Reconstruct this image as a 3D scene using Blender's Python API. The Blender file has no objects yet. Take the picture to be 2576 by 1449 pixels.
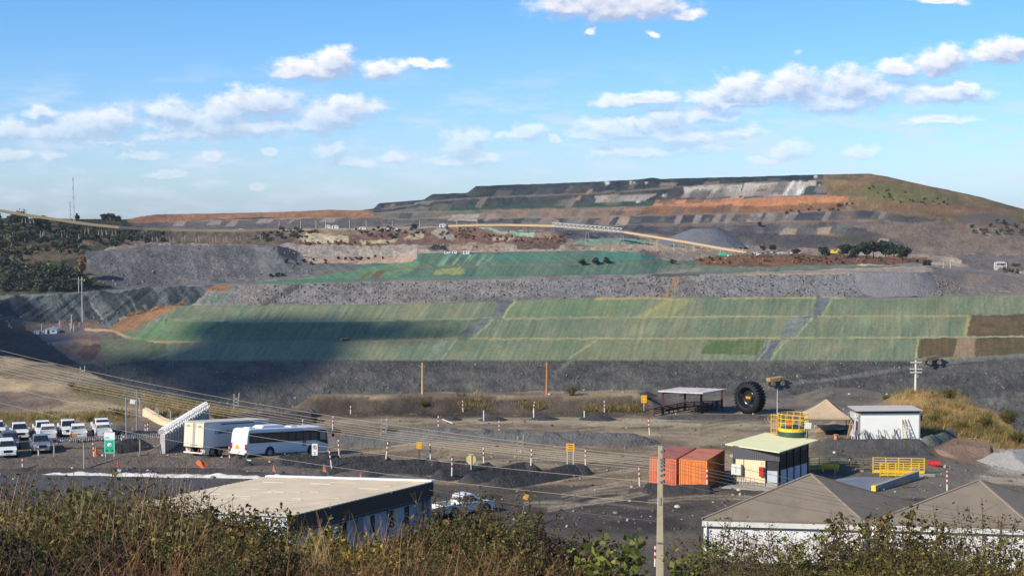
import bpy, math, random
import numpy as np
from mathutils import Vector, Matrix
random.seed(7)
scene = bpy.context.scene
COL = scene.collection
R = math.radians

# ------------------------------------------------------------------ camera, sky, sun
F, CX, CY, HOR, H = 3964.0, 1288.0, 724.5, 560.0, 24.0
PITCH = math.atan((CY - HOR) / F)
SUN_EL = R(31)
SUN_DIR = Vector((-0.83 * math.cos(SUN_EL), -0.56 * math.cos(SUN_EL), math.sin(SUN_EL))).normalized()
cam = bpy.data.cameras.new('camera')
camo = bpy.data.objects.new('camera', cam)
COL.objects.link(camo)
cam.sensor_fit = 'HORIZONTAL'; cam.sensor_width = 36.0; cam.lens = 36.0 * F / 2576.0
cam.clip_start = 0.5; cam.clip_end = 60000
camo.location = (0, 0, H); camo.rotation_euler = (math.pi / 2 - PITCH, 0, 0)
scene.camera = camo

sd = bpy.data.lights.new('sun', 'SUN'); sd.energy = 4.6; sd.angle = R(0.53); sd.color = (1.0, 0.91, 0.77)
so = bpy.data.objects.new('sun', sd); COL.objects.link(so)
so.rotation_euler = SUN_DIR.to_track_quat('Z', 'Y').to_euler()
scene.view_settings.view_transform = 'Standard'; scene.view_settings.look = 'None'
scene.view_settings.exposure = 0.42; scene.view_settings.gamma = 1.0
scene.cycles.use_denoising = True
scene.cycles.max_bounces = 6; scene.cycles.diffuse_bounces = 2; scene.cycles.glossy_bounces = 2
scene.cycles.transmission_bounces = 3; scene.cycles.volume_bounces = 1; scene.cycles.transparent_max_bounces = 6
scene.cycles.caustics_reflective = False; scene.cycles.caustics_refractive = False

_cp, _sp = math.cos(PITCH), math.sin(PITCH)
def ray(px, py):
    a = (px - CX) / F; b = (CY - py) / F
    dy = _cp + b * _sp
    return a / dy, (-_sp + b * _cp) / dy
def at(px, py, Y):
    a, b = ray(px, py); return Vector((a * Y, Y, H + b * Y))
def gnd(px, py, z=0.0):
    a, b = ray(px, py); Y = (z - H) / b
    return Vector((a * Y, Y, z))
def proj(x, y, z):
    zz = z - H
    d = y * _cp - zz * _sp
    return CX + F * x / d, CY - F * (y * _sp + zz * _cp) / d
def S(r, g, b, k=1.0):
    def f(c):
        c /= 255.0
        return (c / 12.92 if c <= .04045 else ((c + .055) / 1.055) ** 2.4) * k
    return (f(r), f(g), f(b))

# ------------------------------------------------------------------ node helper
class NT:
    def __init__(s, tree): s.t = tree; s.n = tree.nodes; s.l = tree.links
    def new(s, typ, **kw):
        n = s.n.new(typ)
        for k, v in kw.items(): setattr(n, k, v)
        return n
    def put(s, sock, v):
        if isinstance(v, (int, float)): sock.default_value = v
        elif isinstance(v, (tuple, list)): sock.default_value = v
        else: s.l.new(v, sock)
    def math(s, op, a, b=0.0, c=0.0, clamp=False):
        n = s.n.new('ShaderNodeMath'); n.operation = op; n.use_clamp = clamp
        s.put(n.inputs[0], a); s.put(n.inputs[1], b); s.put(n.inputs[2], c); return n.outputs[0]
    def mix(s, fac, a, b, mode='MIX'):
        n = s.n.new('ShaderNodeMix'); n.data_type = 'RGBA'; n.blend_type = mode
        s.put(n.inputs[0], fac)
        s.put(n.inputs[6], a if not isinstance(a, tuple) else (*a[:3], 1)); s.put(n.inputs[7], b if not isinstance(b, tuple) else (*b[:3], 1))
        return n.outputs[2]
    def noise(s, vec, scale, detail=4, rough=.55, dist=0.0):
        n = s.n.new('ShaderNodeTexNoise'); s.put(n.inputs['Vector'], vec)
        n.inputs['Scale'].default_value = scale; n.inputs['Detail'].default_value = detail
        n.inputs['Roughness'].default_value = rough; n.inputs['Distortion'].default_value = dist
        return n.outputs[0]
    def ramp(s, v, lo, hi, a=0.0, b=1.0, smooth=True):
        n = s.n.new('ShaderNodeMapRange'); n.interpolation_type = 'SMOOTHSTEP' if smooth else 'LINEAR'
        s.put(n.inputs[0], v); n.inputs[1].default_value = lo; n.inputs[2].default_value = hi
        n.inputs[3].default_value = a; n.inputs[4].default_value = b
        return n.outputs[0]

# ------------------------------------------------------------------ sky with cumulus
W = bpy.data.worlds.new('World'); scene.world = W; W.use_nodes = True
W.cycles.sampling_method = 'NONE'
w = NT(W.node_tree); w.n.clear()
CLOUDS = [  # centre px, py, half width, half height above, half height below  (directions, at infinity)
 (1530, 26, 165, 60, 24), (1440, 22, 80, 40, 16), (1640, 20, 70, 40, 16), (1725, 42, 44, 16, 12), (1482, 76, 16, 10, 8), (1648, 84, 14, 8, 7),
 (2360, 2, 60, 12, 8),
 (790, 182, 104, 32, 20), (838, 160, 58, 34, 28), (740, 188, 56, 22, 12), (962, 176, 66, 22, 18), (1085, 164, 46, 12, 9),
 (150, 338, 150, 36, 18), (295, 300, 52, 36, 34), (100, 284, 44, 16, 14), (40, 330, 60, 28, 22), (240, 318, 90, 30, 26),
 (520, 316, 150, 40, 30), (430, 288, 60, 28, 18), (560, 290, 70, 44, 34), (660, 262, 100, 36, 34), (470, 345, 140, 18, 9), (640, 322, 110, 20, 20),
 (822, 296, 100, 36, 32), (880, 272, 76, 26, 18), (770, 312, 46, 22, 18), (260, 362, 90, 8, 6),
 (838, 380, 52, 20, 12), (895, 410, 50, 16, 14), (1000, 400, 28, 14, 10), (540, 398, 32, 20, 16), (670, 384, 18, 11, 9), (130, 388, 46, 14, 11),
 (410, 440, 54, 10, 9), (655, 476, 20, 11, 7), (1160, 372, 46, 34, 14), (1190, 348, 34, 20, 14), (1320, 336, 46, 20, 14), (1260, 342, 24, 10, 8), (1120, 410, 48, 14, 10), (1200, 402, 56, 15, 12), (1390, 350, 20, 9, 8),
 (1620, 252, 90, 15, 9), (1870, 242, 90, 42, 20), (1840, 226, 40, 26, 20), (2000, 220, 70, 52, 42), (1950, 232, 60, 36, 24), (1790, 252, 70, 18, 10),
 (2130, 216, 90, 40, 40), (2100, 260, 110, 18, 22), (2200, 236, 80, 30, 24), (2250, 176, 50, 20, 16), (2360, 164, 76, 36, 24), (2390, 150, 46, 28, 20), (2520, 142, 90, 34, 18), (2570, 120, 40, 22, 20),
 (2360, 240, 110, 26, 20), (2410, 222, 44, 18, 14), (2370, 302, 66, 14, 10),
 (1560, 330, 110, 30, 20), (1600, 308, 46, 16, 12), (1680, 300, 70, 28, 20), (1780, 296, 84, 24, 18), (1720, 346, 110, 18, 14), (1860, 330, 60, 16, 14), (1500, 346, 56, 18, 8),
 (1600, 384, 140, 17, 12), (1760, 372, 100, 14, 10), (1990, 384, 50, 24, 14), (1940, 404, 60, 9, 7), (2170, 382, 44, 12, 10),
 (30, 396, 60, 20, 14), (360, 390, 60, 14, 12), (1850, 264, 100, 9, 8), (1560, 262, 60, 12, 8),
]
grp = bpy.data.node_groups.new('cloud_density', 'ShaderNodeTree')
grp.interface.new_socket('A', in_out='INPUT', socket_type='NodeSocketFloat')
grp.interface.new_socket('B', in_out='INPUT', socket_type='NodeSocketFloat')
grp.interface.new_socket('D', in_out='OUTPUT', socket_type='NodeSocketFloat')
g = NT(grp); gi = g.new('NodeGroupInput'); go = g.new('NodeGroupOutput')
A0, B0 = gi.outputs[0], gi.outputs[1]
cb = g.new('ShaderNodeCombineXYZ'); g.put(cb.inputs[0], A0); g.put(cb.inputs[1], g.math('MULTIPLY', B0, 1.5))
warp = g.noise(cb.outputs[0], 26, 3, .5)
warp2 = g.noise(cb.outputs[0], 70, 4, .6)
fb = g.noise(cb.outputs[0], 95, 7, .62)
big = g.noise(cb.outputs[0], 38, 2, .5)
Aw = g.math('ADD', A0, g.math('MULTIPLY', g.math('SUBTRACT', warp, .5), .022))
Bw = g.math('ADD', B0, g.math('MULTIPLY', g.math('SUBTRACT', warp2, .5), .012))
acc = None
for (px, py, hw, hu, hl) in CLOUDS:
    a0, b0 = ray(px, py)
    da = g.math('MULTIPLY', g.math('SUBTRACT', Aw, a0), F / (hw * 1.2))
    db = g.math('SUBTRACT', Bw, b0)
    db = g.math('MAXIMUM', g.math('MULTIPLY', db, F / (hu * 1.35)), g.math('MULTIPLY', db, -F / (hl * 1.4)))
    e = g.math('ADD', g.math('MULTIPLY', da, da), g.math('MULTIPLY', db, db))
    acc = e if acc is None else g.math('MINIMUM', acc, e)
m = g.math('SUBTRACT', 1.0, g.math('SQRT', acc))
dn = g.math('ADD', m, g.math('MULTIPLY', g.math('SUBTRACT', fb, .5), 1.25))
dn = g.math('ADD', dn, g.math('MULTIPLY', g.math('SUBTRACT', big, .5), .7))
dn = g.math('MAXIMUM', dn, -1.5)
g.put(go.inputs[0], dn)
tc = w.new('ShaderNodeTexCoord'); sx = w.new('ShaderNodeSeparateXYZ'); w.put(sx.inputs[0], tc.outputs['Generated'])
dy = w.math('MAXIMUM', sx.outputs[1], .03)
A = w.math('DIVIDE', sx.outputs[0], dy); B = w.math('DIVIDE', sx.outputs[2], dy)
def dens(oa, ob):
    n = w.new('ShaderNodeGroup'); n.node_tree = grp
    w.put(n.inputs[0], w.math('ADD', A, oa)); w.put(n.inputs[1], w.math('ADD', B, ob)); return n.outputs[0]
D1 = dens(0, 0); D2 = dens(-.0030, .0058)
alpha = w.math('MULTIPLY', w.ramp(D1, -.20, .58), .97)
lit = w.math('ADD', .33, w.math('MULTIPLY', w.math('SUBTRACT', D1, D2), 1.2), clamp=True)
lit = w.math('MULTIPLY', lit, w.ramp(D1, 1.0, .2, .62, 1.0))
sky = w.new('ShaderNodeTexSky'); sky.sky_type = 'NISHITA'; sky.sun_disc = False
sky.sun_elevation = SUN_EL; sky.sun_rotation = math.atan2(SUN_DIR.x, SUN_DIR.y)
sky.altitude = 300; sky.air_density = 1.0; sky.dust_density = .6; sky.ozone_density = 1.5
SKY_STR = .13
tint = w.mix(1.0, sky.outputs[0], w.mix(w.ramp(B, .0, .15), (0.58, .75, 1.12), (0.36, .64, .98)), 'MULTIPLY')
ccol = w.mix(lit, tuple(c / SKY_STR for c in S(158, 172, 200)), tuple(c / SKY_STR for c in S(244, 240, 237)))
# low clouds fade into the bright horizon air
fade = w.ramp(B, .025, .11, .30, .97)
cv = w.new('ShaderNodeCombineXYZ'); w.put(cv.inputs[0], A); w.put(cv.inputs[1], w.math('MULTIPLY', B, 4.0))
veil = w.math('MULTIPLY', w.ramp(w.noise(cv.outputs[0], 22, 6, .6), .44, .70), w.math('MULTIPLY', w.ramp(B, .115, .05), w.ramp(B, .0, .03, .35, .6)))
tint = w.mix(veil, tint, tuple(c / SKY_STR for c in S(200, 208, 226)))
final = w.mix(w.math('MULTIPLY', alpha, fade), tint, ccol)
bg = w.new('ShaderNodeBackground'); bg.inputs[1].default_value = SKY_STR; w.put(bg.inputs[0], final)
wo = w.new('ShaderNodeOutputWorld'); w.put(wo.inputs[0], bg.outputs[0])

# ------------------------------------------------------------------ numpy noise
def _h(ix, iy, s):
    v = np.sin(ix * 127.1 + iy * 311.7 + s * 74.7) * 43758.5453
    return v - np.floor(v)
def vn(x, y, s=0):
    ix = np.floor(x); iy = np.floor(y); fx = x - ix; fy = y - iy
    fx = fx * fx * (3 - 2 * fx); fy = fy * fy * (3 - 2 * fy)
    return (_h(ix, iy, s) * (1 - fx) + _h(ix + 1, iy, s) * fx) * (1 - fy) + (_h(ix, iy + 1, s) * (1 - fx) + _h(ix + 1, iy + 1, s) * fx) * fy
def fbm(x, y, o=4, s=0, g=.55):
    a = 1.0; t = 0; n = 0
    for k in range(o):
        t = t + a * vn(x, y, s + k * 13); n += a; a *= g; x = x * 2.03 + 17.1; y = y * 2.03 + 5.7
    return t / n
def smooth(e0, e1, x):
    t = np.clip((x - e0) / (e1 - e0), 0, 1); return t * t * (3 - 2 * t)
def inpoly(px, py, poly):
    ins = np.zeros(px.shape, bool); n = len(poly)
    for i in range(n):
        x1, y1 = poly[i]; x2, y2 = poly[(i + 1) % n]
        if y1 == y2: continue
        c = ((y1 > py) != (y2 > py)) & (px < (x2 - x1) * (py - y1) / (y2 - y1) + x1)
        ins ^= c
    return ins
def dline(px, py, pts):
    d = np.full(px.shape, 1e9)
    for (x1, y1), (x2, y2) in zip(pts[:-1], pts[1:]):
        L = (x2 - x1) ** 2 + (y2 - y1) ** 2 + 1e-9
        t = np.clip(((px - x1) * (x2 - x1) + (py - y1) * (y2 - y1)) / L, 0, 1)
        d = np.minimum(d, np.hypot(px - x1 - t * (x2 - x1), py - y1 - t * (y2 - y1)))
    return d

# ------------------------------------------------------------------ materials
MATS = {}
def vcmat(name, rough=.95, s1=.05, s2=.6, amt=.35, bump=.4, bdist=.5, bscale=.5, streak=0):
    """ground material: vertex colour times two scales of noise, bumped"""
    m = bpy.data.materials.new(name); m.use_nodes = True; t = NT(m.node_tree)
    p = t.n['Principled BSDF']; p.inputs['Roughness'].default_value = rough; p.inputs['Specular IOR Level'].default_value = .15
    va = t.new('ShaderNodeVertexColor', layer_name='Col'); tc = t.new('ShaderNodeTexCoord'); al = va.outputs[1]
    n1 = t.noise(tc.outputs['Object'], s1, 5, .6); n2 = t.noise(tc.outputs['Object'], s2, 5, .65)
    k = t.math('ADD', t.math('MULTIPLY', t.math('SUBTRACT', n1, .5), amt * 1.6), t.math('MULTIPLY', t.math('SUBTRACT', n2, .5), amt * 2.2))
    k = t.math('ADD', 1.0, t.math('MULTIPLY', k, al))
    if streak:   # planted rows on the smooth slopes, running up the bank
        sp = t.new('ShaderNodeSeparateXYZ'); t.put(sp.inputs[0], tc.outputs['Object']); cu = t.new('ShaderNodeCombineXYZ')
        t.put(cu.inputs[0], t.math('SUBTRACT', sp.outputs[0], t.math('MULTIPLY', sp.outputs[1], .24))); t.put(cu.inputs[1], t.math('MULTIPLY', sp.outputs[1], .035))
        st = t.math('ADD', t.math('SUBTRACT', t.noise(cu.outputs[0], .42, 4, .7), .5), t.math('MULTIPLY', t.math('SUBTRACT', t.noise(tc.outputs['Object'], .5, 5, .7), .5), .7))
        k = t.math('ADD', k, t.math('MULTIPLY', t.math('MULTIPLY', st, streak), t.math('SUBTRACT', 1.0, al)))
    cc = t.new('ShaderNodeCombineXYZ')
    for i in range(3): t.put(cc.inputs[i], k)
    t.put(p.inputs['Base Color'], t.mix(1.0, va.outputs[0], cc.outputs[0], 'MULTIPLY'))
    b = t.new('ShaderNodeBump'); t.put(b.inputs['Strength'], t.math('MULTIPLY', al, bump)); b.inputs['Distance'].default_value = bdist
    t.put(b.inputs['Height'], t.noise(tc.outputs['Object'], bscale, 7, .68)); t.put(p.inputs['Normal'], b.outputs[0])
    return m
def mat(name, rgb, rough=.6, metal=0.0, var=.12, scale=3.0, dirt=0.0, dirtcol=(.12, .10, .08), bump=0.0, bscale=20, bdist=.02, spec=.4, stretch=None, emit=0):
    if name in MATS: return MATS[name]
    m = bpy.data.materials.new(name); m.use_nodes = True; t = NT(m.node_tree)
    p = t.n['Principled BSDF']; p.inputs['Roughness'].default_value = rough; p.inputs['Metallic'].default_value = metal
    p.inputs['Specular IOR Level'].default_value = spec
    tc = t.new('ShaderNodeTexCoord'); v = tc.outputs['Object']
    if stretch:
        mp = t.new('ShaderNodeMapping'); t.put(mp.inputs[0], v); mp.inputs['Scale'].default_value = stretch; v = mp.outputs[0]
    n = t.noise(v, scale, 5, .6)
    c = t.mix(n, tuple(x * (1 - var) for x in rgb), tuple(min(.92, x * (1 + var)) for x in rgb))
    if dirt:
        n2 = t.noise(v, scale * .6, 6, .65)
        c = t.mix(t.math('MULTIPLY', t.ramp(n2, .42, .75), dirt), c, dirtcol)
    t.put(p.inputs['Base Color'], c)
    if bump:
        b = t.new('ShaderNodeBump'); b.inputs['Strength'].default_value = bump; b.inputs['Distance'].default_value = bdist
        t.put(b.inputs['Height'], t.noise(v, bscale, 5, .6)); t.put(p.inputs['Normal'], b.outputs[0])
    MATS[name] = m; return m
def leafmat(name, translucent=.3, rough=.6):
    if name in MATS: return MATS[name]
    m = bpy.data.materials.new(name); m.use_nodes = True; t = NT(m.node_tree)
    p = t.n['Principled BSDF']; p.inputs['Roughness'].default_value = rough; p.inputs['Specular IOR Level'].default_value = .25
    va = t.new('ShaderNodeVertexColor', layer_name='Col'); tc = t.new('ShaderNodeTexCoord')
    n = t.noise(tc.outputs['Object'], 1.2, 4, .6)
    c = t.mix(1.0, va.outputs[0], t.mix(n, (.55, .55, .55), (1.45, 1.4, 1.3)), 'MULTIPLY')
    t.put(p.inputs['Base Color'], c)
    tr = t.new('ShaderNodeBsdfTranslucent'); t.put(tr.inputs[0], c)
    mx = t.new('ShaderNodeMixShader'); mx.inputs[0].default_value = translucent
    t.l.new(p.outputs[0], mx.inputs[1]); t.l.new(tr.outputs[0], mx.inputs[2])
    t.l.new(mx.outputs[0], t.n['Material Output'].inputs[0])
    MATS[name] = m; return m

# ------------------------------------------------------------------ mesh helpers
def npmesh(name, V, Fc, material, C=None, parent=None, smoothf=False):
    me = bpy.data.meshes.new(name)
    V = np.asarray(V, np.float32).reshape(-1, 3); Fc = np.asarray(Fc, np.int32); k = Fc.shape[1]
    me.vertices.add(len(V)); me.vertices.foreach_set('co', V.ravel())
    me.loops.add(Fc.size); me.loops.foreach_set('vertex_index', Fc.ravel())
    me.polygons.add(len(Fc)); me.polygons.foreach_set('loop_start', np.arange(0, Fc.size, k, dtype=np.int32))
    try: me.polygons.foreach_set('loop_total', np.full(len(Fc), k, np.int32))
    except Exception: pass
    if smoothf: me.polygons.foreach_set('use_smooth', np.ones(len(Fc), bool))
    me.update(calc_edges=True); me.validate()
    if C is not None:
        a = me.color_attributes.new('Col', 'FLOAT_COLOR', 'POINT')
        cc = np.ones((len(V), 4), np.float32); cc[:, :C.shape[-1]] = np.clip(C, 0, 1); a.data.foreach_set('color', cc.ravel())
    me.materials.append(material)
    o = bpy.data.objects.new(name, me); COL.objects.link(o)
    if parent: o.parent = parent
    return o
def gridfaces(nr, nc):
    i = np.arange((nr - 1) * nc).reshape(nr - 1, nc)[:, :-1].ravel()
    return np.stack([i, i + 1, i + nc + 1, i + nc], 1)
class MB:
    def __init__(s): s.v = []; s.f = []
    def add(s, vs, fs):
        b = len(s.v); s.v += [tuple(v) for v in vs]; s.f += [tuple(i + b for i in f) for f in fs]; return s
    def box(s, cx, cy, cz, sx, sy, sz, rot=0.0, M=None):
        x, y, z = sx / 2, sy / 2, sz / 2
        vs = [Vector(q) for q in ((-x, -y, -z), (x, -y, -z), (x, y, -z), (-x, y, -z), (-x, -y, z), (x, -y, z), (x, y, z), (-x, y, z))]
        if rot: m = Matrix.Rotation(rot, 3, 'Z'); vs = [m @ v for v in vs]
        if M: vs = [M @ v for v in vs]
        c = Vector((cx, cy, cz))
        return s.add([v + c for v in vs], [(0, 3, 2, 1), (4, 5, 6, 7), (0, 1, 5, 4), (1, 2, 6, 5), (2, 3, 7, 6), (3, 0, 4, 7)])
    def hexa(s, b, t):
        return s.add(list(b) + list(t), [(0, 3, 2, 1), (4, 5, 6, 7), (0, 1, 5, 4), (1, 2, 6, 5), (2, 3, 7, 6), (3, 0, 4, 7)])
    def bar(s, p, q, w, h=None):
        """rectangular bar between two points"""
        p, q = Vector(p), Vector(q); d = q - p; L = d.length
        if L < 1e-6: return s
        h = h or w; d /= L
        u = d.cross(Vector((0, 0, 1))); u = Vector((1, 0, 0)) if u.length < 1e-4 else u.normalized(); n = u.cross(d)
        c = [(-w / 2, -h / 2), (w / 2, -h / 2), (w / 2, h / 2), (-w / 2, h / 2)]
        return s.hexa([p + u * a + n * b for a, b in c], [q + u * a + n * b for a, b in c])
    def cyl(s, p, q, r0, r1=None, n=10, cap=True):
        p, q = Vector(p), Vector(q); r1 = r0 if r1 is None else r1; d = (q - p).normalized()
        u = d.cross(Vector((0, 0, 1))); u = Vector((1, 0, 0)) if u.length < 1e-4 else u.normalized(); w_ = d.cross(u)
        vs = []; fs = []
        for i in range(n):
            a = 2 * math.pi * i / n; e = u * math.cos(a) + w_ * math.sin(a); vs += [p + e * r0, q + e * r1]
        for i in range(n):
            j = (i + 1) % n; fs.append((2 * i, 2 * i + 1, 2 * j + 1, 2 * j))
        if cap: fs += [tuple(2 * i for i in range(n)), tuple(2 * i + 1 for i in reversed(range(n)))]
        return s.add(vs, fs)
    def tube(s, pts, r, n=6, taper=None):
        for i, (p, q) in enumerate(zip(pts[:-1], pts[1:])):
            k0, k1 = (1, 1) if taper is None else (1 + (taper - 1) * i / (len(pts) - 1), 1 + (taper - 1) * (i + 1) / (len(pts) - 1))
            s.cyl(p, q, r * k0, r * k1, n, cap=(i in (0, len(pts) - 2)))
        return s
    def hull(s, prof, hw):
        """closed profile (x,z) across y, hw = half width per point"""
        n = len(prof); hw = hw if isinstance(hw, (list, tuple)) else [hw] * n
        vs = [(x, -w_, z) for (x, z), w_ in zip(prof, hw)] + [(x, w_, z) for (x, z), w_ in zip(prof, hw)]
        fs = [tuple(range(n)), tuple(reversed(range(n, 2 * n)))]
        for i in range(n):
            j = (i + 1) % n; fs.append((i, n + i, n + j, j))
        return s.add(vs, fs)
    def quad(s, a, b, c, d): return s.add([a, b, c, d], [(0, 1, 2, 3)])
    def lathe(s, prof, n=24, axis='Z', c=(0, 0, 0), cap=True):
        """profile of (radius, height)"""
        vs = []; fs = []; m = len(prof)
        for i in range(n):
            a = 2 * math.pi * i / n; ca, sa = math.cos(a), math.sin(a)
            for r, h in prof:
                q = (r * ca, r * sa, h) if axis == 'Z' else ((h, r * ca, r * sa) if axis == 'X' else (r * ca, h, r * sa))
                vs.append((q[0] + c[0], q[1] + c[1], q[2] + c[2]))
        for i in range(n):
            j = (i + 1) % n
            for k in range(m - 1): fs.append((i * m + k, j * m + k, j * m + k + 1, i * m + k + 1))
        if cap and prof[0][0] > 1e-4: fs.append(tuple(i * m for i in reversed(range(n))))
        if cap and prof[-1][0] > 1e-4: fs.append(tuple(i * m + m - 1 for i in range(n)))
        return s.add(vs, fs)
    def build(s, name, m, parent=None, bevel=0.0, sm=False):
        me = bpy.data.meshes.new(name); me.from_pydata([tuple(v) for v in s.v], [], s.f); me.validate(); me.update()
        import bmesh
        bm = bmesh.new(); bm.from_mesh(me); bmesh.ops.recalc_face_normals(bm, faces=bm.faces); bm.to_mesh(me); bm.free()
        me.materials.append(m)
        o = bpy.data.objects.new(name, me); COL.objects.link(o)
        if parent: o.parent = parent
        if sm:
            for p in me.polygons: p.use_smooth = True
        if bevel:
            b = o.modifiers.new('bevel', 'BEVEL'); b.width = bevel; b.segments = 2; b.limit_method = 'ANGLE'
        return o
def tag(o, label, cat, group=None, kind=None):
    if label: o['label'] = label
    if cat: o['category'] = cat
    if group: o['group'] = group
    if kind: o['kind'] = kind
    return o
def thing(name, label, cat, loc=(0, 0, 0), rz=0.0, group=None):
    o = bpy.data.objects.new(name, None); o.empty_display_size = .3; COL.objects.link(o)
    o.location = loc; o.rotation_euler = (0, 0, rz)
    return tag(o, label, cat, group)
def struct(o): o['kind'] = 'structure'; return o
def dup(root, loc, rz=0.0, label=None, sc=None):
    r = root.copy(); COL.objects.link(r); r.location = loc; r.rotation_euler = (0, 0, rz)
    if sc: r.scale = (sc, sc, sc) if not isinstance(sc, tuple) else sc
    if label: r['label'] = label
    for ch in root.children:
        c = ch.copy(); COL.objects.link(c); c.parent = r
        for q in ch.children:
            d = q.copy(); COL.objects.link(d); d.parent = c
    return r
def text_mesh(name, body, size, m, parent, loc, rot, align='CENTER', sx=1.0):
    cu = bpy.data.curves.new(name, 'FONT'); cu.body = body; cu.size = size; cu.align_x = align; cu.align_y = 'CENTER'; cu.extrude = .004; cu.offset = size * .018
    to = bpy.data.objects.new(name + '_tmp', cu); COL.objects.link(to)
    bpy.context.view_layer.update()
    me = bpy.data.meshes.new_from_object(to.evaluated_get(bpy.context.evaluated_depsgraph_get()))
    bpy.data.objects.remove(to); bpy.data.curves.remove(cu)
    me.materials.clear(); me.materials.append(m); me.name = name
    o = bpy.data.objects.new(name, me); COL.objects.link(o); o.parent = parent; o.location = loc; o.rotation_euler = rot; o.scale = (sx, 1, 1)
    return o
# ------------------------------------------------------------------ far terrain: pit wall, green terraces, dumps
def PL(*p): return ([q[0] for q in p], [q[1] for q in p])
def Yl(left, mid): return PL((150, left), (420, mid))
ROWS = [  # name, y(px), depth(px), subdivisions below, bench fraction, roughness (m), green?
 ('base', PL((0, 1250)), PL((0, 850)), 0, 1, 1.5),
 ('wall', PL((-300, 935), (0, 922), (180, 915), (260, 912), (330, 905), (2100, 906), (2300, 908), (2576, 893), (2876, 878)), Yl(900, 940), 84, 1, 1.2),
 ('b1', PL((-300, 885), (0, 872), (100, 862), (230, 850), (310, 857), (500, 861), (860, 857), (1150, 852), (1700, 853), (2310, 850), (2876, 846)), Yl(950, 968), 34, .74, .22),
 ('b2', PL((-300, 845), (0, 832), (100, 840), (180, 836), (270, 826), (330, 818), (420, 800), (560, 808), (700, 811), (1000, 806), (1290, 800), (2040, 797), (2876, 794)), Yl(985, 998), 34, .74, .22),
 ('b3', PL((-300, 805), (0, 792), (100, 814), (200, 818), (300, 803), (440, 768), (600, 768), (1000, 765), (1250, 757), (1500, 748), (2050, 747), (2250, 748), (2576, 740), (2876, 736)), Yl(1010, 1028), 32, .78, .22),
 ('crest', PL((-300, 752), (0, 747), (250, 735), (500, 717), (640, 714), (1000, 708), (1400, 700), (1700, 692), (2000, 688), (2330, 684), (2430, 714), (2576, 715), (2876, 718)), Yl(1045, 1052), 34, 1, 1.0),
 ('flat', PL((-300, 748), (0, 743), (250, 731), (500, 712), (640, 708), (800, 702), (1000, 699), (1740, 687), (2000, 679), (2340, 671), (2576, 698), (2876, 704)), Yl(1070, 1120), 8, 1, .3),
 ('crest2', PL((-300, 650), (0, 645), (210, 637), (400, 622), (700, 620), (760, 640), (900, 655), (1000, 650), (1060, 637), (1400, 632), (1610, 628), (1650, 646), (1750, 656), (2000, 652), (2270, 655), (2350, 666), (2576, 690), (2876, 695)), Yl(1160, 1190), 46, .9, .8),
 ('back', PL((-300, 600), (0, 598), (200, 604), (400, 610), (750, 600), (1060, 618), (1400, 620), (1650, 636), (1900, 638), (2270, 640), (2576, 660), (2876, 668)), Yl(1230, 1330), 22, 1, 2.0),
 ('level', PL((-300, 565), (0, 566), (120, 572), (330, 580), (700, 582), (1150, 570), (1400, 571), (1700, 592), (1900, 620), (2200, 626), (2576, 640), (2876, 645)), Yl(1300, 1560), 26, 1, 2.0),
 ('d1', PL((-300, 558), (0, 558), (330, 573), (700, 574), (940, 567), (1150, 562), (1540, 567), (1960, 557), (2200, 553), (2400, 575), (2576, 592), (2876, 605)), Yl(1320, 1660), 24, .75, .8),
 ('d2', PL((-300, 554), (0, 554), (330, 567), (700, 562), (940, 552), (1230, 549), (1544, 545), (1960, 535), (2200, 528), (2400, 546), (2576, 566), (2876, 585)), Yl(1335, 1730), 12, .75, .6),
 ('d3', PL((-300, 552), (0, 552), (330, 560), (700, 550), (940, 536), (1230, 529), (1640, 520), (1960, 495), (2133, 490), (2300, 494), (2450, 525), (2576, 549), (2876, 572)), Yl(1350, 1810), 14, .75, .8),
 ('d4', PL((-300, 550), (0, 550), (330, 554), (700, 540), (900, 533), (940, 530), (1000, 522), (1085, 506), (1230, 496), (1500, 486), (1715, 470), (1960, 456), (2190, 452), (2300, 474), (2450, 506), (2576, 536), (2876, 562)), Yl(1365, 1890), 14, .75, .6),
 ('sky', PL((-300, 548), (250, 552), (320, 552), (350, 546), (390, 540), (700, 534), (830, 528), (900, 530), (940, 525), (953, 512), (1066, 503), (1087, 489), (1175, 486), (1197, 469), (1400, 462), (1600, 453), (1640, 448), (1662, 451), (1900, 445), (2060, 439.5), (2190, 438), (2230, 445), (2330, 467), (2430, 488), (2470, 497), (2540, 517), (2600, 533), (2876, 560)), Yl(1380, 1970), 12, .9, .8),
 ('behind', PL((-300, 570), (2876, 600)), Yl(1700, 2400), 6, 1, 0),
]
Xc = np.arange(-300, 2877, 3.0); NC = len(Xc)
Pz, Py_, Pq, PY, PT, PA = [], [], [], [], [], []
prev = None
for ri, (nm, yl, dl, ns, bench, rough) in enumerate(ROWS):
    y = np.interp(Xc, *yl); Y = np.interp(Xc, *dl)
    b = (CY - y) / F; dyy = _cp + b * _sp
    z = H + (-_sp + b * _cp) / dyy * Y
    if nm == 'behind': z = np.full(NC, -30.0)
    if prev is None: Pq.append(y); PY.append(Y); Pz.append(z); PT.append(np.full(NC, ri)); PA.append(np.full(NC, rough))
    else:
        y0, Y0, z0 = prev
        for k in range(1, ns + 1):
            t = k / ns
            tz = min(1.0, t / bench)
            tt = t if bench < 1 else t
            PY.append(Y0 + (Y - Y0) * tt); Pz.append(z0 + (z - z0) * tz); Pq.append(y0 + (y - y0) * t)
            PT.append(np.full(NC, ri - 1 + t)); PA.append(np.full(NC, rough * min(1, 4 * t * (1 - t) + .25)))
    prev = (y, Y, z)
Pq, PY, Pz, PT, PA = map(np.array, (Pq, PY, Pz, PT, PA))
bb = (CY - Pq) / F; 
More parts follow.
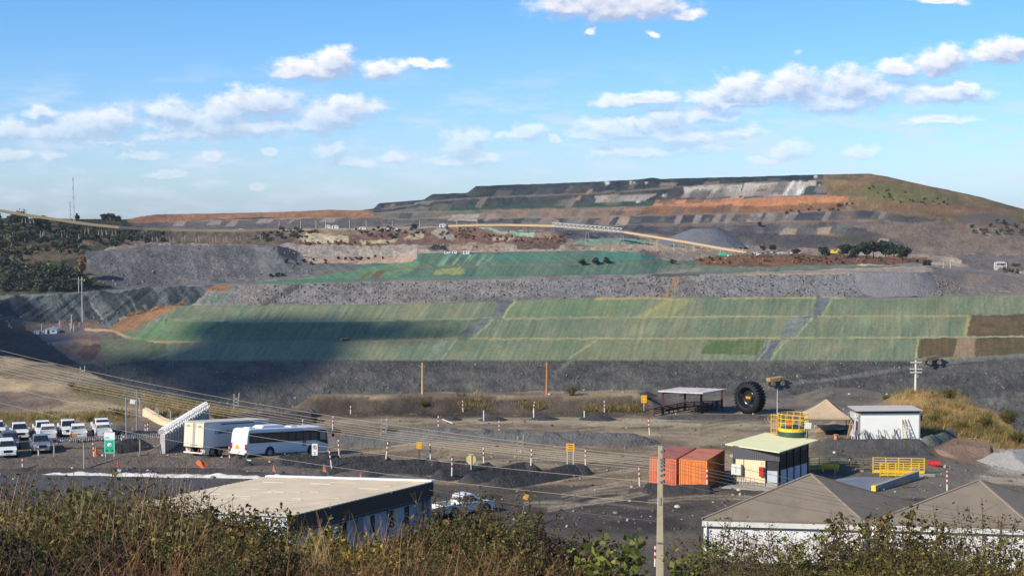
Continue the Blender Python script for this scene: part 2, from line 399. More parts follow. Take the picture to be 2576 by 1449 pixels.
PXw = ((Xc[None, :] - CX) / F) / _cp * PY
# true image row of every vertex (benches shift it a little)
ZZ = Pz - H; DD = PY * _cp - ZZ * _sp
IMY = CY - F * (PY * _sp + ZZ * _cp) / DD
PXI = np.broadcast_to(Xc[None, :], PY.shape)
PXw = (PXI - CX) / F * DD
# relief
lump = fbm(PXw / 9, PY / 6 + Pz / 4, 5, 3) - .5
rill = fbm((PXw + PY * .5) / 5, PY / 60, 4, 9) - .5
isg = ((PT > 1) & (PT <= 4)) | ((PT > 6) & (PT <= 7) & (PXI > 640))
left_wall = smooth(560, 430, PXI) * ((PT > 4) & (PT <= 5))
Pz2 = Pz + PA * np.where(isg, rill * 1.5, lump * 2.6) + left_wall * (fbm((PXw - Pz * .9) / 9, PY / 90, 4, 31) - .5) * 7
PY2 = PY + PA * (fbm(PXw / 7, Pz / 4, 4, 5) - .5) * 2.5 + left_wall * (fbm((PXw - Pz * .9) / 14, PY / 90, 3, 33) - .5) * 16
# big erosion lumps on the quarry level
quarry = ((PT > 7) & (PT <= 9)) * 1.0
Pz2 += quarry * (fbm(PXw / 30, PY / 22, 5, 21) - .5) * 5 * smooth(7, 7.3, PT) * smooth(9, 8.8, PT)

KA = np.array([.86, .845, .79])
N0 = fbm(PXI / 40, IMY / 16, 5, 1); N1 = fbm(PXI / 9, IMY / 5, 4, 2); N2 = fbm(PXI / 160, IMY / 40, 3, 4)
ST = fbm((PXI + .55 * IMY) / 9, IMY / 60, 5, 6, .7); ST3 = fbm((PXI + .55 * IMY) / 4.5, IMY / 45, 4, 56, .7); ST2 = fbm((PXI + .55 * IMY) / 46, IMY / 120, 3, 8)
wx = PXI + (fbm(PXI / 22, IMY / 12, 4, 40) - .5) * 16; wy = IMY + (fbm(PXI / 22, IMY / 12, 4, 44) - .5) * 9
C = np.zeros(PY.shape + (3,))
def lerp(a, b, t): return np.asarray(a) * (1 - t[..., None]) + np.asarray(b) * t[..., None]
def zone(i0, i1, col):
    mk = (PT > i0 - 1e-6) & (PT <= i1 + 1e-6); C[mk] = col[mk]
def blend(c, fac): C[...] = C * (1 - fac[..., None]) + np.asarray(c) * fac[..., None]
def blend_arr(c, fac): C[...] = C * (1 - fac[..., None]) + c * fac[..., None]
SOFT = [(-2.5, 0), (2.5, 0), (0, 1.2), (0, -1.2)]
def mixn(c1, c2, n, lo=.35, hi=.65): return lerp(S(*c1), S(*c2), smooth(lo, hi, n))
NM = N0 * .35 + N1 * .3 + N2 * .35
zone(0, 1, mixn((70, 70, 71), (106, 103, 99), NM, .3, .7))
greens = lerp(S(99, 114, 95), S(130, 132, 106), smooth(.26, .78, ST3 * .5 + ST * .35 + ST2 * .4 + N2 * .25 - .25))
zone(1, 4, greens)
zone(4, 5, mixn((102, 99, 99), (150, 145, 142), NM, .3, .7))
zone(5, 6, mixn((128, 120, 116), (152, 142, 134), N0))
zone(6, 7, lerp(S(70, 98, 86), S(100, 122, 104), smooth(.28, .74, ST3 * .4 + ST * .4 + ST2 * .3 - .05)))
_lm = (PT > 6 - 1e-6) & (PT <= 7) & ((PXI < 900) | (PXI > 1760)); C[_lm] = mixn((104, 101, 100), (134, 128, 122), N0)[_lm]
zone(7, 8, mixn((140, 124, 110), (176, 160, 142), N0))
zone(8, 9, mixn((118, 98, 84), (150, 130, 112), N0))
zone(9, 10, mixn((84, 80, 82), (112, 106, 104), N0))
zone(10, 11, mixn((78, 76, 80), (98, 94, 94), N0))
zone(11, 12, mixn((140, 114, 92), (172, 138, 112), N0))
zone(12, 13, mixn((62, 68, 68), (84, 86, 84), N0 * .5 + N1 * .5))
zone(13, 15, mixn((58, 63, 65), (78, 80, 80), N0 * .5 + N1 * .5))
def poly(pts, c, c2=None, warp=1.0, k=1.0):
    X_ = PXI + (wx - PXI) * warp; Y_ = IMY + (wy - IMY) * warp
    mk = inpoly(X_, Y_, pts) * 1.0
    if SOFT:
        for jx, jy in SOFT: mk = mk + inpoly(X_ + jx, Y_ + jy, pts)
        mk = np.clip(mk / (len(SOFT) + 1) * 1.6 - .3 + (N1 - .5) * .9, 0, 1); mk = mk * mk * (3 - 2 * mk)
    cc = lerp(S(*c), S(*(c2 or c)), smooth(.3, .7, N1 * .5 + N0 * .5))
    blend_arr(cc, mk * k)
def stroke(pts, wd, c, k=1.0, warp=.35):
    d = dline(PXI + (wx - PXI) * warp, IMY + (wy - IMY) * warp, pts)
    wn = wd * (.45 + 1.1 * N1); blend(S(*c), smooth(wn, wn * .4, d) * k * smooth(.25, .5, N0 + .12))
def streaks(pts, c, thr=.58, scale=6, lean=.55, seed=60, k=1.0, warp=.6):
    mk = inpoly(PXI + (wx - PXI) * warp, IMY + (wy - IMY) * warp, pts)
    s = fbm((PXI + lean * IMY) / scale, IMY / 40, 3, seed)
    blend(S(*c), smooth(thr, thr + .2, s) * mk * k)

# --- left hillside and left pit wall
poly([(-300, 540), (330, 540), (360, 600), (215, 640), (200, 700), (330, 725), (240, 742), (-300, 760)], (58, 66, 52), (92, 84, 66))
poly([(-300, 640), (210, 618), (190, 650), (60, 660), (-300, 668)], (112, 96, 76), (84, 78, 62))
poly([(60, 690), (210, 672), (240, 690), (100, 705)], (120, 104, 84), (90, 82, 68))
poly([(160, 612), (260, 602), (330, 590), (390, 604), (200, 622)], (126, 110, 90), (100, 92, 72))
poly([(215, 632), (400, 618), (700, 617), (770, 642), (860, 655), (700, 690), (640, 712), (500, 716), (300, 728), (240, 700)], (96, 95, 98), (126, 122, 122), .7)
streaks([(230, 635), (700, 620), (760, 650), (620, 710), (300, 720)], (84, 84, 88), .5, 9, -.4, 62, .6)
poly([(700, 618), (750, 632), (745, 660), (700, 640)], (60, 62, 68), None, .6)
poly([(700, 662), (880, 655), (870, 668), (720, 700), (640, 708)], (108, 108, 108), (90, 96, 98))
mk = ((PT > 4) & (PT <= 5) & (wx < 520 - (IMY - 735) * 1.2)) | ((PT > 3.2) & (PT <= 4) & (wx < 300))
sl = fbm((PXI - .75 * IMY) / 11, IMY / 70, 4, 70); sl2 = fbm((PXI - .75 * IMY) / 30, IMY / 120, 3, 72)
dw = lerp(S(58, 66, 70), S(104, 110, 112), smooth(.45, .72, sl * .7 + sl2 * .35)); C[mk] = dw[mk]
stroke([(-300, 752), (0, 746), (250, 734), (500, 716), (640, 711)], 3, (122, 126, 122))
stroke([(225, 762), (262, 805)], 3.5, (150, 146, 140)); stroke([(365, 770), (395, 808)], 6, (140, 134, 128), .8)
poly([(520, 722), (560, 716), (590, 722), (560, 732), (520, 734)], (156, 116, 86), (136, 104, 82), .8)
poly([(640, 714), (760, 700), (900, 678), (1040, 650), (1060, 664), (1000, 700), (700, 716)], (88, 124, 100), (112, 134, 100), .5)
poly([(270, 828), (330, 790), (420, 765), (470, 757), (450, 772), (400, 796), (330, 832), (280, 840)], (158, 116, 84), (128, 98, 74), 1)
streaks([(520, 740), (600, 732), (590, 760), (500, 764)], (90, 130, 104), .5, 7, .5, 64)
poly([(600, 716), (730, 716), (690, 740), (640, 768), (590, 768), (600, 740)], (130, 122, 120), (146, 138, 132), .5)
poly([(735, 716), (655, 768), (668, 768), (770, 718)], (92, 90, 92), None, .4)
poly([(-300, 790), (0, 800), (60, 820), (110, 845), (190, 895), (200, 915), (-300, 960)], (52, 50, 52), (66, 62, 62), .8)  # colour darkened here to deepen the shadow over the left pit
# left pit toe: brownish lumps and the pale road to the white pump house
poly([(60, 812), (250, 806), (280, 826), (320, 858), (260, 868), (240, 908), (190, 912), (110, 850), (70, 830)], (96, 84, 78), (124, 108, 98))
poly([(90, 838), (240, 826), (300, 830), (250, 850), (190, 866), (120, 868)], (104, 96, 96), (122, 110, 106))
poly([(180, 850), (235, 838), (270, 858), (262, 882), (205, 870)], (140, 120, 106), (120, 96, 84))
poly([(210, 868), (262, 862), (268, 890), (225, 905), (190, 890)], (92, 70, 62), (112, 86, 74))
poly([(250, 880), (300, 876), (320, 905), (250, 925), (225, 912)], (132, 116, 102), (112, 100, 92))
poly([(255, 852), (330, 852), (420, 866), (400, 905), (330, 912), (260, 905), (255, 880)], (122, 124, 96), (104, 112, 88))
stroke([(215, 828), (285, 832), (320, 848), (400, 860), (500, 860)], 4, (190, 156, 112)); stroke([(420, 890), (372, 905)], 4, (150, 150, 120), .6)
# --- greens: extra tints, bench lines, drains
poly([(420, 800), (560, 808), (590, 830), (480, 860), (320, 856)], (108, 140, 96), (92, 128, 92), .5, .7)
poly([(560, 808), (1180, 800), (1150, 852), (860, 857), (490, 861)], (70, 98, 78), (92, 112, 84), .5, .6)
poly([(1300, 760), (1640, 750), (1560, 797), (1270, 797)], (96, 128, 92), (120, 136, 92), .5, .4)
poly([(1680, 750), (1745, 750), (1690, 795), (1600, 795)], (148, 146, 96), None, .4, .6)
poly([(1780, 856), (1925, 856), (1905, 892), (1760, 890)], (72, 96, 58), (86, 104, 64), .6, .85)
poly([(1400, 858), (1800, 858), (1700, 900), (1300, 900)], (128, 124, 92), (112, 122, 90), .8, .5)
for l, c in (([(580, 811), (1000, 806), (1240, 801)], (140, 150, 118)), ([(1270, 801), (1500, 799), (1830, 797), (2040, 797)], (162, 156, 116)), ([(2060, 797), (2440, 795)], (168, 152, 112)),
             ([(490, 861), (860, 857)], (116, 122, 108)), ([(860, 856), (1000, 855), (1150, 851)], (176, 146, 98)), ([(1180, 852), (1700, 852), (1960, 850)], (168, 158, 112)), ([(1990, 851), (2310, 849), (2600, 847)], (160, 156, 122)),
             ([(1500, 751), (1640, 749), (1690, 752)], (178, 152, 104)), ([(1820, 750), (2050, 749), (2120, 750)], (168, 160, 120)), ([(420, 800), (470, 806), (560, 809)], (150, 156, 124)), ([(2150, 750), (2330, 750)], (120, 118, 110))):
    stroke(l, 3.8, c, .75, .4)
for q_ in range(70):
    rr_ = np.random.default_rng(q_); cx_ = rr_.uniform(330, 2560); cy_ = rr_.uniform(752, 900); w_ = rr_.uniform(8, 40); k_ = rr_.uniform(.2, .55)
    e_ = np.exp(-((wx + .55 * wy - cx_ - .55 * cy_) / w_) ** 2 - ((wy - cy_) / rr_.uniform(6, 22)) ** 2) * ((PT > 1) & (PT <= 4)) * k_
    blend(S(*[(150, 140, 108), (92, 100, 78), (120, 112, 84), (84, 112, 92), (140, 150, 112)][q_ % 5]), e_)
for q, c in (([(1252, 755), (1293, 757), (1262, 797), (1238, 797)], (84, 90, 92)), ([(1202, 799), (1238, 801), (1191, 848), (1150, 848), (1187, 815)], (92, 96, 92)), ([(1103, 855), (1130, 853), (1095, 903), (1070, 903)], (102, 116, 98)),
             ([(2052, 748), (2089, 750), (2066, 794), (2043, 794)], (88, 94, 98)), ([(1983, 797), (2041, 796), (1998, 848), (1961, 848)], (100, 108, 104)), ([(1932, 853), (1966, 853), (1936, 905), (1908, 905)], (84, 88, 92)),
             ([(600, 800), (640, 766), (624, 766), (585, 806)], (80, 100, 84)), ([(540, 812), (560, 812), (520, 855), (490, 858)], (88, 100, 84))):
    poly(q, c, tuple(v + 22 for v in c), 1.1)
for l, c in (([(1296, 758), (1266, 797)], (166, 164, 116)), ([(1240, 803), (1194, 848)], (150, 158, 122)), ([(1146, 855), (1112, 903)], (146, 160, 128)), ([(1690, 752), (1620, 795)], (160, 156, 108)), ([(2093, 750), (2070, 794)], (140, 160, 118)), ([(2042, 800), (2002, 848)], (150, 158, 126)), ([(1980, 853), (1940, 904)], (152, 162, 122)), ([(1936, 856), (1928, 880), (1908, 904)], (150, 152, 124)), ([(420, 803), (416, 812)], (60, 60, 56)), ([(1500, 855), (1430, 903)], (150, 152, 116))):
    stroke(l, 3.6, c, .65, .45)
poly([(2442, 793), (2900, 788), (2900, 845), (2432, 845)], (104, 88, 66), (82, 72, 54), .8)
poly([(2311, 852), (2409, 850), (2398, 898), (2306, 902)], (96, 82, 60), (82, 76, 54), .6)
poly([(2409, 850), (2455, 850), (2452, 896), (2398, 898)], (144, 122, 98), (128, 110, 90), .6)
poly([(2455, 850), (2900, 846), (2900, 884), (2452, 896)], (98, 84, 62), (80, 72, 54), .6)
stroke([(2436, 796), (2428, 848)], 5, (150, 140, 96), .9); stroke([(2310, 850), (2305, 900)], 4, (150, 154, 110), .9)
# haul road and spills on the dark wall
stroke([(1900, 976), (1960, 970), (2090, 956), (2200, 938), (2320, 920), (2440, 905), (2600, 893), (2900, 875)], 7.5, (118, 114, 112), .85)
stroke([(1960, 976), (2130, 957), (2320, 926), (2500, 906)], 4, (76, 76, 80), .7)
stroke([(1440, 905), (1395, 935)], 7, (128, 126, 112), .5, 1.0)
for q in ((1220, 975, 26), (1290, 1000, 16), (2500, 1010, 40), (1140, 1010, 14), (560, 960, 20)):
    blend(S(126, 124, 122), smooth(q[2], q[2] * .2, np.hypot(PXI - q[0], (IMY - q[1]) * 1.6)) * smooth(.45, .7, N1) * .8)
# --- grey dump: orange spill, lighter tips
poly([(1692, 700), (1712, 698), (1690, 735), (1672, 750), (1668, 748), (1684, 722)], (176, 136, 100), (150, 122, 96), .9)
for q in ([(1340, 704), (1560, 698), (1500, 742), (1320, 744)], [(1830, 700), (2030, 694), (1970, 744), (1770, 744)], [(2050, 695), (2260, 690), (2230, 742), (2030, 744)]):
    poly(q, (146, 144, 150), (120, 120, 126), .8, .7)
poly([(1850, 684), (2020, 672), (2330, 668), (2390, 680), (2320, 685), (2000, 692), (1850, 694)], (178, 160, 142), (156, 144, 134), .5)
poly([(2060, 672), (2180, 664), (2300, 670), (2200, 676), (2060, 680)], (192, 170, 146), None, .7)
poly([(2345, 666), (2420, 672), (2576, 690), (2900, 700), (2900, 742), (2430, 744), (2350, 745)], (120, 116, 114), (140, 128, 118), 1)
poly([(2430, 690), (2500, 690), (2480, 712), (2420, 710)], (150, 132, 116), None, 1)
stroke([(640, 713), (900, 703), (1060, 700), (1300, 698)], 4, (96, 140, 112), .8)
# --- upper greens
streaks([(1060, 640), (1250, 640), (1240, 668), (1030, 668)], (128, 172, 142), .52, 7, .8, 66, .7)
poly([(1240, 640), (1420, 636), (1410, 660), (1230, 664)], (74, 118, 104), (90, 124, 106), .5, .8)
poly([(1500, 634), (1612, 630), (1655, 652), (1500, 660)], (70, 116, 106), (84, 130, 112), .5, .9)
stroke([(960, 678), (1100, 670), (1300, 667), (1600, 662), (1655, 655)], 3, (120, 110, 88), .8)
poly([(930, 700), (950, 680), (975, 678), (950, 702)], (128, 100, 74), (108, 92, 68), .7); poly([(905, 700), (925, 682), (935, 684), (915, 702)], (116, 100, 70), None, .7)
poly([(1100, 676), (1160, 674), (1170, 690), (1090, 692)], (146, 150, 96), None, 1, .8)
poly([(1700, 660), (1760, 668), (1900, 672), (2000, 666), (2340, 668), (2000, 680), (1740, 690), (1640, 692)], (98, 112, 96), (116, 120, 106), .9)
poly([(1640, 690), (1760, 672), (1770, 680), (1700, 690)], (132, 128, 112), None, .5)
poly([(1740, 648), (1900, 640), (2330, 648), (2345, 662), (2000, 668), (1900, 672), (1760, 668)], (130, 92, 66), (92, 74, 58), .8)
poly([(1640, 690), (1760, 690), (1760, 694), (1640, 700)], (96, 92, 90), None, .4)
# --- quarry level
poly([(745, 617), (1050, 617), (1050, 652), (900, 655), (760, 645)], (176, 160, 148), (150, 140, 124), .6)
streaks([(745, 617), (1050, 617), (1050, 650), (760, 645)], (196, 184, 164), .56, 12, -.2, 68, .5)
poly([(765, 650), (1040, 646), (1040, 658), (900, 664), (770, 660)], (178, 150, 130), None, .8)
poly([(690, 596), (1160, 580), (1420, 600), (1420, 614), (1050, 616), (745, 616)], (112, 84, 72), (134, 104, 86), .8)
for q, c in (([(752, 606), (770, 588), (800, 584), (880, 600), (876, 610), (800, 612)], (212, 194, 158)), ([(903, 604), (1000, 600), (990, 610), (910, 612)], (204, 184, 146)), ([(1012, 604), (1040, 590), (1064, 590), (1060, 604)], (206, 188, 152)),
             ([(1075, 582), (1110, 576), (1140, 588), (1150, 606), (1110, 604)], (170, 158, 144)), ([(1236, 598), (1300, 594), (1290, 604), (1240, 606)], (196, 178, 148)), ([(1130, 612), (1270, 612), (1270, 632), (1130, 632)], (172, 150, 130)),
             ([(1085, 620), (1120, 616), (1130, 634), (1070, 634)], (60, 58, 58)), ([(1150, 560), (1360, 564), (1400, 572), (1160, 572)], (118, 108, 100)), ([(1185, 574), (1300, 580), (1345, 588), (1340, 595), (1300, 592)], (170, 196, 172)),
             ([(1370, 574), (1560, 588), (1640, 604), (1500, 606), (1420, 604)], (100, 96, 104)), ([(1440, 610), (1520, 596), (1640, 604), (1760, 616), (1700, 626), (1500, 624)], (140, 160, 140)), ([(1500, 616), (1700, 606), (1900, 630), (1700, 640), (1480, 628)], (176, 158, 136)),
             ([(1290, 606), (1430, 604), (1400, 628), (1300, 630)], (124, 100, 86)), ([(1560, 628), (1660, 632), (1780, 648), (1700, 660), (1640, 645)], (150, 136, 126)), ([(1660, 630), (1900, 632), (1900, 642), (1760, 650)], (156, 142, 126))):
    poly(q, c, tuple(v - 26 for v in c), .9)
poly([(420, 580), (700, 582), (760, 600), (700, 618), (420, 616), (330, 600)], (124, 104, 88), (90, 82, 70), 1)
stroke([(690, 578), (900, 576), (1150, 568)], 4, (176, 156, 122), .9); stroke([(860, 622), (1120, 634)], 2, (170, 150, 130), .6)
# --- far dump hill
poly([(320, 556), (340, 545), (400, 536), (900, 524), (940, 530), (900, 548), (640, 548), (330, 564)], (170, 124, 94), (136, 104, 82), .7)
poly([(330, 562), (700, 552), (940, 548), (1100, 556), (1140, 568), (700, 576), (330, 576)], (98, 94, 92), (116, 108, 102), .8)
for q in ((430, 560, 470), (520, 558, 560), (640, 555, 690), (720, 556, 740), (800, 552, 850), (565, 561, 600)):
    poly([(q[0], q[1] + 9), (q[0] + 14, q[1] - 3), (q[2], q[1] - 4), (q[2] - 10, q[1] + 8)], (150, 140, 130), None, .5)
poly([(930, 540), (1060, 520), (1240, 520), (1230, 534), (1000, 556)], (126, 122, 110), (104, 104, 96), .6)
poly([(1080, 520), (1640, 505), (1640, 520), (1230, 532), (1080, 530)], (64, 82, 74), (80, 92, 80), .8)
poly([(1225, 530), (1640, 521), (1640, 540), (1540, 548), (1225, 550)], (160, 132, 112), (138, 116, 100), .7)
poly([(1125, 556), (1140, 540), (1210, 537), (1200, 556)], (182, 170, 154), (160, 148, 134), .6)
poly([(1215, 556), (1235, 536), (1260, 538), (1250, 558)], (168, 148, 130), None, .6)
poly([(1290, 566), (1400, 552), (1420, 568)], (150, 136, 126), None, .6)
poly([(1640, 521), (1960, 514), (2120, 506), (2130, 528), (1960, 535), (1544, 545), (1560, 535)], (150, 112, 84), (126, 96, 76), .7)
poly([(1640, 521), (1648, 504), (1960, 495), (2133, 489), (2138, 508), (1960, 516)], (202, 140, 100), (176, 122, 90), .7)
streaks([(1640, 504), (2133, 490), (2136, 510), (1640, 522)], (150, 104, 78), .6, 7, .3, 75, .6)
poly([(1718, 470), (1868, 462), (1864, 480), (1722, 484)], (196, 186, 174), (164, 154, 146), .6)
poly([(1872, 461), (2055, 455), (2050, 474), (1868, 478)], (188, 176, 164), (160, 150, 142), .6)
poly([(1722, 484), (2030, 476), (2020, 490), (1960, 493), (1712, 499)], (170, 158, 150), (146, 138, 132), .6)
streaks([(1970, 456), (2065, 453), (2060, 490), (1960, 492)], (226, 222, 214), .56, 9, .5, 77, .95)
poly([(2030, 470), (2075, 466), (2068, 490), (2024, 492)], (78, 84, 84), None, .6)
poly([(1498, 491), (1653, 487), (1622, 506), (1494, 510)], (170, 160, 150), (140, 132, 126), .7)
for q in ((1529, 462, 9), (1591, 460, 10), (1622, 462, 10), (2050, 445, 8), (1672, 494, 7), (1605, 508, 5)):
    blend(S(206, 202, 196), smooth(q[2] * 1.2, q[2] * .5, np.hypot(wx - q[0], (wy - q[1]) * 1.4)) * smooth(.42, .56, N1))
for q in ((1482, 484, 9), (1453, 500, 10)): blend(S(158, 128, 104), smooth(q[2], q[2] * .6, np.hypot(wx - q[0] + (wy - q[1]) * .6, (wy - q[1]) * 1.2)))
for a, b_, t in ((1420, 1470, 0), (1504, 1530, 1), (1547, 1576, 1), (1693, 1708, 0), (1740, 1756, 0), (1788, 1807, 0), (1820, 1836, 0), (1876, 1908, 0), (1916, 1948, 0), (1962, 1996, 0), (2066, 2080, 0), (2206, 2220, 0), (1350, 1385, 0)):
    yc = float(np.interp(a, [1350, 1540, 1960, 2200], [558, 557, 546, 541]))
    poly([(a, yc + 11), (a + 12, yc - 11), (b_ + 12, yc - 11), (b_, yc + 11)], (178, 152, 134) if t else (156, 144, 136), (136, 124, 116), .45)
for q_ in range(150):
    rr_ = np.random.default_rng(900 + q_); x_ = rr_.uniform(960, 2360); z_ = rr_.uniform(9.05, 13.9); i_ = int(z_); a_, b_ = ROWS[i_][1], ROWS[i_ + 1][1]
    y0_ = np.interp(x_, *a_); y1_ = np.interp(x_, *b_); w_ = rr_.uniform(8, 46); t0_ = rr_.uniform(0, .25); t1_ = rr_.uniform(.55, 1)
    ya_, yb_ = y0_ + (y1_ - y0_) * t0_, y0_ + (y1_ - y0_) * t1_; s_ = (ya_ - yb_) * .7
    poly([(x_, ya_), (x_ + s_, yb_), (x_ + w_ + s_, yb_), (x_ + w_, ya_)], [(150, 136, 124), (64, 66, 68), (128, 112, 98), (96, 94, 92), (86, 84, 78), (116, 122, 108)][q_ % 6], None, .6, rr_.uniform(.25, .6))
for i_ in range(10, 14):
    xs_ = np.arange(960, 2330, 30); stroke(list(zip(xs_, np.interp(xs_, *ROWS[i_][1]))), 2.6, (146, 130, 114), .6, .5)
stroke([(1620, 570), (1960, 562), (2220, 556)], 3, (130, 110, 94), .8, .5)
poly([(1700, 572), (1900, 600), (1920, 625), (2260, 630), (2240, 600), (2000, 590)], (96, 90, 88), (80, 78, 80), 1)
for q in ((1960, 575, 2000, 590), (2050, 572, 2085, 592), (2200, 600, 2230, 615), (2270, 612, 2290, 626)):
    poly([(q[0], q[3]), (q[0] + 12, q[1]), (q[2] + 8, q[1]), (q[2], q[3])], (158, 140, 122), None, .6)
poly([(2068, 440), (2195, 436), (2330, 466), (2560, 520), (2900, 560), (2900, 620), (2560, 575), (2420, 560), (2260, 540), (2140, 525), (2130, 495), (2080, 490)], (144, 118, 88), (112, 98, 72), 1)
poly([(2170, 470), (2250, 458), (2400, 490), (2380, 505), (2280, 515), (2170, 505)], (128, 122, 78), (106, 106, 70), 1.2, .85)
poly([(2130, 500), (2300, 510), (2480, 520), (2560, 540), (2420, 545), (2200, 528)], (122, 98, 78), (142, 112, 86), 1)
poly([(2140, 565), (2420, 555), (2576, 580), (2900, 600), (2900, 660), (2576, 640), (2300, 640), (2250, 600)], (110, 100, 94), (138, 120, 106), 1.2)
poly([(2390, 545), (2500, 535), (2576, 560), (2560, 570), (2420, 565)], (108, 98, 92), None, .8)
poly([(2400, 640), (2900, 650), (2900, 690), (2450, 680)], (128, 114, 106), (106, 100, 96), 1)
for q_ in range(70):
    rr_ = np.random.default_rng(400 + q_); cx_, cy_ = rr_.uniform(2080, 2560), rr_.uniform(445, 620)
    e_ = np.exp(-((wx - cx_ + 1.2 * (wy - cy_)) / rr_.uniform(10, 46)) ** 2 - ((wy - cy_ - .12 * (wx - cx_)) / rr_.uniform(2.5, 8)) ** 2) * (PT > 8.2) * rr_.uniform(.25, .6)
    blend(S(*[(162, 138, 98), (92, 86, 58), (120, 104, 76), (104, 100, 64), (136, 108, 82), (80, 72, 60)][q_ % 6]), e_)
stroke([(2490, 595), (2440, 570)], 8, (160, 140, 124), .7, 1)

far_d = smooth(8.9, 9.4, PT)[..., None]; mean_ = np.array(S(104, 98, 92)); C = C * (1 - far_d) + np.clip(mean_ + 1.2 * (C - mean_), .012, .8) * far_d
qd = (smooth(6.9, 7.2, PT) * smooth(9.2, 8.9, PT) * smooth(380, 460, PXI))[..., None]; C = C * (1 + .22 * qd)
RW = np.where(isg, .14, 1.0)[..., None]
VN = np.stack([PXw, PY2, Pz2], -1).reshape(-1, 3)
shade_noise = (.86 + .28 * fbm(PXI / 4, IMY / 3, 3, 90))[..., None]
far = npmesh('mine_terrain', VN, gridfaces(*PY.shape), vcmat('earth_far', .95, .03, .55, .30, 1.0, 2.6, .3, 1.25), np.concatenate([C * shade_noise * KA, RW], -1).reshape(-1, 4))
struct(far)
# lookup of the far terrain surface at an image position -> world point
FIMY = IMY.copy()
def farpt(px, py, rowmin=0.0, rowmax=14.0):
    c = int(np.clip(round((px + 300) / 3), 0, NC - 1)); col = FIMY[:, c].copy()
    col[(PT[:, c] < rowmin) | (PT[:, c] > rowmax)] = 1e9
    r = int(np.argmin(abs(col - py))); return Vector((PXw[r, c], PY2[r, c], Pz2[r, c]))

# distant plain and blue hills to the horizon
xs = np.linspace(-9000, 9000, 240); ys = np.array([-400, 1500, 3000, 5200, 5600, 6000, 6600, 7200, 7800])
GX, GY = np.meshgrid(xs, ys)
prof = np.array([-128, -128, -40, 0, 22, 50, 64, 40, 0])[:, None]
gz = prof * (.62 + .75 * fbm(GX / 900, GY / 1500, 4, 11)) * np.where(prof > 0, smooth(1000, 1900, GX) * .95 + .16, 1)
struct(npmesh('distant_hills', np.stack([GX, GY, gz], -1), gridfaces(*GX.shape), vcmat('earth_distant', .95, .004, .03, .3, 0), np.broadcast_to(np.array(S(72, 86, 60)), (GX.size, 3)), smoothf=True))
# ------------------------------------------------------------------ near ground: viewpoint hill, yard, rim of the pit
EDGE = PL((-500, 275), (-300, 265), (0, 258), (100, 250), (200, 240), (350, 222), (500, 208), (650, 199), (740, 203), (1640, 208), (1700, 214), (2150, 216), (2240, 208), (2400, 192), (2500, 180), (2576, 170), (2976, 166))
def gz_fn(X, Y):
    px = CX + F * X / np.maximum(Y, 1.0)
    z = np.zeros(X.shape)
    # hill under the viewer
    hill = np.interp(Y, [0, 3, 30, 38, 60, 78, 92, 110], [22.3, 22.0, 16.6, 14.8, 7.6, 2.2, .3, 0])
    lft = smooth(5, -14, X)
    hill2 = np.interp(Y, [0, 3, 30, 45, 70, 90, 104, 115], [22.3, 22.0, 16.7, 13.4, 6.0, 1.6, .2, 0])
    z += hill * (1 - lft) + hill2 * lft
    z += (fbm(X / 7, Y / 7, 4, 2) - .5) * .5 * smooth(200, 60, Y) + (fbm(X / 5, Y / 9, 4, 12) - .5) * .22
    # rim berm in the middle, with its brown face
    z += 1.9 * smooth(198, 202.5, Y) * smooth(720, 800, px) * smooth(1690, 1600, px) * (.85 + .3 * fbm(X / 6, Y / 6, 3, 17))
    z += .35 * smooth(204, 212, Y) * smooth(1650, 1720, px) * smooth(2300, 2200, px)
    z -= 1.0 * smooth(160, 171, Y) * smooth(184, 177, Y) * smooth(-35, -31, X) * smooth(-8, -16, X)
    # left mound of pale dirt
    z += 1.7 * smooth(185, 225, Y) * smooth(420, 100, px) * (.5 + fbm(X / 10, Y / 12, 4, 19))
    z += .9 * smooth(168, 176, Y) * smooth(188, 180, Y) * smooth(330, 290, px) * fbm(X / 6, Y / 6, 3, 23)
    # terrace of the white shed and the tent
    z += .62 * smooth(161.5, 164.5, Y) * smooth(2000, 2060, px) * (1 + .3 * (fbm(X / 3, Y / 3, 3, 29) - .5))
    z += .35 * smooth(153, 155, Y) * smooth(2040, 2080, px) * smooth(2380, 2330, px)
    # grassy knoll and red cutting on the right
    for (cx, cy, h, sx, sy) in ((46.5, 187, 2.1, 3.4, 6), (50, 183, 2.6, 4.0, 6), (55, 178, 1.6, 3.6, 5), (59, 171, 1.0, 4, 5), (53, 164, .9, 4, 3.5), (64, 158, .6, 6, 5)):
        z += h * np.exp(-((X - cx) / sx) ** 2 - ((Y - cy) / sy) ** 2) * (.8 + .4 * fbm(X / 3, Y / 3, 3, 37))
    return z
gx = np.arange(-500, 2977, 5.0)
Ys = np.concatenate([np.linspace(.5, 24, 10), np.linspace(26, 100, 40), np.array([H * F / (q - HOR) for q in np.arange(1506, 905, -2.6)])[2:]])
Ys = Ys[Ys < 276]; Ys.sort()
GXp = np.broadcast_to(gx[None, :], (len(Ys), len(gx)))
E = np.interp(gx, *EDGE)
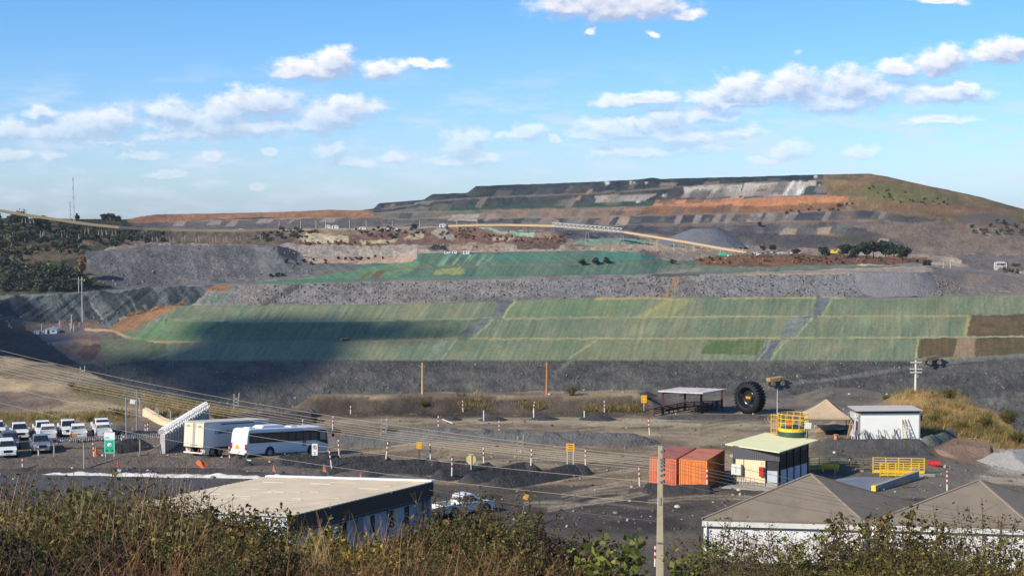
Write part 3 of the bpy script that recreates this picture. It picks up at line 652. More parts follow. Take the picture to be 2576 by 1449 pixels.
# rows scaled so that the last one is the rim; then the drop into the pit
tY = Ys[:, None] / Ys[-1]; GY = np.where(Ys[:, None] < 150, Ys[:, None], 150 + (Ys[:, None] - 150) * ((E - 150) / (Ys[-1] - 150))[None, :])
GX = (GXp - CX) / F * np.maximum(GY, 70)
GZ = gz_fn(GX, GY)
eX, eY, eZ = [GX], [GY], [GZ]
for dY, dz in ((3, -1.0), (8, -4.5), (20, -15), (60, -48), (150, -110), (560, -132)):
    y2 = E + dY; eY.append(y2[None]); eX.append(((gx - CX) / F * y2)[None]); eZ.append((GZ[-1] + dz + (fbm(gx / 30, y2 / 9, 3, 3) - .5) * .1 * abs(dz))[None])
GX, GY, GZ = map(np.concatenate, (eX, eY, eZ))
dd = GY * _cp - (GZ - H) * _sp
GPX = CX + F * GX / dd; GPY = CY - F * (GY * _sp + (GZ - H) * _cp) / dd
PXI, IMY = GPX, GPY
N0 = fbm(GX / 6, GY / 8, 5, 1); N1 = fbm(GX / 1.6, GY / 2.4, 4, 2)
TR = fbm((GX * .35 + GY) / 3.0, (GX - GY * .35) / 40, 4, 6)
wx = GPX + (fbm(GX / 3, GY / 5, 4, 40) - .5) * 46; wy = GPY + (fbm(GX / 3, GY / 5, 4, 44) - .5) * 16
C = lerp(S(106, 96, 84), S(148, 135, 114), smooth(.3, .7, N0 * .5 + TR * .6 - .05))
SOFT = [(-30, 0), (30, 0), (-15, 7), (15, -7), (-50, -5), (50, 5), (0, 13), (0, -13)]
def yp(pts, c, c2=None, warp=1.0, k=1.0): poly(pts, c, c2, warp, k)
# dark coal-stained ground
DK, DK2 = (70, 67, 66), (92, 88, 84)
yp([(-500, 1506), (-500, 1130), (-60, 1140), (330, 1145), (640, 1148), (900, 1175), (1110, 1215), (1300, 1245), (1500, 1215), (1640, 1212), (1840, 1222), (2080, 1220), (2300, 1250), (2976, 1260), (2976, 1506)], DK, DK2)
yp([(1080, 1225), (1400, 1218), (1800, 1240), (1790, 1330), (1600, 1345), (1300, 1345)], (62, 59, 59), (84, 80, 78))
yp([(1300, 1345), (1600, 1350), (1800, 1335), (1800, 1449), (1300, 1449)], (104, 96, 90), (80, 76, 72))
yp([(-500, 1185), (560, 1205), (470, 1300), (-500, 1400)], (84, 86, 92), (74, 76, 82), .3)
yp([(2050, 1100), (2400, 1098), (2440, 1165), (2330, 1150), (2040, 1150)], (92, 88, 82), (72, 70, 66))
yp([(2030, 1150), (2330, 1150), (2576, 1180), (2976, 1200), (2976, 1270), (2300, 1250), (2030, 1235)], (112, 108, 102), (90, 88, 86))
yp([(2440, 1195), (2600, 1205), (2976, 1215), (2976, 1230), (2576, 1222), (2440, 1212)], (160, 150, 136), None, .5)
yp([(1620, 1040), (1900, 1040), (2160, 1040), (2050, 1075), (1900, 1078), (1700, 1062)], (104, 100, 94), (122, 116, 108))
yp([(740, 1000), (1640, 1000), (1660, 1046), (1300, 1052), (760, 1046)], (62, 58, 55), (88, 81, 75))
yp([(-500, 900), (330, 985), (480, 1012), (330, 1060), (200, 1066), (-500, 1075)], (150, 136, 114), (178, 158, 128))
yp([(-500, 985), (130, 985), (190, 1010), (80, 1035), (-500, 1060)], (104, 94, 86), (124, 110, 98))
yp([(130, 985), (250, 960), (330, 985), (480, 1010), (420, 1035), (240, 1010)], (128, 116, 88), (104, 98, 76))
yp([(330, 985), (480, 1005), (640, 1040), (640, 1058), (500, 1045), (380, 1030)], (120, 112, 74), (142, 122, 84))
yp([(-500, 1030), (100, 1040), (330, 1035), (345, 1062), (-500, 1078)], (120, 112, 80), (98, 94, 70))
yp([(335, 1030), (450, 1040), (430, 1068), (340, 1072)], (104, 98, 94), (124, 116, 110))
yp([(-500, 1078), (400, 1068), (560, 1062), (560, 1140), (330, 1148), (-500, 1148)], (120, 112, 106), (98, 92, 88))
# knoll grass soil, red cutting, pale gravel
yp([(2230, 985), (2320, 970), (2420, 990), (2600, 1090), (2976, 1150), (2976, 1180), (2480, 1120), (2330, 1110), (2240, 1040)], (150, 122, 84), (122, 110, 76))
yp([(2350, 1110), (2440, 1092), (2500, 1120), (2560, 1135), (2510, 1165), (2430, 1165), (2340, 1150)], (136, 108, 90), (112, 98, 88))
yp([(2515, 1128), (2976, 1140), (2976, 1215), (2580, 1205), (2480, 1180)], (166, 162, 158), (136, 132, 128))
yp([(2050, 1080), (2160, 1075), (2140, 1100), (2060, 1100)], (112, 100, 88), None, .6)
yp([(1640, 1030), (1700, 940), (2976, 930), (2976, 1050), (2560, 1060), (2420, 985), (2230, 985), (2160, 1035), (2000, 1040)], (90, 87, 84), (110, 104, 98))
# wheel tracks
for l, wd, c in (([(860, 1060), (1200, 1058), (1500, 1066), (1800, 1070), (2000, 1075)], 9, (160, 150, 130)), ([(880, 1122), (1100, 1112), (1400, 1112), (1700, 1125)], 9, (158, 150, 134)), ([(1840, 1080), (1750, 1120), (1560, 1180), (1300, 1215)], 16, (150, 140, 122)),
             ([(1300, 1262), (1420, 1258)], 3, (120, 126, 134)), ([(1560, 1078), (1690, 1072)], 3, (70, 66, 60)), ([(1420, 1210), (1530, 1200)], 4, (70, 66, 60)), ([(1500, 1262), (1640, 1280)], 3, (130, 126, 120)), ([(1660, 1262), (1740, 1265)], 2.5, (160, 128, 90))):
    stroke(l, wd, c, .6, .5)
for q_ in range(46):
    rr_ = np.random.default_rng(50 + q_); x_, y_ = rr_.uniform(820, 1850), rr_.uniform(1050, 1300); L_ = rr_.uniform(120, 420); sl_ = rr_.uniform(-.06, .05) if y_ < 1130 else rr_.uniform(-.22, -.02); cv_ = rr_.uniform(-14, 14)
    for o_ in (0, 7): stroke([(x_ + L_ * t_, y_ + o_ + L_ * sl_ * t_ + cv_ * 4 * t_ * (1 - t_)) for t_ in np.linspace(0, 1, 9)], 3.4, (84, 78, 70) if q_ % 3 else (164, 154, 134), .5, .15)
# the hillside under the bushes
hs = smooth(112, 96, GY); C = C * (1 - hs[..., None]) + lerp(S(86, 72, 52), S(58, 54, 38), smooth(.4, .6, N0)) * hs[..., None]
beyond = smooth(0, 3, GY - E[None, :]); C = C * (1 - beyond[..., None]) + np.array(S(80, 78, 78)) * beyond[..., None]
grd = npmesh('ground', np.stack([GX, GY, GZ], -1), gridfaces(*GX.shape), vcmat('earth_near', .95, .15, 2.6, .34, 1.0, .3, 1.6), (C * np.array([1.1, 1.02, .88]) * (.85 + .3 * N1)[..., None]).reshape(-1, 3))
struct(grd)
def gz1(x, y): return float(gz_fn(np.array([[x]]), np.array([[y]]))[0, 0])
def onground(px, py):
    """world point on the near ground seen at an image position"""
    a, b = ray(px, py); Y = (0 - H) / b
    for _ in range(12):
        z = gz1(a * Y, Y); Y = .5 * Y + .5 * (z - H) / b
    return Vector((a * Y, Y, gz1(a * Y, Y)))
SCL = lambda Y: F / Y   # px per metre
# ------------------------------------------------------------------ materials for built things
WHITE = mat('white paint', S(214, 212, 204), .5, 0, .06, 2, .35, S(150, 138, 120))
CREAM = mat('cream paint', S(222, 200, 160), .6, 0, .05, 2, .25, S(160, 136, 104))
DARKMETAL = mat('dark sheet metal', S(52, 50, 52), .5, .2, .15, 3, .3)
DARKBROWN = mat('dark brown fascia', S(48, 40, 36), .6, 0, .15, 2)
BLUEWHITE = mat('pale wall panel', S(176, 182, 188), .6, 0, .06, 2, .3)
GLASS = mat('dark glass', (.02, .024, .03), .2, 0, .2, 2, spec=.6)
STEEL = mat('galvanised steel', S(150, 150, 150), .45, .5, .1, 5)
YELLOW = mat('yellow paint', S(228, 186, 44), .5, 0, .08, 3, .3, S(150, 116, 60))
RED = mat('red paint', S(186, 36, 34), .5, 0, .1, 3)
BLACK = mat('black rubber', (.018, .018, .02), .55, 0, .3, 6, .25, (.07, .06, .055))
CONC = mat('concrete', S(158, 152, 140), .85, 0, .12, 4, .4, S(96, 90, 82), bump=.3)
WOODRED = mat('dark red timber', S(86, 56, 54), .7, 0, .2, 4)
WOOD = mat('pole timber', S(190, 152, 108), .8, 0, .2, 3, .5, S(110, 80, 56), stretch=(6, 6, .6))
ORANGEW = mat('orange weathered timber', S(176, 112, 70), .8, 0, .2, 3, .4, S(110, 76, 56), stretch=(6, 6, .6))
CLAY = mat('beige tile', S(124, 112, 97), .85, 0, .12, 1.2, .5, S(92, 83, 72), bump=.4, bscale=6)
GREENW = mat('green tank paint', S(44, 74, 62), .5, 0, .12, 3, .3)
TARP = mat('beige tarpaulin', S(178, 154, 124), .8, 0, .08, 2, .3, S(130, 108, 84))
FILM = mat('white plastic film', S(204, 200, 192), .4, 0, .15, 1.2, .8, S(132, 124, 114))
ORANGE1 = mat('faded orange container paint', S(212, 114, 82), .7, 0, .14, 1.5, .5, S(140, 76, 56))
ORANGE2 = mat('orange container paint', S(228, 128, 56), .65, 0, .14, 1.5, .5, S(166, 86, 48))
ORANGEROOF = mat('rusty orange roof paint', S(160, 92, 72), .75, 0, .2, 1.2, .8, S(112, 64, 54))
SOIL = mat('coal soil', S(82, 78, 74), .95, 0, .45, 1.6, .7, S(46, 46, 48), bump=1, bscale=3.5, bdist=.28)
SOILB = mat('brown coal soil', S(100, 89, 80), .95, 0, .45, 1.6, .7, S(58, 54, 52), bump=1, bscale=3.5, bdist=.28)
ORG = mat('orange plastic', S(230, 96, 40), .5, 0, .1, 4)

class Wall:
    def __init__(s, A, B, org):
        s.A = Vector((A[0] - org[0], A[1] - org[1], 0)); s.B = Vector((B[0] - org[0], B[1] - org[1], 0))
        s.d = (s.B - s.A); s.L = s.d.length; s.d = s.d / s.L; s.n = Vector((s.d.y, -s.d.x, 0))
    def p(s, u, z, o=0): return s.A + s.d * u + s.n * o + Vector((0, 0, z))
    def panel(s, mb, u0, u1, z0, z1, o0, o1, z1b=None):
        zb = z1 if z1b is None else z1b
        return mb.hexa([s.p(u0, z0, o1), s.p(u1, z0, o1), s.p(u1, z0, o0), s.p(u0, z0, o0)], [s.p(u0, z1, o1), s.p(u1, zb, o1), s.p(u1, zb, o0), s.p(u0, z1, o0)])
def slab(mb, pts, th):
    n = len(pts); t = [Vector(p) for p in pts]; b = [p - Vector((0, 0, th)) for p in t]
    return mb.add(t + b, [tuple(range(n)), tuple(reversed(range(n, 2 * n)))] + [(i, n + i, n + (i + 1) % n, (i + 1) % n) for i in range(n)])
Z = lambda x, y, z: Vector((x, y, z))

# --- kiosk with the pale green roof
W0, F0, R0 = gnd(1846, 1219), gnd(1959, 1227), gnd(2034, 1204)
k = thing('site_office', 'small cream and dark office with a pale green sloping roof beside the orange containers', 'office', (W0.x, W0.y, 0))
w1, w2 = Wall(W0, F0, W0), Wall(F0, R0, W0)
B0 = W0 + (R0 - F0); w3, w4 = Wall(R0, B0, W0), Wall(B0, W0, W0)
mb = MB(); w1.panel(mb, 0, w1.L * .70, .36, 2.42, -.15, 0); mb.build('cream_wall', CREAM, k)
mb = MB(); w1.panel(mb, -.02, w1.L, 0, .36, -.15, .012); w2.panel(mb, .012, w2.L, 0, .2, -.15, .012); mb.build('plinth', CONC, k)
mb = MB(); w1.panel(mb, -.1, w1.L + .05, 2.42, 3.62, -.12, .03, 3.35)
for i in range(22): w1.panel(mb, -.08 + i * w1.L / 21.6, -.02 + i * w1.L / 21.6, 2.42, 3.5, .03, .06, 3.42)
mb.build('corrugated_fascia', mat('grey corrugated sheet', S(92, 90, 94), .5, .2, .12, 3), k)
mb = MB(); w1.panel(mb, w1.L * .715, w1.L, .36, 2.42, -.25, -.10); w2.panel(mb, .17, w2.L, .2, 3.3, -.25, -.05); w3.panel(mb, 0, w3.L, 0, 3.3, -.15, 0); w4.panel(mb, 0, w4.L, 0, 3.4, -.15, 0)
mb.build('dark_wall', DARKMETAL, k)
for i in range(4):
    mb = MB(); a = .3 + i * (w2.L - .5) / 4; w2.panel(mb, a, a + (w2.L - .5) / 4 - .14, .25, 1.55, -.05, -.01); mb.build('lower_panel', BLUEWHITE, k)
    mb = MB(); w2.panel(mb, a, a + (w2.L - .5) / 4 - .14, 1.62, 2.9, -.05, -.02); f = mb.build('window', mat('shaded dark glass', (.012, .014, .018), .55, 0, .2, 2, spec=.15), k)
    mb = MB(); w2.panel(mb, a - .1, a - .02, .2, 3.2, -.05, .06); mb.build('post', DARKMETAL, k)
mb = MB(); w1.panel(mb, w1.L * .74, w1.L * .97, .4, 1.5, -.10, -.06); mb.build('lower_panel', BLUEWHITE, k)
for a_, b_, c_ in ((w1.L * .70, w1.L * .715, .04), (w1.L - .12, w1.L, .05), (-.1, 0, .04)): mb = MB(); w1.panel(mb, a_, b_, 0, 2.42, -.05, c_); mb.build('post', DARKMETAL, k)
mb = MB(); w1.panel(mb, w1.L * .215, w1.L * .228, .36, 2.42, 0, .012); mb.build('wall_joint', DARKMETAL, k)
rp = [at(1824, 1116.3, 144.3), at(1961, 1137, 140.8), at(2059, 1106, 148.4), at(1926, 1087.5, 152.4)]
mb = MB(); slab(mb, [p - Z(W0.x, W0.y, 0) for p in rp], .08); mb.build('roof', mat('pale green roof sheet', S(234, 227, 172), .55, 0, .06, .8, .35, S(190, 190, 154), stretch=(1, 5, 1)), k)
mb = MB(); w1.panel(mb, -.12, .78, 1.0, 1.95, .04, .46); e = mb.build('electric_cabinet', mat('grey white cabinet', S(206, 204, 196), .5), k)
mb = MB(); w1.panel(mb, .3, .34, 1.2, 1.7, .46, .465); w1.panel(mb, .28, .36, 1.62, 1.7, .465, .47); mb.build('cabinet_mark', DARKMETAL, e)
mb = MB(); w1.panel(mb, w1.L * .575, w1.L * .675, .98, 1.82, .01, .26); e = mb.build('fire_hose_box', RED, k)
mb = MB(); w1.panel(mb, w1.L * .59, w1.L * .62, 1.5, 1.62, .26, .266); mb.build('hose_box_window', BLACK, e)
for q in (.608, .645): mb = MB(); w1.panel(mb, w1.L * q, w1.L * q + .035, 2.0, 2.2, .002, .008); mb.build('wall_mark', DARKMETAL, k)
mb = MB()
for i in range(5): mb.cyl(w1.p(.5 + i * .42, 0, .75), w1.p(.5 + i * .42, .85 - .0 * i, .75), .025, n=6)
mb.cyl(w1.p(.5, .85, .75), w1.p(2.2, .85, .75), .025, n=6); mb.cyl(w1.p(.5, .5, .75), w1.p(2.2, .5, .75), .02, n=6)
for q in (.1, .55): mb.cyl(w1.p(q, 0, .25), w1.p(q, 1.0, .25), .04, n=6)
mb.build('pipe_rail', STEEL, k)
mb = MB(); slab(mb, [Z(*p) for p in (gnd(1815, 1228) - W0, gnd(1955, 1238) - W0, gnd(1990, 1222) - W0, gnd(1850, 1212) - W0)], .02)
for i, v in enumerate(mb.v): mb.v[i] = (v[0], v[1], .09 if i < 4 else -.3)
mb.build('concrete_apron', CONC, k)

# --- orange shipping containers
def container(A, B, L, h, m, mr, label, leftc):
    org = (A.x, A.y); c = thing('shipping_container', label, 'container', (A.x, A.y, A.z), group='orange shipping containers')
    d = (B - A); d.z = 0; wd = d.length; d /= wd; n = Vector((-d.y, d.x, 0))
    f = Wall(A, B, A); C0 = B + n * L; D0 = A + n * L
    r = Wall(B, C0, A); bk = Wall(C0, D0, A); l = Wall(D0, A, A)
    mb = MB()
    for wl in (r, l, bk): wl.panel(mb, 0, wl.L, .1, h - .1, -.06, -.03)
    for wl in (r, l):
        q = int(wl.L / .28)
        for i in range(q): wl.panel(mb, i * wl.L / q, i * wl.L / q + .14, .12, h - .12, -.03, .0)
    mb.build('side_wall', m, c)
    mb = MB(); slab(mb, [Z(*(p - A).xy, h) for p in (A, B, C0, D0)], .08); mb.build('container_roof', mr, c)
    mb = MB()
    for wl, u in ((f, .06), (f, f.L - .06), (bk, .06), (bk, bk.L - .06)): wl.panel(mb, u - .06, u + .06, 0, h - .085, -.13, .015)
    f.panel(mb, .13, f.L - .13, h - .2, h - .085, -.1, .01); f.panel(mb, .13, f.L - .13, 0, .12, -.1, .01); r.panel(mb, .13, r.L - .13, h - .18, h - .085, -.1, .01); r.panel(mb, .13, r.L - .13, 0, .12, -.1, .01)
    mb.build('corner_frame', m, c)
    for s in (0, 1):
        a = .14 + s * (f.L - .28) / 2; mb = MB(); f.panel(mb, a, a + (f.L - .28) / 2 - .015, .13, h - .21, -.08, -.03); dr = mb.build('door', m, c)
        mb = MB()
        for i in range(4): f.panel(mb, a + .06 + i * .27, a + .2 + i * .27, .16, h - .24, -.03, .002)
        mb.build('door_corrugation', m, dr)
        mb = MB()
        for q in (.02, .55): mb.cyl(f.p(a + q + .32, .15, .02), f.p(a + q + .32, h - .22, .02), .018, n=6)
        if leftc: pass
        mb.build('locking_bar', mat('pale bar paint', S(214, 150, 110), .5), dr)
    return c
_cd = Z(.938, -.346, 0); A1 = gnd(1634, 1221); B1 = A1 + _cd * 2.5; A2 = B1 + _cd * .26; B2 = A2 + _cd * 2.6
container(A1, B1, 7.6, 2.6, ORANGE1, ORANGEROOF, 'faded salmon orange container, left of the two, behind the concrete pole', True)
container(A2, B2, 7.2, 2.6, ORANGE2, mat('orange roof sheet', S(186, 112, 78), .7, 0, .16, 1.2, .7, S(130, 76, 58)), 'brighter orange container touching the small office, right of the two', False)

# --- two low white buildings with beige pyramid roofs
def pyramid_house(FL, FR, BR, apex, label):
    BL = FL + (BR - FR); ctr = (FL + BR) / 2; h = thing('pavilion_building', label, 'building', (FL.x, FL.y, 0), group='white buildings with beige pyramid roofs')
    o = Z(FL.x, FL.y, 0); ez = FL.z
    c4 = [FL - o, FR - o, BR - o, BL - o]
    for p in c4: p.z = ez
    ap = Z(*(ctr - o).xy, apex)
    e2 = [ap + (p - ap) * 1.015 for p in c4]
    mb = MB(); mb.add(e2 + [ap] + [p - Z(0, 0, .14) for p in e2], [(0, 1, 4), (1, 2, 4), (2, 3, 4), (3, 0, 4), (0, 5, 6, 1), (1, 6, 7, 2), (2, 7, 8, 3), (3, 8, 5, 0), (8, 7, 6, 5)])
    rf = mb.build('roof', CLAY, h)
    mb = MB()
    for p in e2: mb.bar(p + Z(0, 0, .03), ap + Z(0, 0, .03), .16, .07)
    mb.build('ridge_caps', mat('ridge tile', S(142, 129, 112), .85), rf)
    mb = MB()
    for i in range(4):
        a, b = c4[i] , c4[(i + 1) % 4]; wl = Wall(a, b, (0, 0)); wl.panel(mb, .02, wl.L - .02, 0, ez - .2, -.25, -.06 - .002 * i)
    mb.build('wall', mat('white house wall', S(222, 218, 214), .7, 0, .05, 1, .3, S(176, 168, 160)), h)
    mb = MB(); wl = Wall(c4[0], c4[1], (0, 0)); wl.panel(mb, -.1, wl.L + .1, ez - .55, ez - .15, 0, .05); mb.build('fascia_board', WHITE, h)
    mb = MB(); wl.panel(mb, -.05, wl.L + .05, ez - .62, ez - .555, -.05, .09); mb.build('gutter', DARKMETAL, h)
    mb = MB(); mb.cyl(wl.p(wl.L - .15, 0, .12), wl.p(wl.L - .15, ez - .6, .12), .05, n=8); mb.build('downpipe', STEEL, h)
    return h
pyramid_house(at(1769.5, 1303, 111), at(2176, 1313, 109.4), at(2296, 1266, 116.8), 5.75, 'white building with beige pyramid roof beside the concrete pole, left one of the pair')
pyramid_house(at(2190, 1313, 109.6), at(2600, 1326, 107.8), at(2722, 1276, 115.2), 5.55, 'white building with beige pyramid roof cut by the right edge of the view')
p = gnd(2238, 1452); fx = thing('fire_extinguisher', 'small red fire extinguisher on the white wall behind the leafy bushes', 'extinguisher', (p.x, 106.6, .15))
MB().lathe([(.0, 0), (.1, 0), (.1, .5), (.06, .6), (.03, .62)], 12).build('cylinder', RED, fx); MB().box(0, 0, .66, .16, .05, .06).build('valve', BLACK, fx)

# --- workshop with the big beige roof
Rr = at(1090, 1210, 122); Br = at(672, 1198, 131); d = (Br - Rr); d2 = Vector((d.x, d.y, 0)); wd = d2.length; vv = d2 / wd; uu = Vector((vv.y, -vv.x, 0)) * -1
if uu.y > 0: uu = -uu
ws = thing('workshop', 'long low workshop with a beige metal roof and dark fascia in the foreground', 'building', (Rr.x, Rr.y, 0))
o = Z(Rr.x, Rr.y, 0); Lw = 17.2
q = [Rr - o, Rr - o + uu * Lw, Br - o + uu * Lw, Br - o]; q[1].z = Rr.z; q[2].z = Br.z
ROOFM = mat('beige roof sheet', S(188, 173, 148), .5, 0, .08, .5, .5, S(156, 141, 120))
mb = MB(); slab(mb, q, .07)
for i in range(34):   # standing ribs of the sheet
    a = q[0] + (q[1] - q[0]) * (i + .5) / 34; b = q[3] + (q[2] - q[3]) * (i + .5) / 34; mb.bar(a + Z(0, 0, .012), b + Z(0, 0, .012), .05, .03)
rf = mb.build('roof', ROOFM, ws)
for i in range(26):
    mb = MB(); random.seed(300 + i); s_ = random.random(); t_ = random.random() * .8; a = q[0] + (q[1] - q[0]) * s_ + (q[3] - q[0]) * t_; b = a + (q[3] - q[0]) * random.uniform(.05, .16)
    mb.bar(a + Z(0, 0, .03), b + Z(0, 0, .03), .09, .03); mb.build('roof_flashing', mat('light flashing', S(208, 194, 168), .5), rf)
mb = MB(); mb.bar(q[3] + Z(0, 0, .05), q[0] + Z(0, 0, .05), .5, .12); mb.build('roof_glare_strip', mat('painted roof glare', S(240, 238, 232), .3), rf)  # white strip added as painted sun glare along the back roof edge
wf = Wall((q[1].x, q[1].y), (q[0].x, q[0].y), (0, 0))
mb = MB(); wf.panel(mb, 0, wf.L, 2.75, Rr.z - .075, -.12, .02); mb.build('fascia', DARKBROWN, ws)
mb = MB(); wf.panel(mb, 0, wf.L, 2.6, 2.70, -.7, -.2); wf.panel(mb, 0, wf.L, 2.42, 2.5, -.75, -.3); mb.build('beam', mat('grey beam', S(96, 98, 104), .5), ws)
mb = MB(); wf.panel(mb, .2, wf.L - .2, 0, 2.75, -1.05, -.9); mb.build('front_wall', BLUEWHITE, ws)
mb = MB(); wl = Wall((q[0].x, q[0].y), (q[3].x, q[3].y), (0, 0)); wl.panel(mb, .1, wl.L - .1, 0, 3.9, -.2, -.1, 2.8); wl = Wall((q[3].x, q[3].y), (q[2].x, q[2].y), (0, 0)); wl.panel(mb, .1, wl.L - .1, 0, 2.7, -.3, -.2); wl = Wall((q[2].x, q[2].y), (q[1].x, q[1].y), (0, 0)); wl.panel(mb, .1, wl.L - .1, 0, 2.8, -.3, -.2, 3.9); mb.build('side_wall', BLUEWHITE, ws)
for u0, u1, mm, nm in ((4.6, 5.5, GLASS, 'door'), (6.6, 7.4, GLASS, 'window'), (8.3, 9.4, mat('grey door', S(120, 126, 134), .5), 'door'), (10.3, 10.8, GLASS, 'window'), (12.6, 13.2, GLASS, 'window'), (14.6, 15.2, DARKMETAL, 'door')):
    mb = MB(); wf.panel(mb, u0, u1, .1 if nm == 'door' else .9, 2.2, -.9, -.86); dd_ = mb.build(nm, mm, ws)
    if nm == 'door': mb = MB(); wf.panel(mb, u1 - .14, u1 - .06, 1.0, 1.2, -.86, -.82); mb.build('handle', STEEL, dd_)
for u in (3.9, 7.9, 11.6, 16.2): mb = MB(); wf.panel(mb, u, u + .14, 0, 2.75, -.35, -.2); mb.build('post', mat('grey post', S(110, 112, 116), .5), ws)
for u in (4.2, 11.5): mb = MB(); mb.lathe([(0, .12), (.08, .1), (.1, 0), (0, -.02)], 10, 'X', tuple(wf.p(u, Rr.z - .02, .12))); mb.build('floodlight', STEEL, ws)

# --- white plastic film over the pond edge
def ridge(name, pts, w, h, m, seed=1, n=60, sharp=.5, rough=.35, close=True):
    # sharp < .4: a crisp triangular crest
    """long bank: centre line points (world), width and height in metres"""
    P = [Vector(p) for p in pts]; seg = [(b - a).length for a, b in zip(P[:-1], P[1:])]; L = sum(seg); out = []
    for i in range(n):
        s = L * i / (n - 1); j = 0
        while j < len(seg) - 1 and s > seg[j]: s -= seg[j]; j += 1
        out.append(P[j] + (P[j + 1] - P[j]) * min(1, s / seg[j]))
    m_ = 21; V = np.zeros((n, m_, 3))
    for i, p in enumerate(out):
        t = (out[min(i + 1, n - 1)] - out[max(i - 1, 0)]); t.z = 0; t.normalize(); nn = Vector((-t.y, t.x, 0))
        en = math.sin(math.pi * min(.5, min(i, n - 1 - i) / (n * .09) * .5 + .02)) if close else 1
        for k_ in range(m_):
            u = k_ / (m_ - 1) * 2 - 1
            pr = max(0, 1 - abs(u) ** (1.5 if sharp > .4 else 1.05)) ** (1.0 if sharp < .6 else .7)
            q_ = p + nn * (u * w / 2 * (.5 + .5 * en)); V[i, k_] = (q_.x, q_.y, -.06 + h * pr * en)
    V[..., 2] += gz_fn(V[..., 0], V[..., 1])
    nz = fbm(V[..., 0] * .9 + seed * 31, V[..., 1] * .9 + seed * 17, 5, seed) - .5; nz2 = fbm(V[..., 0] * .35 + seed * 3, V[..., 1] * .35, 3, seed + 5) - .5
    edge = np.sin(np.linspace(0, math.pi, m_))[None]
    V[..., 2] += (nz * rough * 1.4 + nz2 * rough) * edge * h; V[..., 0] += nz * rough * h * .8; V[..., 1] += nz2 * rough * h
    c0 = V.reshape(-1, 3).mean(0); c0[2] = 0
    ob = npmesh(name, V - c0, gridfaces(n, m_), m, smoothf=False); ob.location = c0; return ob
fo = ridge('plastic_sheet', [gnd(90, 1192), gnd(300, 1196), gnd(520, 1200), gnd(690, 1204)], 1.1, .32, FILM, 3, 240, .5, 1.0)
tag(fo, 'crumpled white plastic film laid over the bank beside the workshop roof', 'plastic sheet')

# --- open timber shelter
P1, P2, P3 = gnd(1668, 1041.6), gnd(1722.7, 1030), gnd(1764, 1037); P4 = P2 + P3 - P1
base = P1.copy(); zb = gz1(P1.x, P1.y)
sh = thing('shelter', 'open dark red timber shelter with a pale roof and railings next to the giant tyre', 'shelter', (P1.x, P1.y, 0))
L_ = [Vector((p.x - P1.x, p.y - P1.y, gz1(p.x, p.y) - .05)) for p in (P1, P2, P3, P4)]
for i, p in enumerate(L_):
    mb = MB(); tz_ = 2.62 if i in (0, 2) else 2.4; mb.box(p.x, p.y, (p.z + tz_) / 2, .27, .27, tz_ - p.z); mb.build('post', WOODRED, sh)
mb = MB()
bz = (2.72, 2.5, 2.72, 2.5)
for a, b in ((0, 1), (0, 2), (1, 3), (2, 3)): mb.bar(Z(L_[a].x, L_[a].y, bz[a]), Z(L_[b].x, L_[b].y, bz[b]), .16, .24)
mb.build('roof_beam', WOODRED, sh)
rc = [at(1656, 983.5, 196.6), at(1767, 988.5, 194.8), at(1829, 978, 201.2), at(1712, 974, 203.2)]
mb = MB(); slab(mb, [p - Z(P1.x, P1.y, 0) for p in rc], .1)
for i in range(9):
    a = rc[0].lerp(rc[1], i / 8) - Z(P1.x, P1.y, -.01); b = rc[3].lerp(rc[2], i / 8) - Z(P1.x, P1.y, -.01); mb.bar(a, b, .12, .06)
mb.build('roof', mat('pale pink roof sheet', S(228, 212, 198), .5, 0, .06, 1, .25), sh)
def railing(parent, a, b, h0, nrail, name='railing', m=WOODRED, th=.13, posts=4, gap=.22, top=None):
    mb = MB()
    for i in range(posts + 1):
        p = a.lerp(b, i / posts); mb.bar(p, p + Z(0, 0, h0), th, th)
    for j in range(nrail):
        z = h0 - .04 - j * gap; mb.bar(a + Z(0, 0, z), b + Z(0, 0, z), th * .55, th * .9)
    return mb.build(name, m, parent)
fr = P1 - P2; pf = L_[0] + Vector((fr.x, fr.y, 0)) * .42; pf.z = L_[0].z
railing(sh, pf, L_[1], 1.05, 4); railing(sh, L_[1], L_[3], 1.05, 4); railing(sh, L_[2], L_[3], 1.05, 4)
pg = L_[2] + Vector((fr.x, fr.y, 0)) * .35; pg.z = L_[2].z - .1; railing(sh, pg, L_[2], 1.05, 4, posts=2)
for a, b in ((0, 1), (2, 3), (1, 3)):
    mb = MB(); c = (L_[0] + L_[3]) / 2
    pa, pb = L_[a].lerp(c, .12), L_[b].lerp(c, .12); mb.bar(pa + Z(0, 0, .45), pb + Z(0, 0, .45), .4, .07)
    for t_ in (.1, .36, .63, .9): p = pa.lerp(pb, t_); mb.bar(p, p + Z(0, 0, .42), .12, .12)
    mb.build('bench', WOODRED, sh)

# --- giant tyre on display
tc_ = gnd(1884, 1041); TZ = gz1(tc_.x, tc_.y)
ty = thing('giant_tyre', 'giant black mining tyre standing upright with a yellow hub plate', 'tyre', (tc_.x + .2, tc_.y + .6, TZ), R(180 + 43))
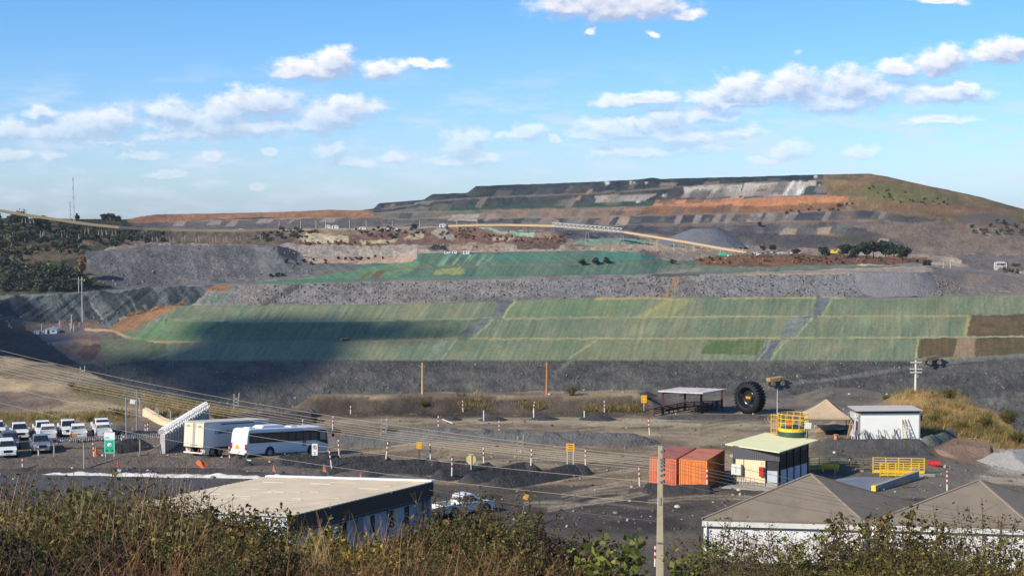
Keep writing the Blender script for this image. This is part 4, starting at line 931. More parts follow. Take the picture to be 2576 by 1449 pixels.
# axis of the wheel = local X (pointing to the viewer's left)
RUB = mat('matt tyre rubber', (.012, .012, .013), .6, 0, .3, 6, .12, (.05, .045, .04), spec=.25)
RO, WT = 2.0, .75
mb = MB(); prof = [(1.26, WT * .86), (1.3, WT), (1.45, WT * 1.06), (1.78, WT * .98), (1.88, WT * .8), (1.9, 0), (1.88, -WT * .8), (1.78, -WT * .98), (1.45, -WT * 1.06), (1.3, -WT), (1.26, -WT * .86)]
mb.lathe(prof, 72, 'X', (0, 0, RO), False)
for i in range(30):
    for s in (1, -1):
        a = 2 * math.pi * (i + (.5 if s < 0 else 0)) / 30
        def P(r, x, aa): return (x, r * math.cos(aa), RO + r * math.sin(aa))
        w_ = .062; k2 = .07 * s
        b4 = [P(1.84, s * WT * .98, a - w_), P(1.84, s * WT * .98, a + w_), P(1.86, s * .04, a + w_ + k2), P(1.86, s * .04, a - w_ + k2)]
        t4 = [P(2.02, s * WT * .93, a - w_ * .9), P(2.02, s * WT * .93, a + w_ * .9), P(2.03, s * .04, a + w_ * .9 + k2), P(2.03, s * .04, a - w_ * .9 + k2)]
        mb.hexa(b4, t4)
        mb.hexa([P(1.60, s * WT * 1.02, a - .05), P(1.60, s * WT * 1.02, a + .05), P(1.84, s * WT * .9, a + .06), P(1.84, s * WT * .9, a - .06)], [P(1.62, s * WT * 1.09, a - .045), P(1.62, s * WT * 1.09, a + .045), P(1.9, s * WT * 1.02, a + .055), P(1.9, s * WT * 1.02, a - .055)])
mb.build('tread', RUB, ty)
mb = MB(); mb.lathe([(1.28, .68), (1.22, .62), (1.14, .36), (1.0, .16), (.8, .06), (.66, .08), (.6, .3), (0, .3)], 56, 'X', (0, 0, RO), False); rm = mb.build('rim', mat('glossy black rim', (.02, .02, .022), .22, .3, .1, 3, spec=.7), ty, sm=True)
mb = MB(); mb.lathe([(.56, .31), (.54, .33), (0, .33)], 40, 'X', (0, 0, RO)); hp = mb.build('hub_plate', mat('black hub plate', (.015, .015, .016), .5), ty)
mb = MB(); mb.box(.35, 0, RO + .02, .04, .66, .27); mb.build('yellow_plate', mat('hub plate yellow', S(236, 160, 40), .7, 0, .05, 3, spec=.1), hp)
for i, zz in enumerate((.10, .0)): MB().box(.375, 0, RO + zz - .03, .008, .5, .04).build('plate_lettering', mat('dark lettering', (.08, .05, .02), .6), hp)
mb = MB(); mb.lathe([(1.28, -.66), (1.1, -.3), (0, -.3)], 40, 'X', (0, 0, RO), False); mb.build('rear_rim', BLACK, ty)
for s in (-1, 1): MB().hexa([Z(-.5, s * .9 - .16, -.1), Z(.5, s * .9 - .16, -.1), Z(.5, s * .9 + .16, -.1), Z(-.5, s * .9 + .16, -.1)], [Z(-.5, s * .9 - .03, .3), Z(.5, s * .9 - .03, .3), Z(.5, s * .9 + .05, .3), Z(-.5, s * .9 + .05, .3)]).build('wedge', CONC, ty)

# --- green tank with a yellow railing on top
TY = 150.5; tx = at(1995, 1084, TY); ztop = tx.z + .14
tk = thing('storage_tank', 'round dark green tank with yellow rim and yellow guard rail behind the pale green roof', 'tank', (tx.x, TY, 0))
rt = 75 / 2 / SCL(TY)
MB().lathe([(0, 0), (rt, 0), (rt, ztop - .12), (rt - .03, ztop - .1)], 48).build('tank_shell', GREENW, tk)
MB().lathe([(rt - .03, ztop - .1), (rt + .015, ztop - .1), (rt + .015, ztop + .16), (rt - .1, ztop + .2), (rt - .2, ztop + .2)], 48, cap=False).build('yellow_rim', YELLOW, tk)
mb = MB(); mb.lathe([(rt - .15, ztop + .12), (.3, ztop + .5), (0, ztop + .55)], 32); mb.build('tank_roof', GREENW, tk)
for zz in (.55, .95, 1.38):
    mb = MB()
    for i in range(40):
        a, b = 2 * math.pi * i / 40, 2 * math.pi * (i + 1) / 40; mb.cyl(Z((rt + .02) * math.cos(a), (rt + .02) * math.sin(a), ztop + .18 + zz), Z((rt + .02) * math.cos(b), (rt + .02) * math.sin(b), ztop + .18 + zz), .028, n=6, cap=False)
    mb.build('rail_hoop', YELLOW, tk)
mb = MB()
for i in range(14): a = 2 * math.pi * i / 14; mb.cyl(Z((rt + .02) * math.cos(a), (rt + .02) * math.sin(a), ztop), Z((rt + .02) * math.cos(a), (rt + .02) * math.sin(a), ztop + 1.56), .028, n=6)
mb.build('rail_posts', YELLOW, tk)
# ladder with its cage, on the left
mb = MB(); lx = -rt - .5
for zz in np.arange(1.4, ztop + 1.5, .42):
    pr_ = None
    for i in range(9):
        a = math.pi * (.5 + i / 8); pq = Z(-rt - .12 + .55 * math.cos(a) - .05, .45 * math.sin(a), zz)
        if pr_ is not None: mb.cyl(pr_, pq, .02, n=5)
        pr_ = pq
for i in range(1, 8, 2):
    a = math.pi * (.5 + i / 8); mb.cyl(Z(-rt - .17 + .55 * math.cos(a), .45 * math.sin(a), 1.4), Z(-rt - .17 + .55 * math.cos(a), .45 * math.sin(a), ztop + 1.5), .018, n=5)
mb.build('ladder_cage', YELLOW, tk)
mb = MB()
for s in (-.22, .22): mb.cyl(Z(-rt - .14, s, 0), Z(-rt - .14, s, ztop + 1.2), .025, n=6)
for zz in np.arange(.3, ztop + .3, .3): mb.cyl(Z(-rt - .14, -.22, zz), Z(-rt - .14, .22, zz), .014, n=5)
mb.build('ladder', mat('orange ladder paint', S(222, 110, 70), .5), tk)
MB().box(-rt * .25, -.2, ztop + .6, .34, .3, .85).build('orange_valve_box', ORG, tk)
MB().box(.75 * rt, -rt * .72, ztop - .42, .5, .01, .09, R(40)).build('white_lettering', WHITE, tk)
p = at(2032, 1070, 148.5); sg = thing('floodlight_post', 'slanting white lamp panel on a thin post beside the green tank', 'lamp post', (p.x - .2, 148.5, 0))
MB().cyl(Z(-.25, 0, 0), Z(.15, 0, p.z - .2), .04, n=7).build('post', STEEL, sg); MB().box(.22, 0, p.z, .62, .1, .58, 0, Matrix.Rotation(.12, 3, 'Y')).build('lamp_panel', WHITE, sg)
p = at(1955, 1060, 172); am = thing('antenna_pole', 'thin white antenna pole between the tyre and the green tank', 'antenna', (p.x, 172, 0))
tp = at(1954.5, 980, 172).z; MB().cyl(Z(0, 0, 0), Z(0, 0, tp), .06, .025, 8).build('mast', WHITE, am); MB().box(0, 0, .1, .4, .4, .2).build('base', CONC, am)

# --- beige pyramid tent
TY = 171.0; ap = at(2076, 1002.5, TY + .0); el = at(2020, 1046, TY - 1.6); er = at(2139, 1049.5, TY - 2.4)
tz = gz1(ap.x, TY); w_ = (er.x - el.x) / 2 * .98; tn = thing('tent', 'beige pyramid tent on thin legs beside the white shed', 'tent', (ap.x + .1, TY, tz))
ez = er.z - tz; rot = R(-8)
cs = [Matrix.Rotation(rot, 3, 'Z') @ Z(sx_ * w_, sy_ * w_, ez) for sx_, sy_ in ((-1, -1), (1, -1), (1, 1), (-1, 1))]
mb = MB(); top = Z(0, 0, ap.z - tz)
for i in range(4):
    a, b = cs[i], cs[(i + 1) % 4]; N = 8; g_ = []
    for r_ in range(N + 1):
        for c_ in range(N + 1):
            t_ = r_ / N; p = (a.lerp(b, c_ / N)).lerp(top, t_); p.z -= .22 * math.sin(math.pi * t_) * (1 - .4 * abs(c_ / N * 2 - 1)); g_.append(p)
    mb.add(g_, [(r_ * (N + 1) + c_, r_ * (N + 1) + c_ + 1, (r_ + 1) * (N + 1) + c_ + 1, (r_ + 1) * (N + 1) + c_) for r_ in range(N) for c_ in range(N)])
mb.build('canopy', TARP, tn, sm=True)
mb = MB()
for i in range(4): mb.hexa([cs[i] - Z(0, 0, .22), cs[(i + 1) % 4] - Z(0, 0, .22), cs[(i + 1) % 4] * .99 - Z(0, 0, .22), cs[i] * .99 - Z(0, 0, .22)], [cs[i] * 1.0, cs[(i + 1) % 4] * 1.0, cs[(i + 1) % 4] * .99, cs[i] * .99])
mb.build('valance', TARP, tn)
for p in cs: MB().bar(Z(p.x * .96, p.y * .96, -.2), Z(p.x * .96, p.y * .96, ez), .07).build('leg', DARKMETAL, tn)
MB().cyl(top - Z(0, 0, .1), top + Z(0, 0, .12), .05).build('finial', DARKMETAL, tn)
# things under and beside the tent
def put(px, py): 
    p = onground(px, py); return p
p = put(2110, 1078); tb = thing('tarp_heap', 'brown tarpaulin heap under the beige tent', 'tarpaulin', (p.x, p.y, p.z))
g_ = np.meshgrid(np.linspace(-2.3, 2.3, 24), np.linspace(-1.2, 1.2, 14)); hz_ = .85 * np.clip(1 - (g_[0] / 2.3) ** 2, 0, 1) * np.clip(1 - (g_[1] / 1.2) ** 2, 0, 1) * (.6 + .8 * fbm(g_[0] * 2, g_[1] * 2, 4, 5))
npmesh('sheet', np.stack([g_[0], g_[1], hz_ - .05], -1).reshape(-1, 3), gridfaces(14, 24), mat('brown tarpaulin', S(142, 116, 96), .8, 0, .2, 3, .4), parent=tb)
p = put(2074, 1086); pk = thing('plank_stack', 'stack of pale planks and a beige roll lying under the tent', 'planks', (p.x, p.y, p.z))
for i in range(5): MB().box(.12 * i, .1 * i - .3, .08 + .09 * i, 2.3 - .1 * i, .32, .08, R(4 + i * 3)).build('plank', mat('pale plank', S(178, 156, 124), .8, 0, .15, 3), pk)
MB().cyl(Z(-1.1, -.1, .62), Z(1.0, .05, .62), .17, n=12).build('roll', TARP, pk)
p = put(2096, 1092); dk = thing('dark_sheets', 'pile of dark metal sheets leaning in the shade by the tent', 'metal sheets', (p.x, p.y, p.z))
for i in range(4): MB().box(.3 * i, .12 * i, .2 + .1 * i, 1.5, .9, .05, R(-10 + 14 * i), Matrix.Rotation(.3 - .1 * i, 3, 'X')).build('sheet', DARKMETAL, dk)
p = put(2103, 1105); dr = thing('orange_drum', 'small orange drum in front of the tent', 'drum', (p.x, p.y, p.z))
MB().lathe([(0, 0), (.2, 0), (.2, .2), (.215, .22), (.2, .24), (.2, .46), (.26, .47), (.26, .5), (0, .5)], 20).build('barrel', mat('salmon drum paint', S(206, 128, 92), .6, 0, .1, 4, .4), dr)
MB().lathe([(0, .505), (.28, .505), (.28, .53), (0, .53)], 20).build('lid', WOOD, dr)
p = put(2150, 1104); ch = thing('plastic_chair', 'white plastic garden chair at the left corner of the white shed', 'chair', (p.x, p.y, p.z), R(200))
for sx_, sy_ in ((-.2, -.2), (.2, -.2), (-.2, .2), (.2, .2)): MB().bar(Z(sx_ * 1.1, sy_ * 1.1, 0), Z(sx_, sy_, .43), .05).build('leg', WHITE, ch)
MB().box(0, 0, .44, .46, .46, .04).build('seat', WHITE, ch); MB().hexa([Z(-.2, .2, .46), Z(.2, .2, .46), Z(.2, .24, .46), Z(-.2, .24, .46)], [Z(-.24, .34, .95), Z(.24, .34, .95), Z(.24, .38, .95), Z(-.24, .38, .95)]).build('backrest', WHITE, ch)
p = put(2141, 1102); tp_ = thing('step_ladder', 'wooden A-frame trestle standing between the tent and the white shed', 'trestle', (p.x, p.y, p.z))
for a_, b_ in ((-.45, -.1), (.42, -.1), (-.1, .45)): MB().bar(Z(a_, b_, 0), Z(0, 0, 2.0), .07).build('leg', WOOD, tp_)
MB().box(0, 0, 1.5, .5, .06, .12).build('crosspiece', WOOD, tp_)

# --- white shed with leaning ladders
SA, SB = onground(2160, 1104), onground(2313, 1103)
sd_ = thing('white_shed', 'white walled shed with a grey tiled roof edge and ladders against it', 'shed', (SA.x, SA.y, SA.z - .05))
sc_ = 2.72; f = Wall(SA, SB, SA); nb = Vector((-f.d.y, f.d.x, 0)) * 3.4; r = Wall(SB, SB + nb, SA); l = Wall(SA + nb, SA, SA); bk = Wall(SB + nb, SA + nb, SA)
mb = MB(); f.panel(mb, .1, f.L - .1, 0, sc_ - .1, -.12, 0); mb.build('front_wall', mat('fresh white wall', S(248, 243, 232), .6, 0, .03, 1, .15, S(200, 194, 184)), sd_)
mb = MB(); r.panel(mb, .02, r.L, 0, sc_ - .1, -.12, 0); l.panel(mb, 0, l.L - .02, 0, sc_ - .1, -.12, 0); bk.panel(mb, .1, bk.L - .1, 0, sc_ - .1, -.12, 0); mb.build('side_wall', BLUEWHITE, sd_)
mb = MB(); f.panel(mb, -.05, .1, 0, sc_, -.13, .04); f.panel(mb, f.L - .1, f.L + .05, 0, sc_, -.13, .04); f.panel(mb, .1, f.L - .1, sc_ - .1, sc_ + .1, -.13, .05); mb.build('grey_trim', mat('grey trim', S(150, 152, 156), .6), sd_)
mb = MB(); slab(mb, [f.p(-.2, sc_ + .34, .3), f.p(f.L + .2, sc_ + .34, .3), f.p(f.L + .2, sc_ + .42, -3.6), f.p(-.2, sc_ + .42, -3.6)], .06)
for i in range(28):
    u = -.15 + i * (f.L + .3) / 27; mb.bar(f.p(u, sc_ + .36, .36), f.p(u, sc_ + .44, -3.6), .13, .09)
mb.build('roof', mat('grey tile', S(168, 164, 160), .8, 0, .15, 4), sd_)
mb = MB(); f.panel(mb, 0, f.L, sc_ + .1, sc_ + .28, -.1, .02); mb.build('eave_shadow_board', DARKMETAL, sd_)
mb = MB(); r.panel(mb, .3, .9, 1.9, 2.5, 0, .4); mb.build('air_conditioner', mat('dark unit', S(70, 66, 62), .5), sd_)
mb = MB(); l.panel(mb, l.L - .55, l.L - .05, 2.35, 2.75, 0, .3); mb.build('junction_box', CREAM, sd_)
mb = MB(); l.panel(mb, l.L - .9, l.L - .1, 0.05, 1.9, 0, .05); mb.build('red_door', mat('dark red door', S(96, 34, 34), .6), sd_)
def ladder(u, lean, h, w_, label, m):
    o = f.p(u, 0, lean); ld = thing('ladder', label, 'ladder', Vector((SA.x, SA.y, SA.z - .02)) + o, math.atan2(f.d.y, f.d.x), 'ladders against the white shed')
    for s in (-w_ / 2, w_ / 2): MB().bar(Z(s, 0, 0), Z(s, lean - .03, h), .06).build('rail', m, ld)
    for i in range(int(h / .28)): t_ = (i + .7) * .28 / h; MB().bar(Z(-w_ / 2, (lean - .03) * t_, h * t_), Z(w_ / 2, (lean - .03) * t_, h * t_), .04).build('rung', m, ld)
ladder(f.L * .775, .75, 2.15, .34, 'pale wooden ladder leaning on the white shed wall', mat('pale ladder wood', S(214, 198, 168), .7))
ladder(f.L * .735, .5, 2.1, .30, 'weathered grey ladder leaning left of the pale ladder on the white shed', CONC)
sc2 = thing('scrap_rods', 'thin metal rods and stakes standing against the white shed wall', 'rods', (SA.x, SA.y, SA.z - .05))
random.seed(5)
for u in (.3, .45, .6, .75, .8, 1.0, 1.1, 1.2, 1.95, 2.1, 2.2, 2.35, 2.5, 2.85, 3.6, 3.7, 3.9):
    MB().bar(f.p(u, 0, .5), f.p(u + random.uniform(-.12, .12), random.uniform(.35, 1.15), .12), .05).build('rod', DARKMETAL, sc2)
MB().bar(f.p(3.4, 0, .7), f.p(4.3, 1.2, .1), .05).build('rod', DARKMETAL, sc2)

# --- yellow railings and loading ramp
def yrail(A, B, h, npost, nr, label, toe=.22, m=YELLOW, z0=0):
    p = A.copy(); rl = thing('guard_rail', label, 'railing', (A.x, A.y, A.z), group='yellow guard rails'); b = B - A
    for i in range(npost):
        q_ = b * (i / (npost - 1)); MB().bar(q_, q_ + Z(0, 0, h), .085).build('post', m, rl)
    mb = MB()
    for j in range(nr): zz = h - .03 - j * (h - toe - .1) / nr; mb.bar(Z(0, 0, zz), b + Z(0, 0, zz), .05)
    mb.build('rails', m, rl)
    if toe: MB().bar(Z(0, 0, toe / 2 + .05), b + Z(0, 0, toe / 2 + .05), .05, toe).build('toe_board', m, rl)
    return rl
yrail(gnd(2196, 1190), gnd(2325, 1193), 1.55, 5, 5, 'tall yellow guard rail with a solid toe board, nearest the red drum', .3)
yrail(gnd(2214, 1197.5), gnd(2312, 1198), 1.3, 6, 5, 'lower yellow guard rail standing in front of the tall yellow rail', .18)
yrail(gnd(2035, 1182), gnd(2112, 1181), 1.25, 4, 5, 'yellow guard rail half shaded behind the small office', .2)
yrail(gnd(2112, 1183), gnd(2196, 1186), 1.25, 4, 5, 'guard rail coloured darker as shadow, running between the two bright yellow rails', 0, mat('yellow with painted shadow', S(110, 98, 60), .6, 0, .2, 3))  # the shadow on this stretch is put into the rail's yellow colour
p = gnd(2088, 1186); yb = thing('yellow_bench', 'yellow step box lying behind the small office', 'step', (p.x, p.y, 0)); MB().box(0, 0, .55, 1.7, .5, .28).build('top', YELLOW, yb)
for sx_ in (-.7, .7): MB().box(sx_, 0, .2, .1, .45, .42).build('leg', YELLOW, yb)
ra, rb_ = gnd(2203, 1236), gnd(2312, 1204); rm_ = thing('ramp_wall', 'low dark concrete wall with a yellow end beside the paved slab', 'low wall', (ra.x, ra.y, 0)); v = rb_ - ra; nn = Vector((-v.y, v.x, 0)).normalized() * -.35
MB().hexa([Z(0, 0, -.1), v + Z(0, 0, -.1), v - nn + Z(0, 0, -.1), -nn + Z(0, 0, -.1)], [Z(0, 0, .5), v + Z(0, 0, .72), v - nn + Z(0, 0, .72), -nn + Z(0, 0, .5)]).build('wall', CONC, rm_)
dv = v.normalized(); MB().hexa([-dv * .1 + nn * .1 + Z(0, 0, -.1), dv * .3 + nn * .1 + Z(0, 0, -.1), dv * .3 - nn * 1.1 + Z(0, 0, -.1), -dv * .1 - nn * 1.1 + Z(0, 0, -.1)], [-dv * .1 + nn * .1 + Z(0, 0, .52), dv * .3 + nn * .1 + Z(0, 0, .54), dv * .3 - nn * 1.1 + Z(0, 0, .54), -dv * .1 - nn * 1.1 + Z(0, 0, .52)]).build('yellow_end', YELLOW, rm_)
mb = MB(); slab(mb, [gnd(2050, 1212), gnd(2090, 1238), gnd(2200, 1238), gnd(2300, 1204), gnd(2150, 1200)], .05); o_ = mb.build('paved_slab', mat('wet concrete slab', S(122, 122, 122), .4, 0, .15, .6, .6, S(78, 78, 80)))
for i, vv_ in enumerate(o_.data.vertices): vv_.co.z = .05 if i < 5 else -.2
o_['kind'] = 'structure'
p = gnd(2333, 1198); bm_ = thing('concrete_beam', 'short concrete beam lying at the right end of the yellow rails', 'beam', (p.x, p.y, 0)); MB().bar(Z(-.85, .05, .12), Z(.7, -.05, .12), .26, .22).build('beam', CONC, bm_)
p = gnd(2352, 1174); rd = thing('red_drum', 'red steel drum lying on its side near the yellow rails', 'drum', (p.x, p.y, 0), R(-15))
MB().lathe([(.0, -.55), (.29, -.55), (.29, -.2), (.305, -.18), (.29, -.16), (.29, .16), (.305, .18), (.29, .2), (.29, .5)], 20, 'X', (0, 0, .3)).build('barrel', RED, rd); MB().lathe([(.34, -.62), (.34, -.5), (.24, -.5), (.24, -.62), (.34, -.62)], 20, 'X', (-.05, 0, .3), False).build('rim_ring', RED, rd)
p = gnd(2100, 1216); dp = thing('dark_post', 'dark steel post standing on the slab by the small office', 'post', (p.x, p.y, 0)); MB().bar(Z(0, 0, 0), Z(0, 0, 2.1), .1).build('post', DARKMETAL, dp); MB().box(0, 0, .03, .7, .3, .06).build('foot', DARKMETAL, dp)

# --- concrete panel fence with razor wire, and the wire run to its left
FA = gnd(408, 1141); FB = gnd(519, 1066); v = FB - FA; v.z = 0; Lf = v.length; v /= Lf
pf_ = thing('panel_fence', 'pale concrete panel fence topped with coiled razor wire beside the box trailer', 'fence', (FA.x, FA.y, 0)); nn = Vector((v.y, -v.x, 0))
mb = MB(); mb.hexa([v * .1, v * Lf, v * Lf - nn * .08, v * .1 - nn * .08], [v * .1 + Z(0, 0, 1.9), v * Lf + Z(0, 0, 1.9), v * Lf - nn * .08 + Z(0, 0, 1.9), v * .1 - nn * .08 + Z(0, 0, 1.9)]); mb.build('panels', CONC, pf_)
for i in range(19):
    q_ = v * (Lf * i / 18); MB().box(q_.x + .08, q_.y, 1.02, .5, .26, 2.04, math.atan2(v.y, v.x) - math.pi / 2).build('post', mat('pale concrete post', S(206, 196, 184), .8, 0, .1, 3, .3), pf_)
MB().bar(nn * 1.9 + v * -1.2 - nn * 3.4, Z(0, 0, 1.1), .08).build('brace', CONC, pf_)
COILM = mat('razor wire', S(196, 192, 186), .4, .4, .1, 5)
def coil(name, A, B, rad, turns, m, parent=None, wr=.022):
    mb = MB(); d_ = (B - A); L = d_.length; d_ /= L; u_ = d_.cross(Z(0, 0, 1)).normalized(); w2_ = u_.cross(d_); pr_ = None
    for i in range(turns * 10 + 1):
        a = 2 * math.pi * i / 10; p_ = A + d_ * (L * i / (turns * 10)) + (u_ * math.cos(a) + w2_ * math.sin(a)) * rad * (1 + .15 * math.sin(i * 1.7))
        if pr_ is not None: mb.cyl(pr_, p_, wr, n=4, cap=False)
        pr_ = p_
    return mb.build(name, m, parent)
coil('razor_coil', Z(0, 0, 2.25), v * Lf + Z(0, 0, 2.25), .36, 60, mat('bright razor wire', S(232, 228, 222), .5, 0, .1, 4), pf_, .055)
cw = thing('wire_fence', 'low fence of concrete posts with a razor wire coil in front of the parked pickups', 'fence', tuple(gnd(352, 1146)))
b0 = gnd(352, 1146)
cps = [(136, 1158, 1106), (211, 1178, 1101), (352, 1144, 1098)]
prev = None
for px_, yb_, yt_ in cps:
    g0 = gnd(px_, yb_); hh = (yb_ - yt_) / SCL(g0.y); q_ = g0 - b0; mb = MB(); mb.bar(q_, q_ + Z(0, 0, hh * .82), .12); mb.bar(q_ + Z(0, 0, hh * .8), q_ + Z(-.25, -.1, hh), .1); mb.build('post', CONC, cw)
A_ = at(120, 1108, 166) - b0; M_ = at(215, 1104, 166) - b0; B_ = at(404, 1095, 166) - b0
coil('razor_coil', A_, B_, .26, 60, COILM, cw, .032)

# --- pale curved retaining wall on the left
rw = thing('curved_kerb', 'long pale beige curved concrete channel beyond the parked pickups', 'channel', tuple(gnd(400, 1072)))
o = gnd(400, 1072); pts_ = [(358, 1046), (372, 1052), (386, 1060), (402, 1068), (418, 1073), (440, 1075), (462, 1074)]
mb = MB(); pr_ = None
for i, (a, b) in enumerate(pts_):
    g0 = gnd(a, b) - o; wd_ = .9 - .07 * i
    if pr_: mb.hexa([pr_[0], g0, g0 + Z(.25, 1.1, 0), pr_[0] + Z(.25, 1.1, 0)], [pr_[0] + Z(0, .1, pr_[1]), g0 + Z(0, .1, wd_), g0 + Z(.25, 1.0, wd_ + .1), pr_[0] + Z(.25, 1.0, pr_[1] + .1)])
    pr_ = (g0, wd_)
mb.build('channel', mat('pale sand concrete', S(214, 186, 150), .85, 0, .1, 2, .3, S(160, 132, 104)), rw)
p = gnd(330, 1062); bd = thing('warning_board', 'small white board on a leaning post left of the pale curved channel', 'sign', (p.x, p.y, 0)); z_ = at(329, 1012, p.y).z
MB().bar(Z(0, 0, 0), Z(0, 0, z_), .07).build('post', STEEL, bd); MB().box(.2, -.06, z_ + .1, .62, .04, .55, 0, Matrix.Rotation(.15, 3, 'Y')).build('board', WHITE, bd); MB().bar(Z(-.2, 0, z_ - .9), Z(1.4, .2, .4), .06).build('brace', CONC, bd)
# ------------------------------------------------------------------ vehicles
CARW = mat('white car paint', S(226, 224, 218), .28, 0, .03, 1, .12, S(170, 160, 146), spec=.5)
SILVER = mat('silver car paint', S(150, 154, 160), .3, .5, .05, 1, .15)
GREY = mat('dark grey car paint', S(92, 94, 104), .3, .4, .05, 1, .15)
TAIL = mat('red tail light', S(170, 26, 30), .3, 0, .1, 4)
LAMP = mat('headlight glass', S(206, 210, 214), .15, .2, .05, 4)
PLATE = mat('orange plate', S(236, 150, 40), .5, 0, .1, 8)
PLASTIC = mat('black plastic', S(38, 38, 40), .5, 0, .15, 5)
def wheel(parent, x, y, r, w=.24, side=1, rimm=None):
    MBt = MB(); MBt.lathe([(r * .62, -w / 2), (r * .95, -w / 2), (r, -w * .35), (r, w * .35), (r * .95, w / 2), (r * .62, w / 2)], 22, 'Y', (0, 0, 0), False); 
    t_ = MBt.build('wheel', BLACK, parent); t_.location = (x, y, r)
    m2 = MB(); m2.lathe([(r * .64, side * w * .44), (r * .5, side * w * .34), (r * .2, side * w * .42), (0, side * w * .42)], 18, 'Y'); m2.build('rim', rimm or STEEL, t_)
    return t_
def pickup(label, loc, rz, paint=CARW, bed=True, orange=False, frame=False, group='white pickups parked side by side', suv=False):
    v = thing('station_wagon' if suv else 'pickup_truck', label, 'car' if suv else 'pickup', loc, rz, group)
    hw = .91
    if suv: lower = [(-2.3, .42), (-2.36, .7), (-2.3, 1.02), (.95, 1.04), (1.9, .96), (2.2, .86), (2.34, .66), (2.3, .4), (1.9, .3), (-1.9, .3)]
    else: lower = [(-.72, .42), (-.72, 1.12), (1.02, 1.12), (1.3, 1.1), (2.2, 1.03), (2.45, .95), (2.58, .72), (2.55, .45), (2.2, .36), (-.5, .36)]
    wds = [hw if x < 2.3 else hw * .86 for x, z in lower]
    mb = MB(); mb.hull(lower, wds); mb.build('body', paint, v, .05)
    if not suv and bed:
        mb = MB(); mb.box(-1.66, 0, .62, 1.86, 1.7, .12); mb.build('bed_floor', PLASTIC, v)
        for s in (-1, 1): MB().box(-1.66, s * .87, .80, 1.86, .09, .62).build('bed_side', paint, v, .03)
        tg = MB().box(-2.62, 0, .82, .07, 1.62, .56).build('tailgate', paint, v, .02)
        MB().box(-2.662, 0, .95, .014, .34, .07).build('tailgate_handle', PLASTIC, tg)
        MB().box(-2.70, 0, .46, .16, 1.72, .16).build('rear_bumper', STEEL, v, .03)
        if orange: MB().box(-2.668, .5, .84, .012, .46, .36).build('orange_plate', PLATE, tg)
        else: MB().box(-2.668, 0, .60, .012, .42, .13).build('number_plate', WHITE, tg)
        for s in (-1, 1): MB().box(-2.63, s * .86, .86, .1, .13, .42).build('tail_light', TAIL, v)
    elif suv:
        for s in (-1, 1): MB().box(-2.33, s * .78, .86, .06, .2, .3).build('tail_light', TAIL, v)
    if suv: cabp, cabw = [(-2.25, 1.0), (-2.05, 1.55), (-1.6, 1.66), (-.1, 1.66), (.3, 1.58), (1.15, 1.02)], [.88, .70, .68, .68, .68, .86]
    else: cabp, cabw = [(-.74, 1.1), (-.66, 1.62), (-.4, 1.76), (.35, 1.77), (.55, 1.70), (1.28, 1.1)], [.87, .70, .68, .68, .68, .84]
    mb = MB(); mb.hull(cabp, cabw); cb_ = mb.build('cab', paint, v, .04)
    # glass panes stand a little proud of the cab
    def lerp2(a, b, t_): return (a[0] + (b[0] - a[0]) * t_, a[1] + (b[1] - a[1]) * t_)
    xa, xb = (cabp[-2], cabp[-1]); wa, wb = cabw[-2], cabw[-1]
    def pane(p0, p1, w0, w1, nm, off):
        ex = Z(p1[0] - p0[0], 0, p1[1] - p0[1]).normalized(); nn_ = Z(ex.z, 0, -ex.x) * off
        MB().hexa([Z(p0[0], -w0, p0[1]), Z(p0[0], w0, p0[1]), Z(p1[0], w1, p1[1]), Z(p1[0], -w1, p1[1])], [Z(p0[0], -w0, p0[1]) + nn_, Z(p0[0], w0, p0[1]) + nn_, Z(p1[0], w1, p1[1]) + nn_, Z(p1[0], -w1, p1[1]) + nn_]).build(nm, GLASS, v)
    pane(lerp2(xa, xb, .06), lerp2(xa, xb, .93), wa * .93, wb * .93, 'windscreen', -.015 if True else .015)
    pane(lerp2(cabp[0], cabp[1], .95), lerp2(cabp[0], cabp[1], .25), cabw[1] * .92, cabw[0] * .9, 'rear_window', -.015)
    zt, zb_ = (1.55, 1.08) if suv else (1.64, 1.17)
    wt_, wb2 = (.715, .855) if suv else (.70, .845)
    for s in (-1, 1):
        for x0, x1, x2, x3 in (((-1.9, -.95, -1.0, -2.05), (-.85, .15, .35, -.9), (.2, .34, .98, .42)) if suv else ((-.56, .0, .02, -.62), (.08, .38, 1.0, .1))):
            a_ = [Z(x0, s * wt_, zt), Z(x1, s * wt_, zt), Z(x2, s * wb2, zb_), Z(x3, s * wb2, zb_)]; off = Z(0, s * .02, 0)
            MB().hexa([p - off for p in a_], [p + off for p in a_]).build('side_window', GLASS, v)
        MB().box(.98 if not suv else .95, s * 1.0, 1.2, .1, .2, .18).build('mirror', paint if not suv else PLASTIC, v, .02)
        fx = 2.47 if not suv else 2.18
        MB().box(fx, s * .66, .85 if not suv else .76, .16, .34, .17).build('headlight', LAMP, v, .02)
        for hx in ((-.3, .42) if not suv else (-1.0, .2)): MB().box(hx, s * .93, .95, .16, .03, .04).build('door_handle', PLASTIC, v)
    gx_ = 2.56 if not suv else 2.3
    MB().box(gx_, 0, .80 if not suv else .72, .08, .86, .28).build('grille', PLASTIC, v, .02)
    MB().box(gx_ + .06, 0, .48 if not suv else .42, .14, 1.62, .2).build('front_bumper', paint, v, .04)
    MB().box(gx_ + .135, 0, .47, .012, .42, .12).build('number_plate', WHITE, v)
    ax = (-1.58, 1.68) if not suv else (-1.42, 1.45)
    for x in ax:
        for s in (-1, 1):
            MB().lathe([(0, s * .86), (.45, s * .86), (.45, s * .925), (0, s * .925)], 20, 'Y', (x, 0, .42)).build('wheel_arch', PLASTIC, v)
            wheel(v, x, s * .83, .38, .24, s)
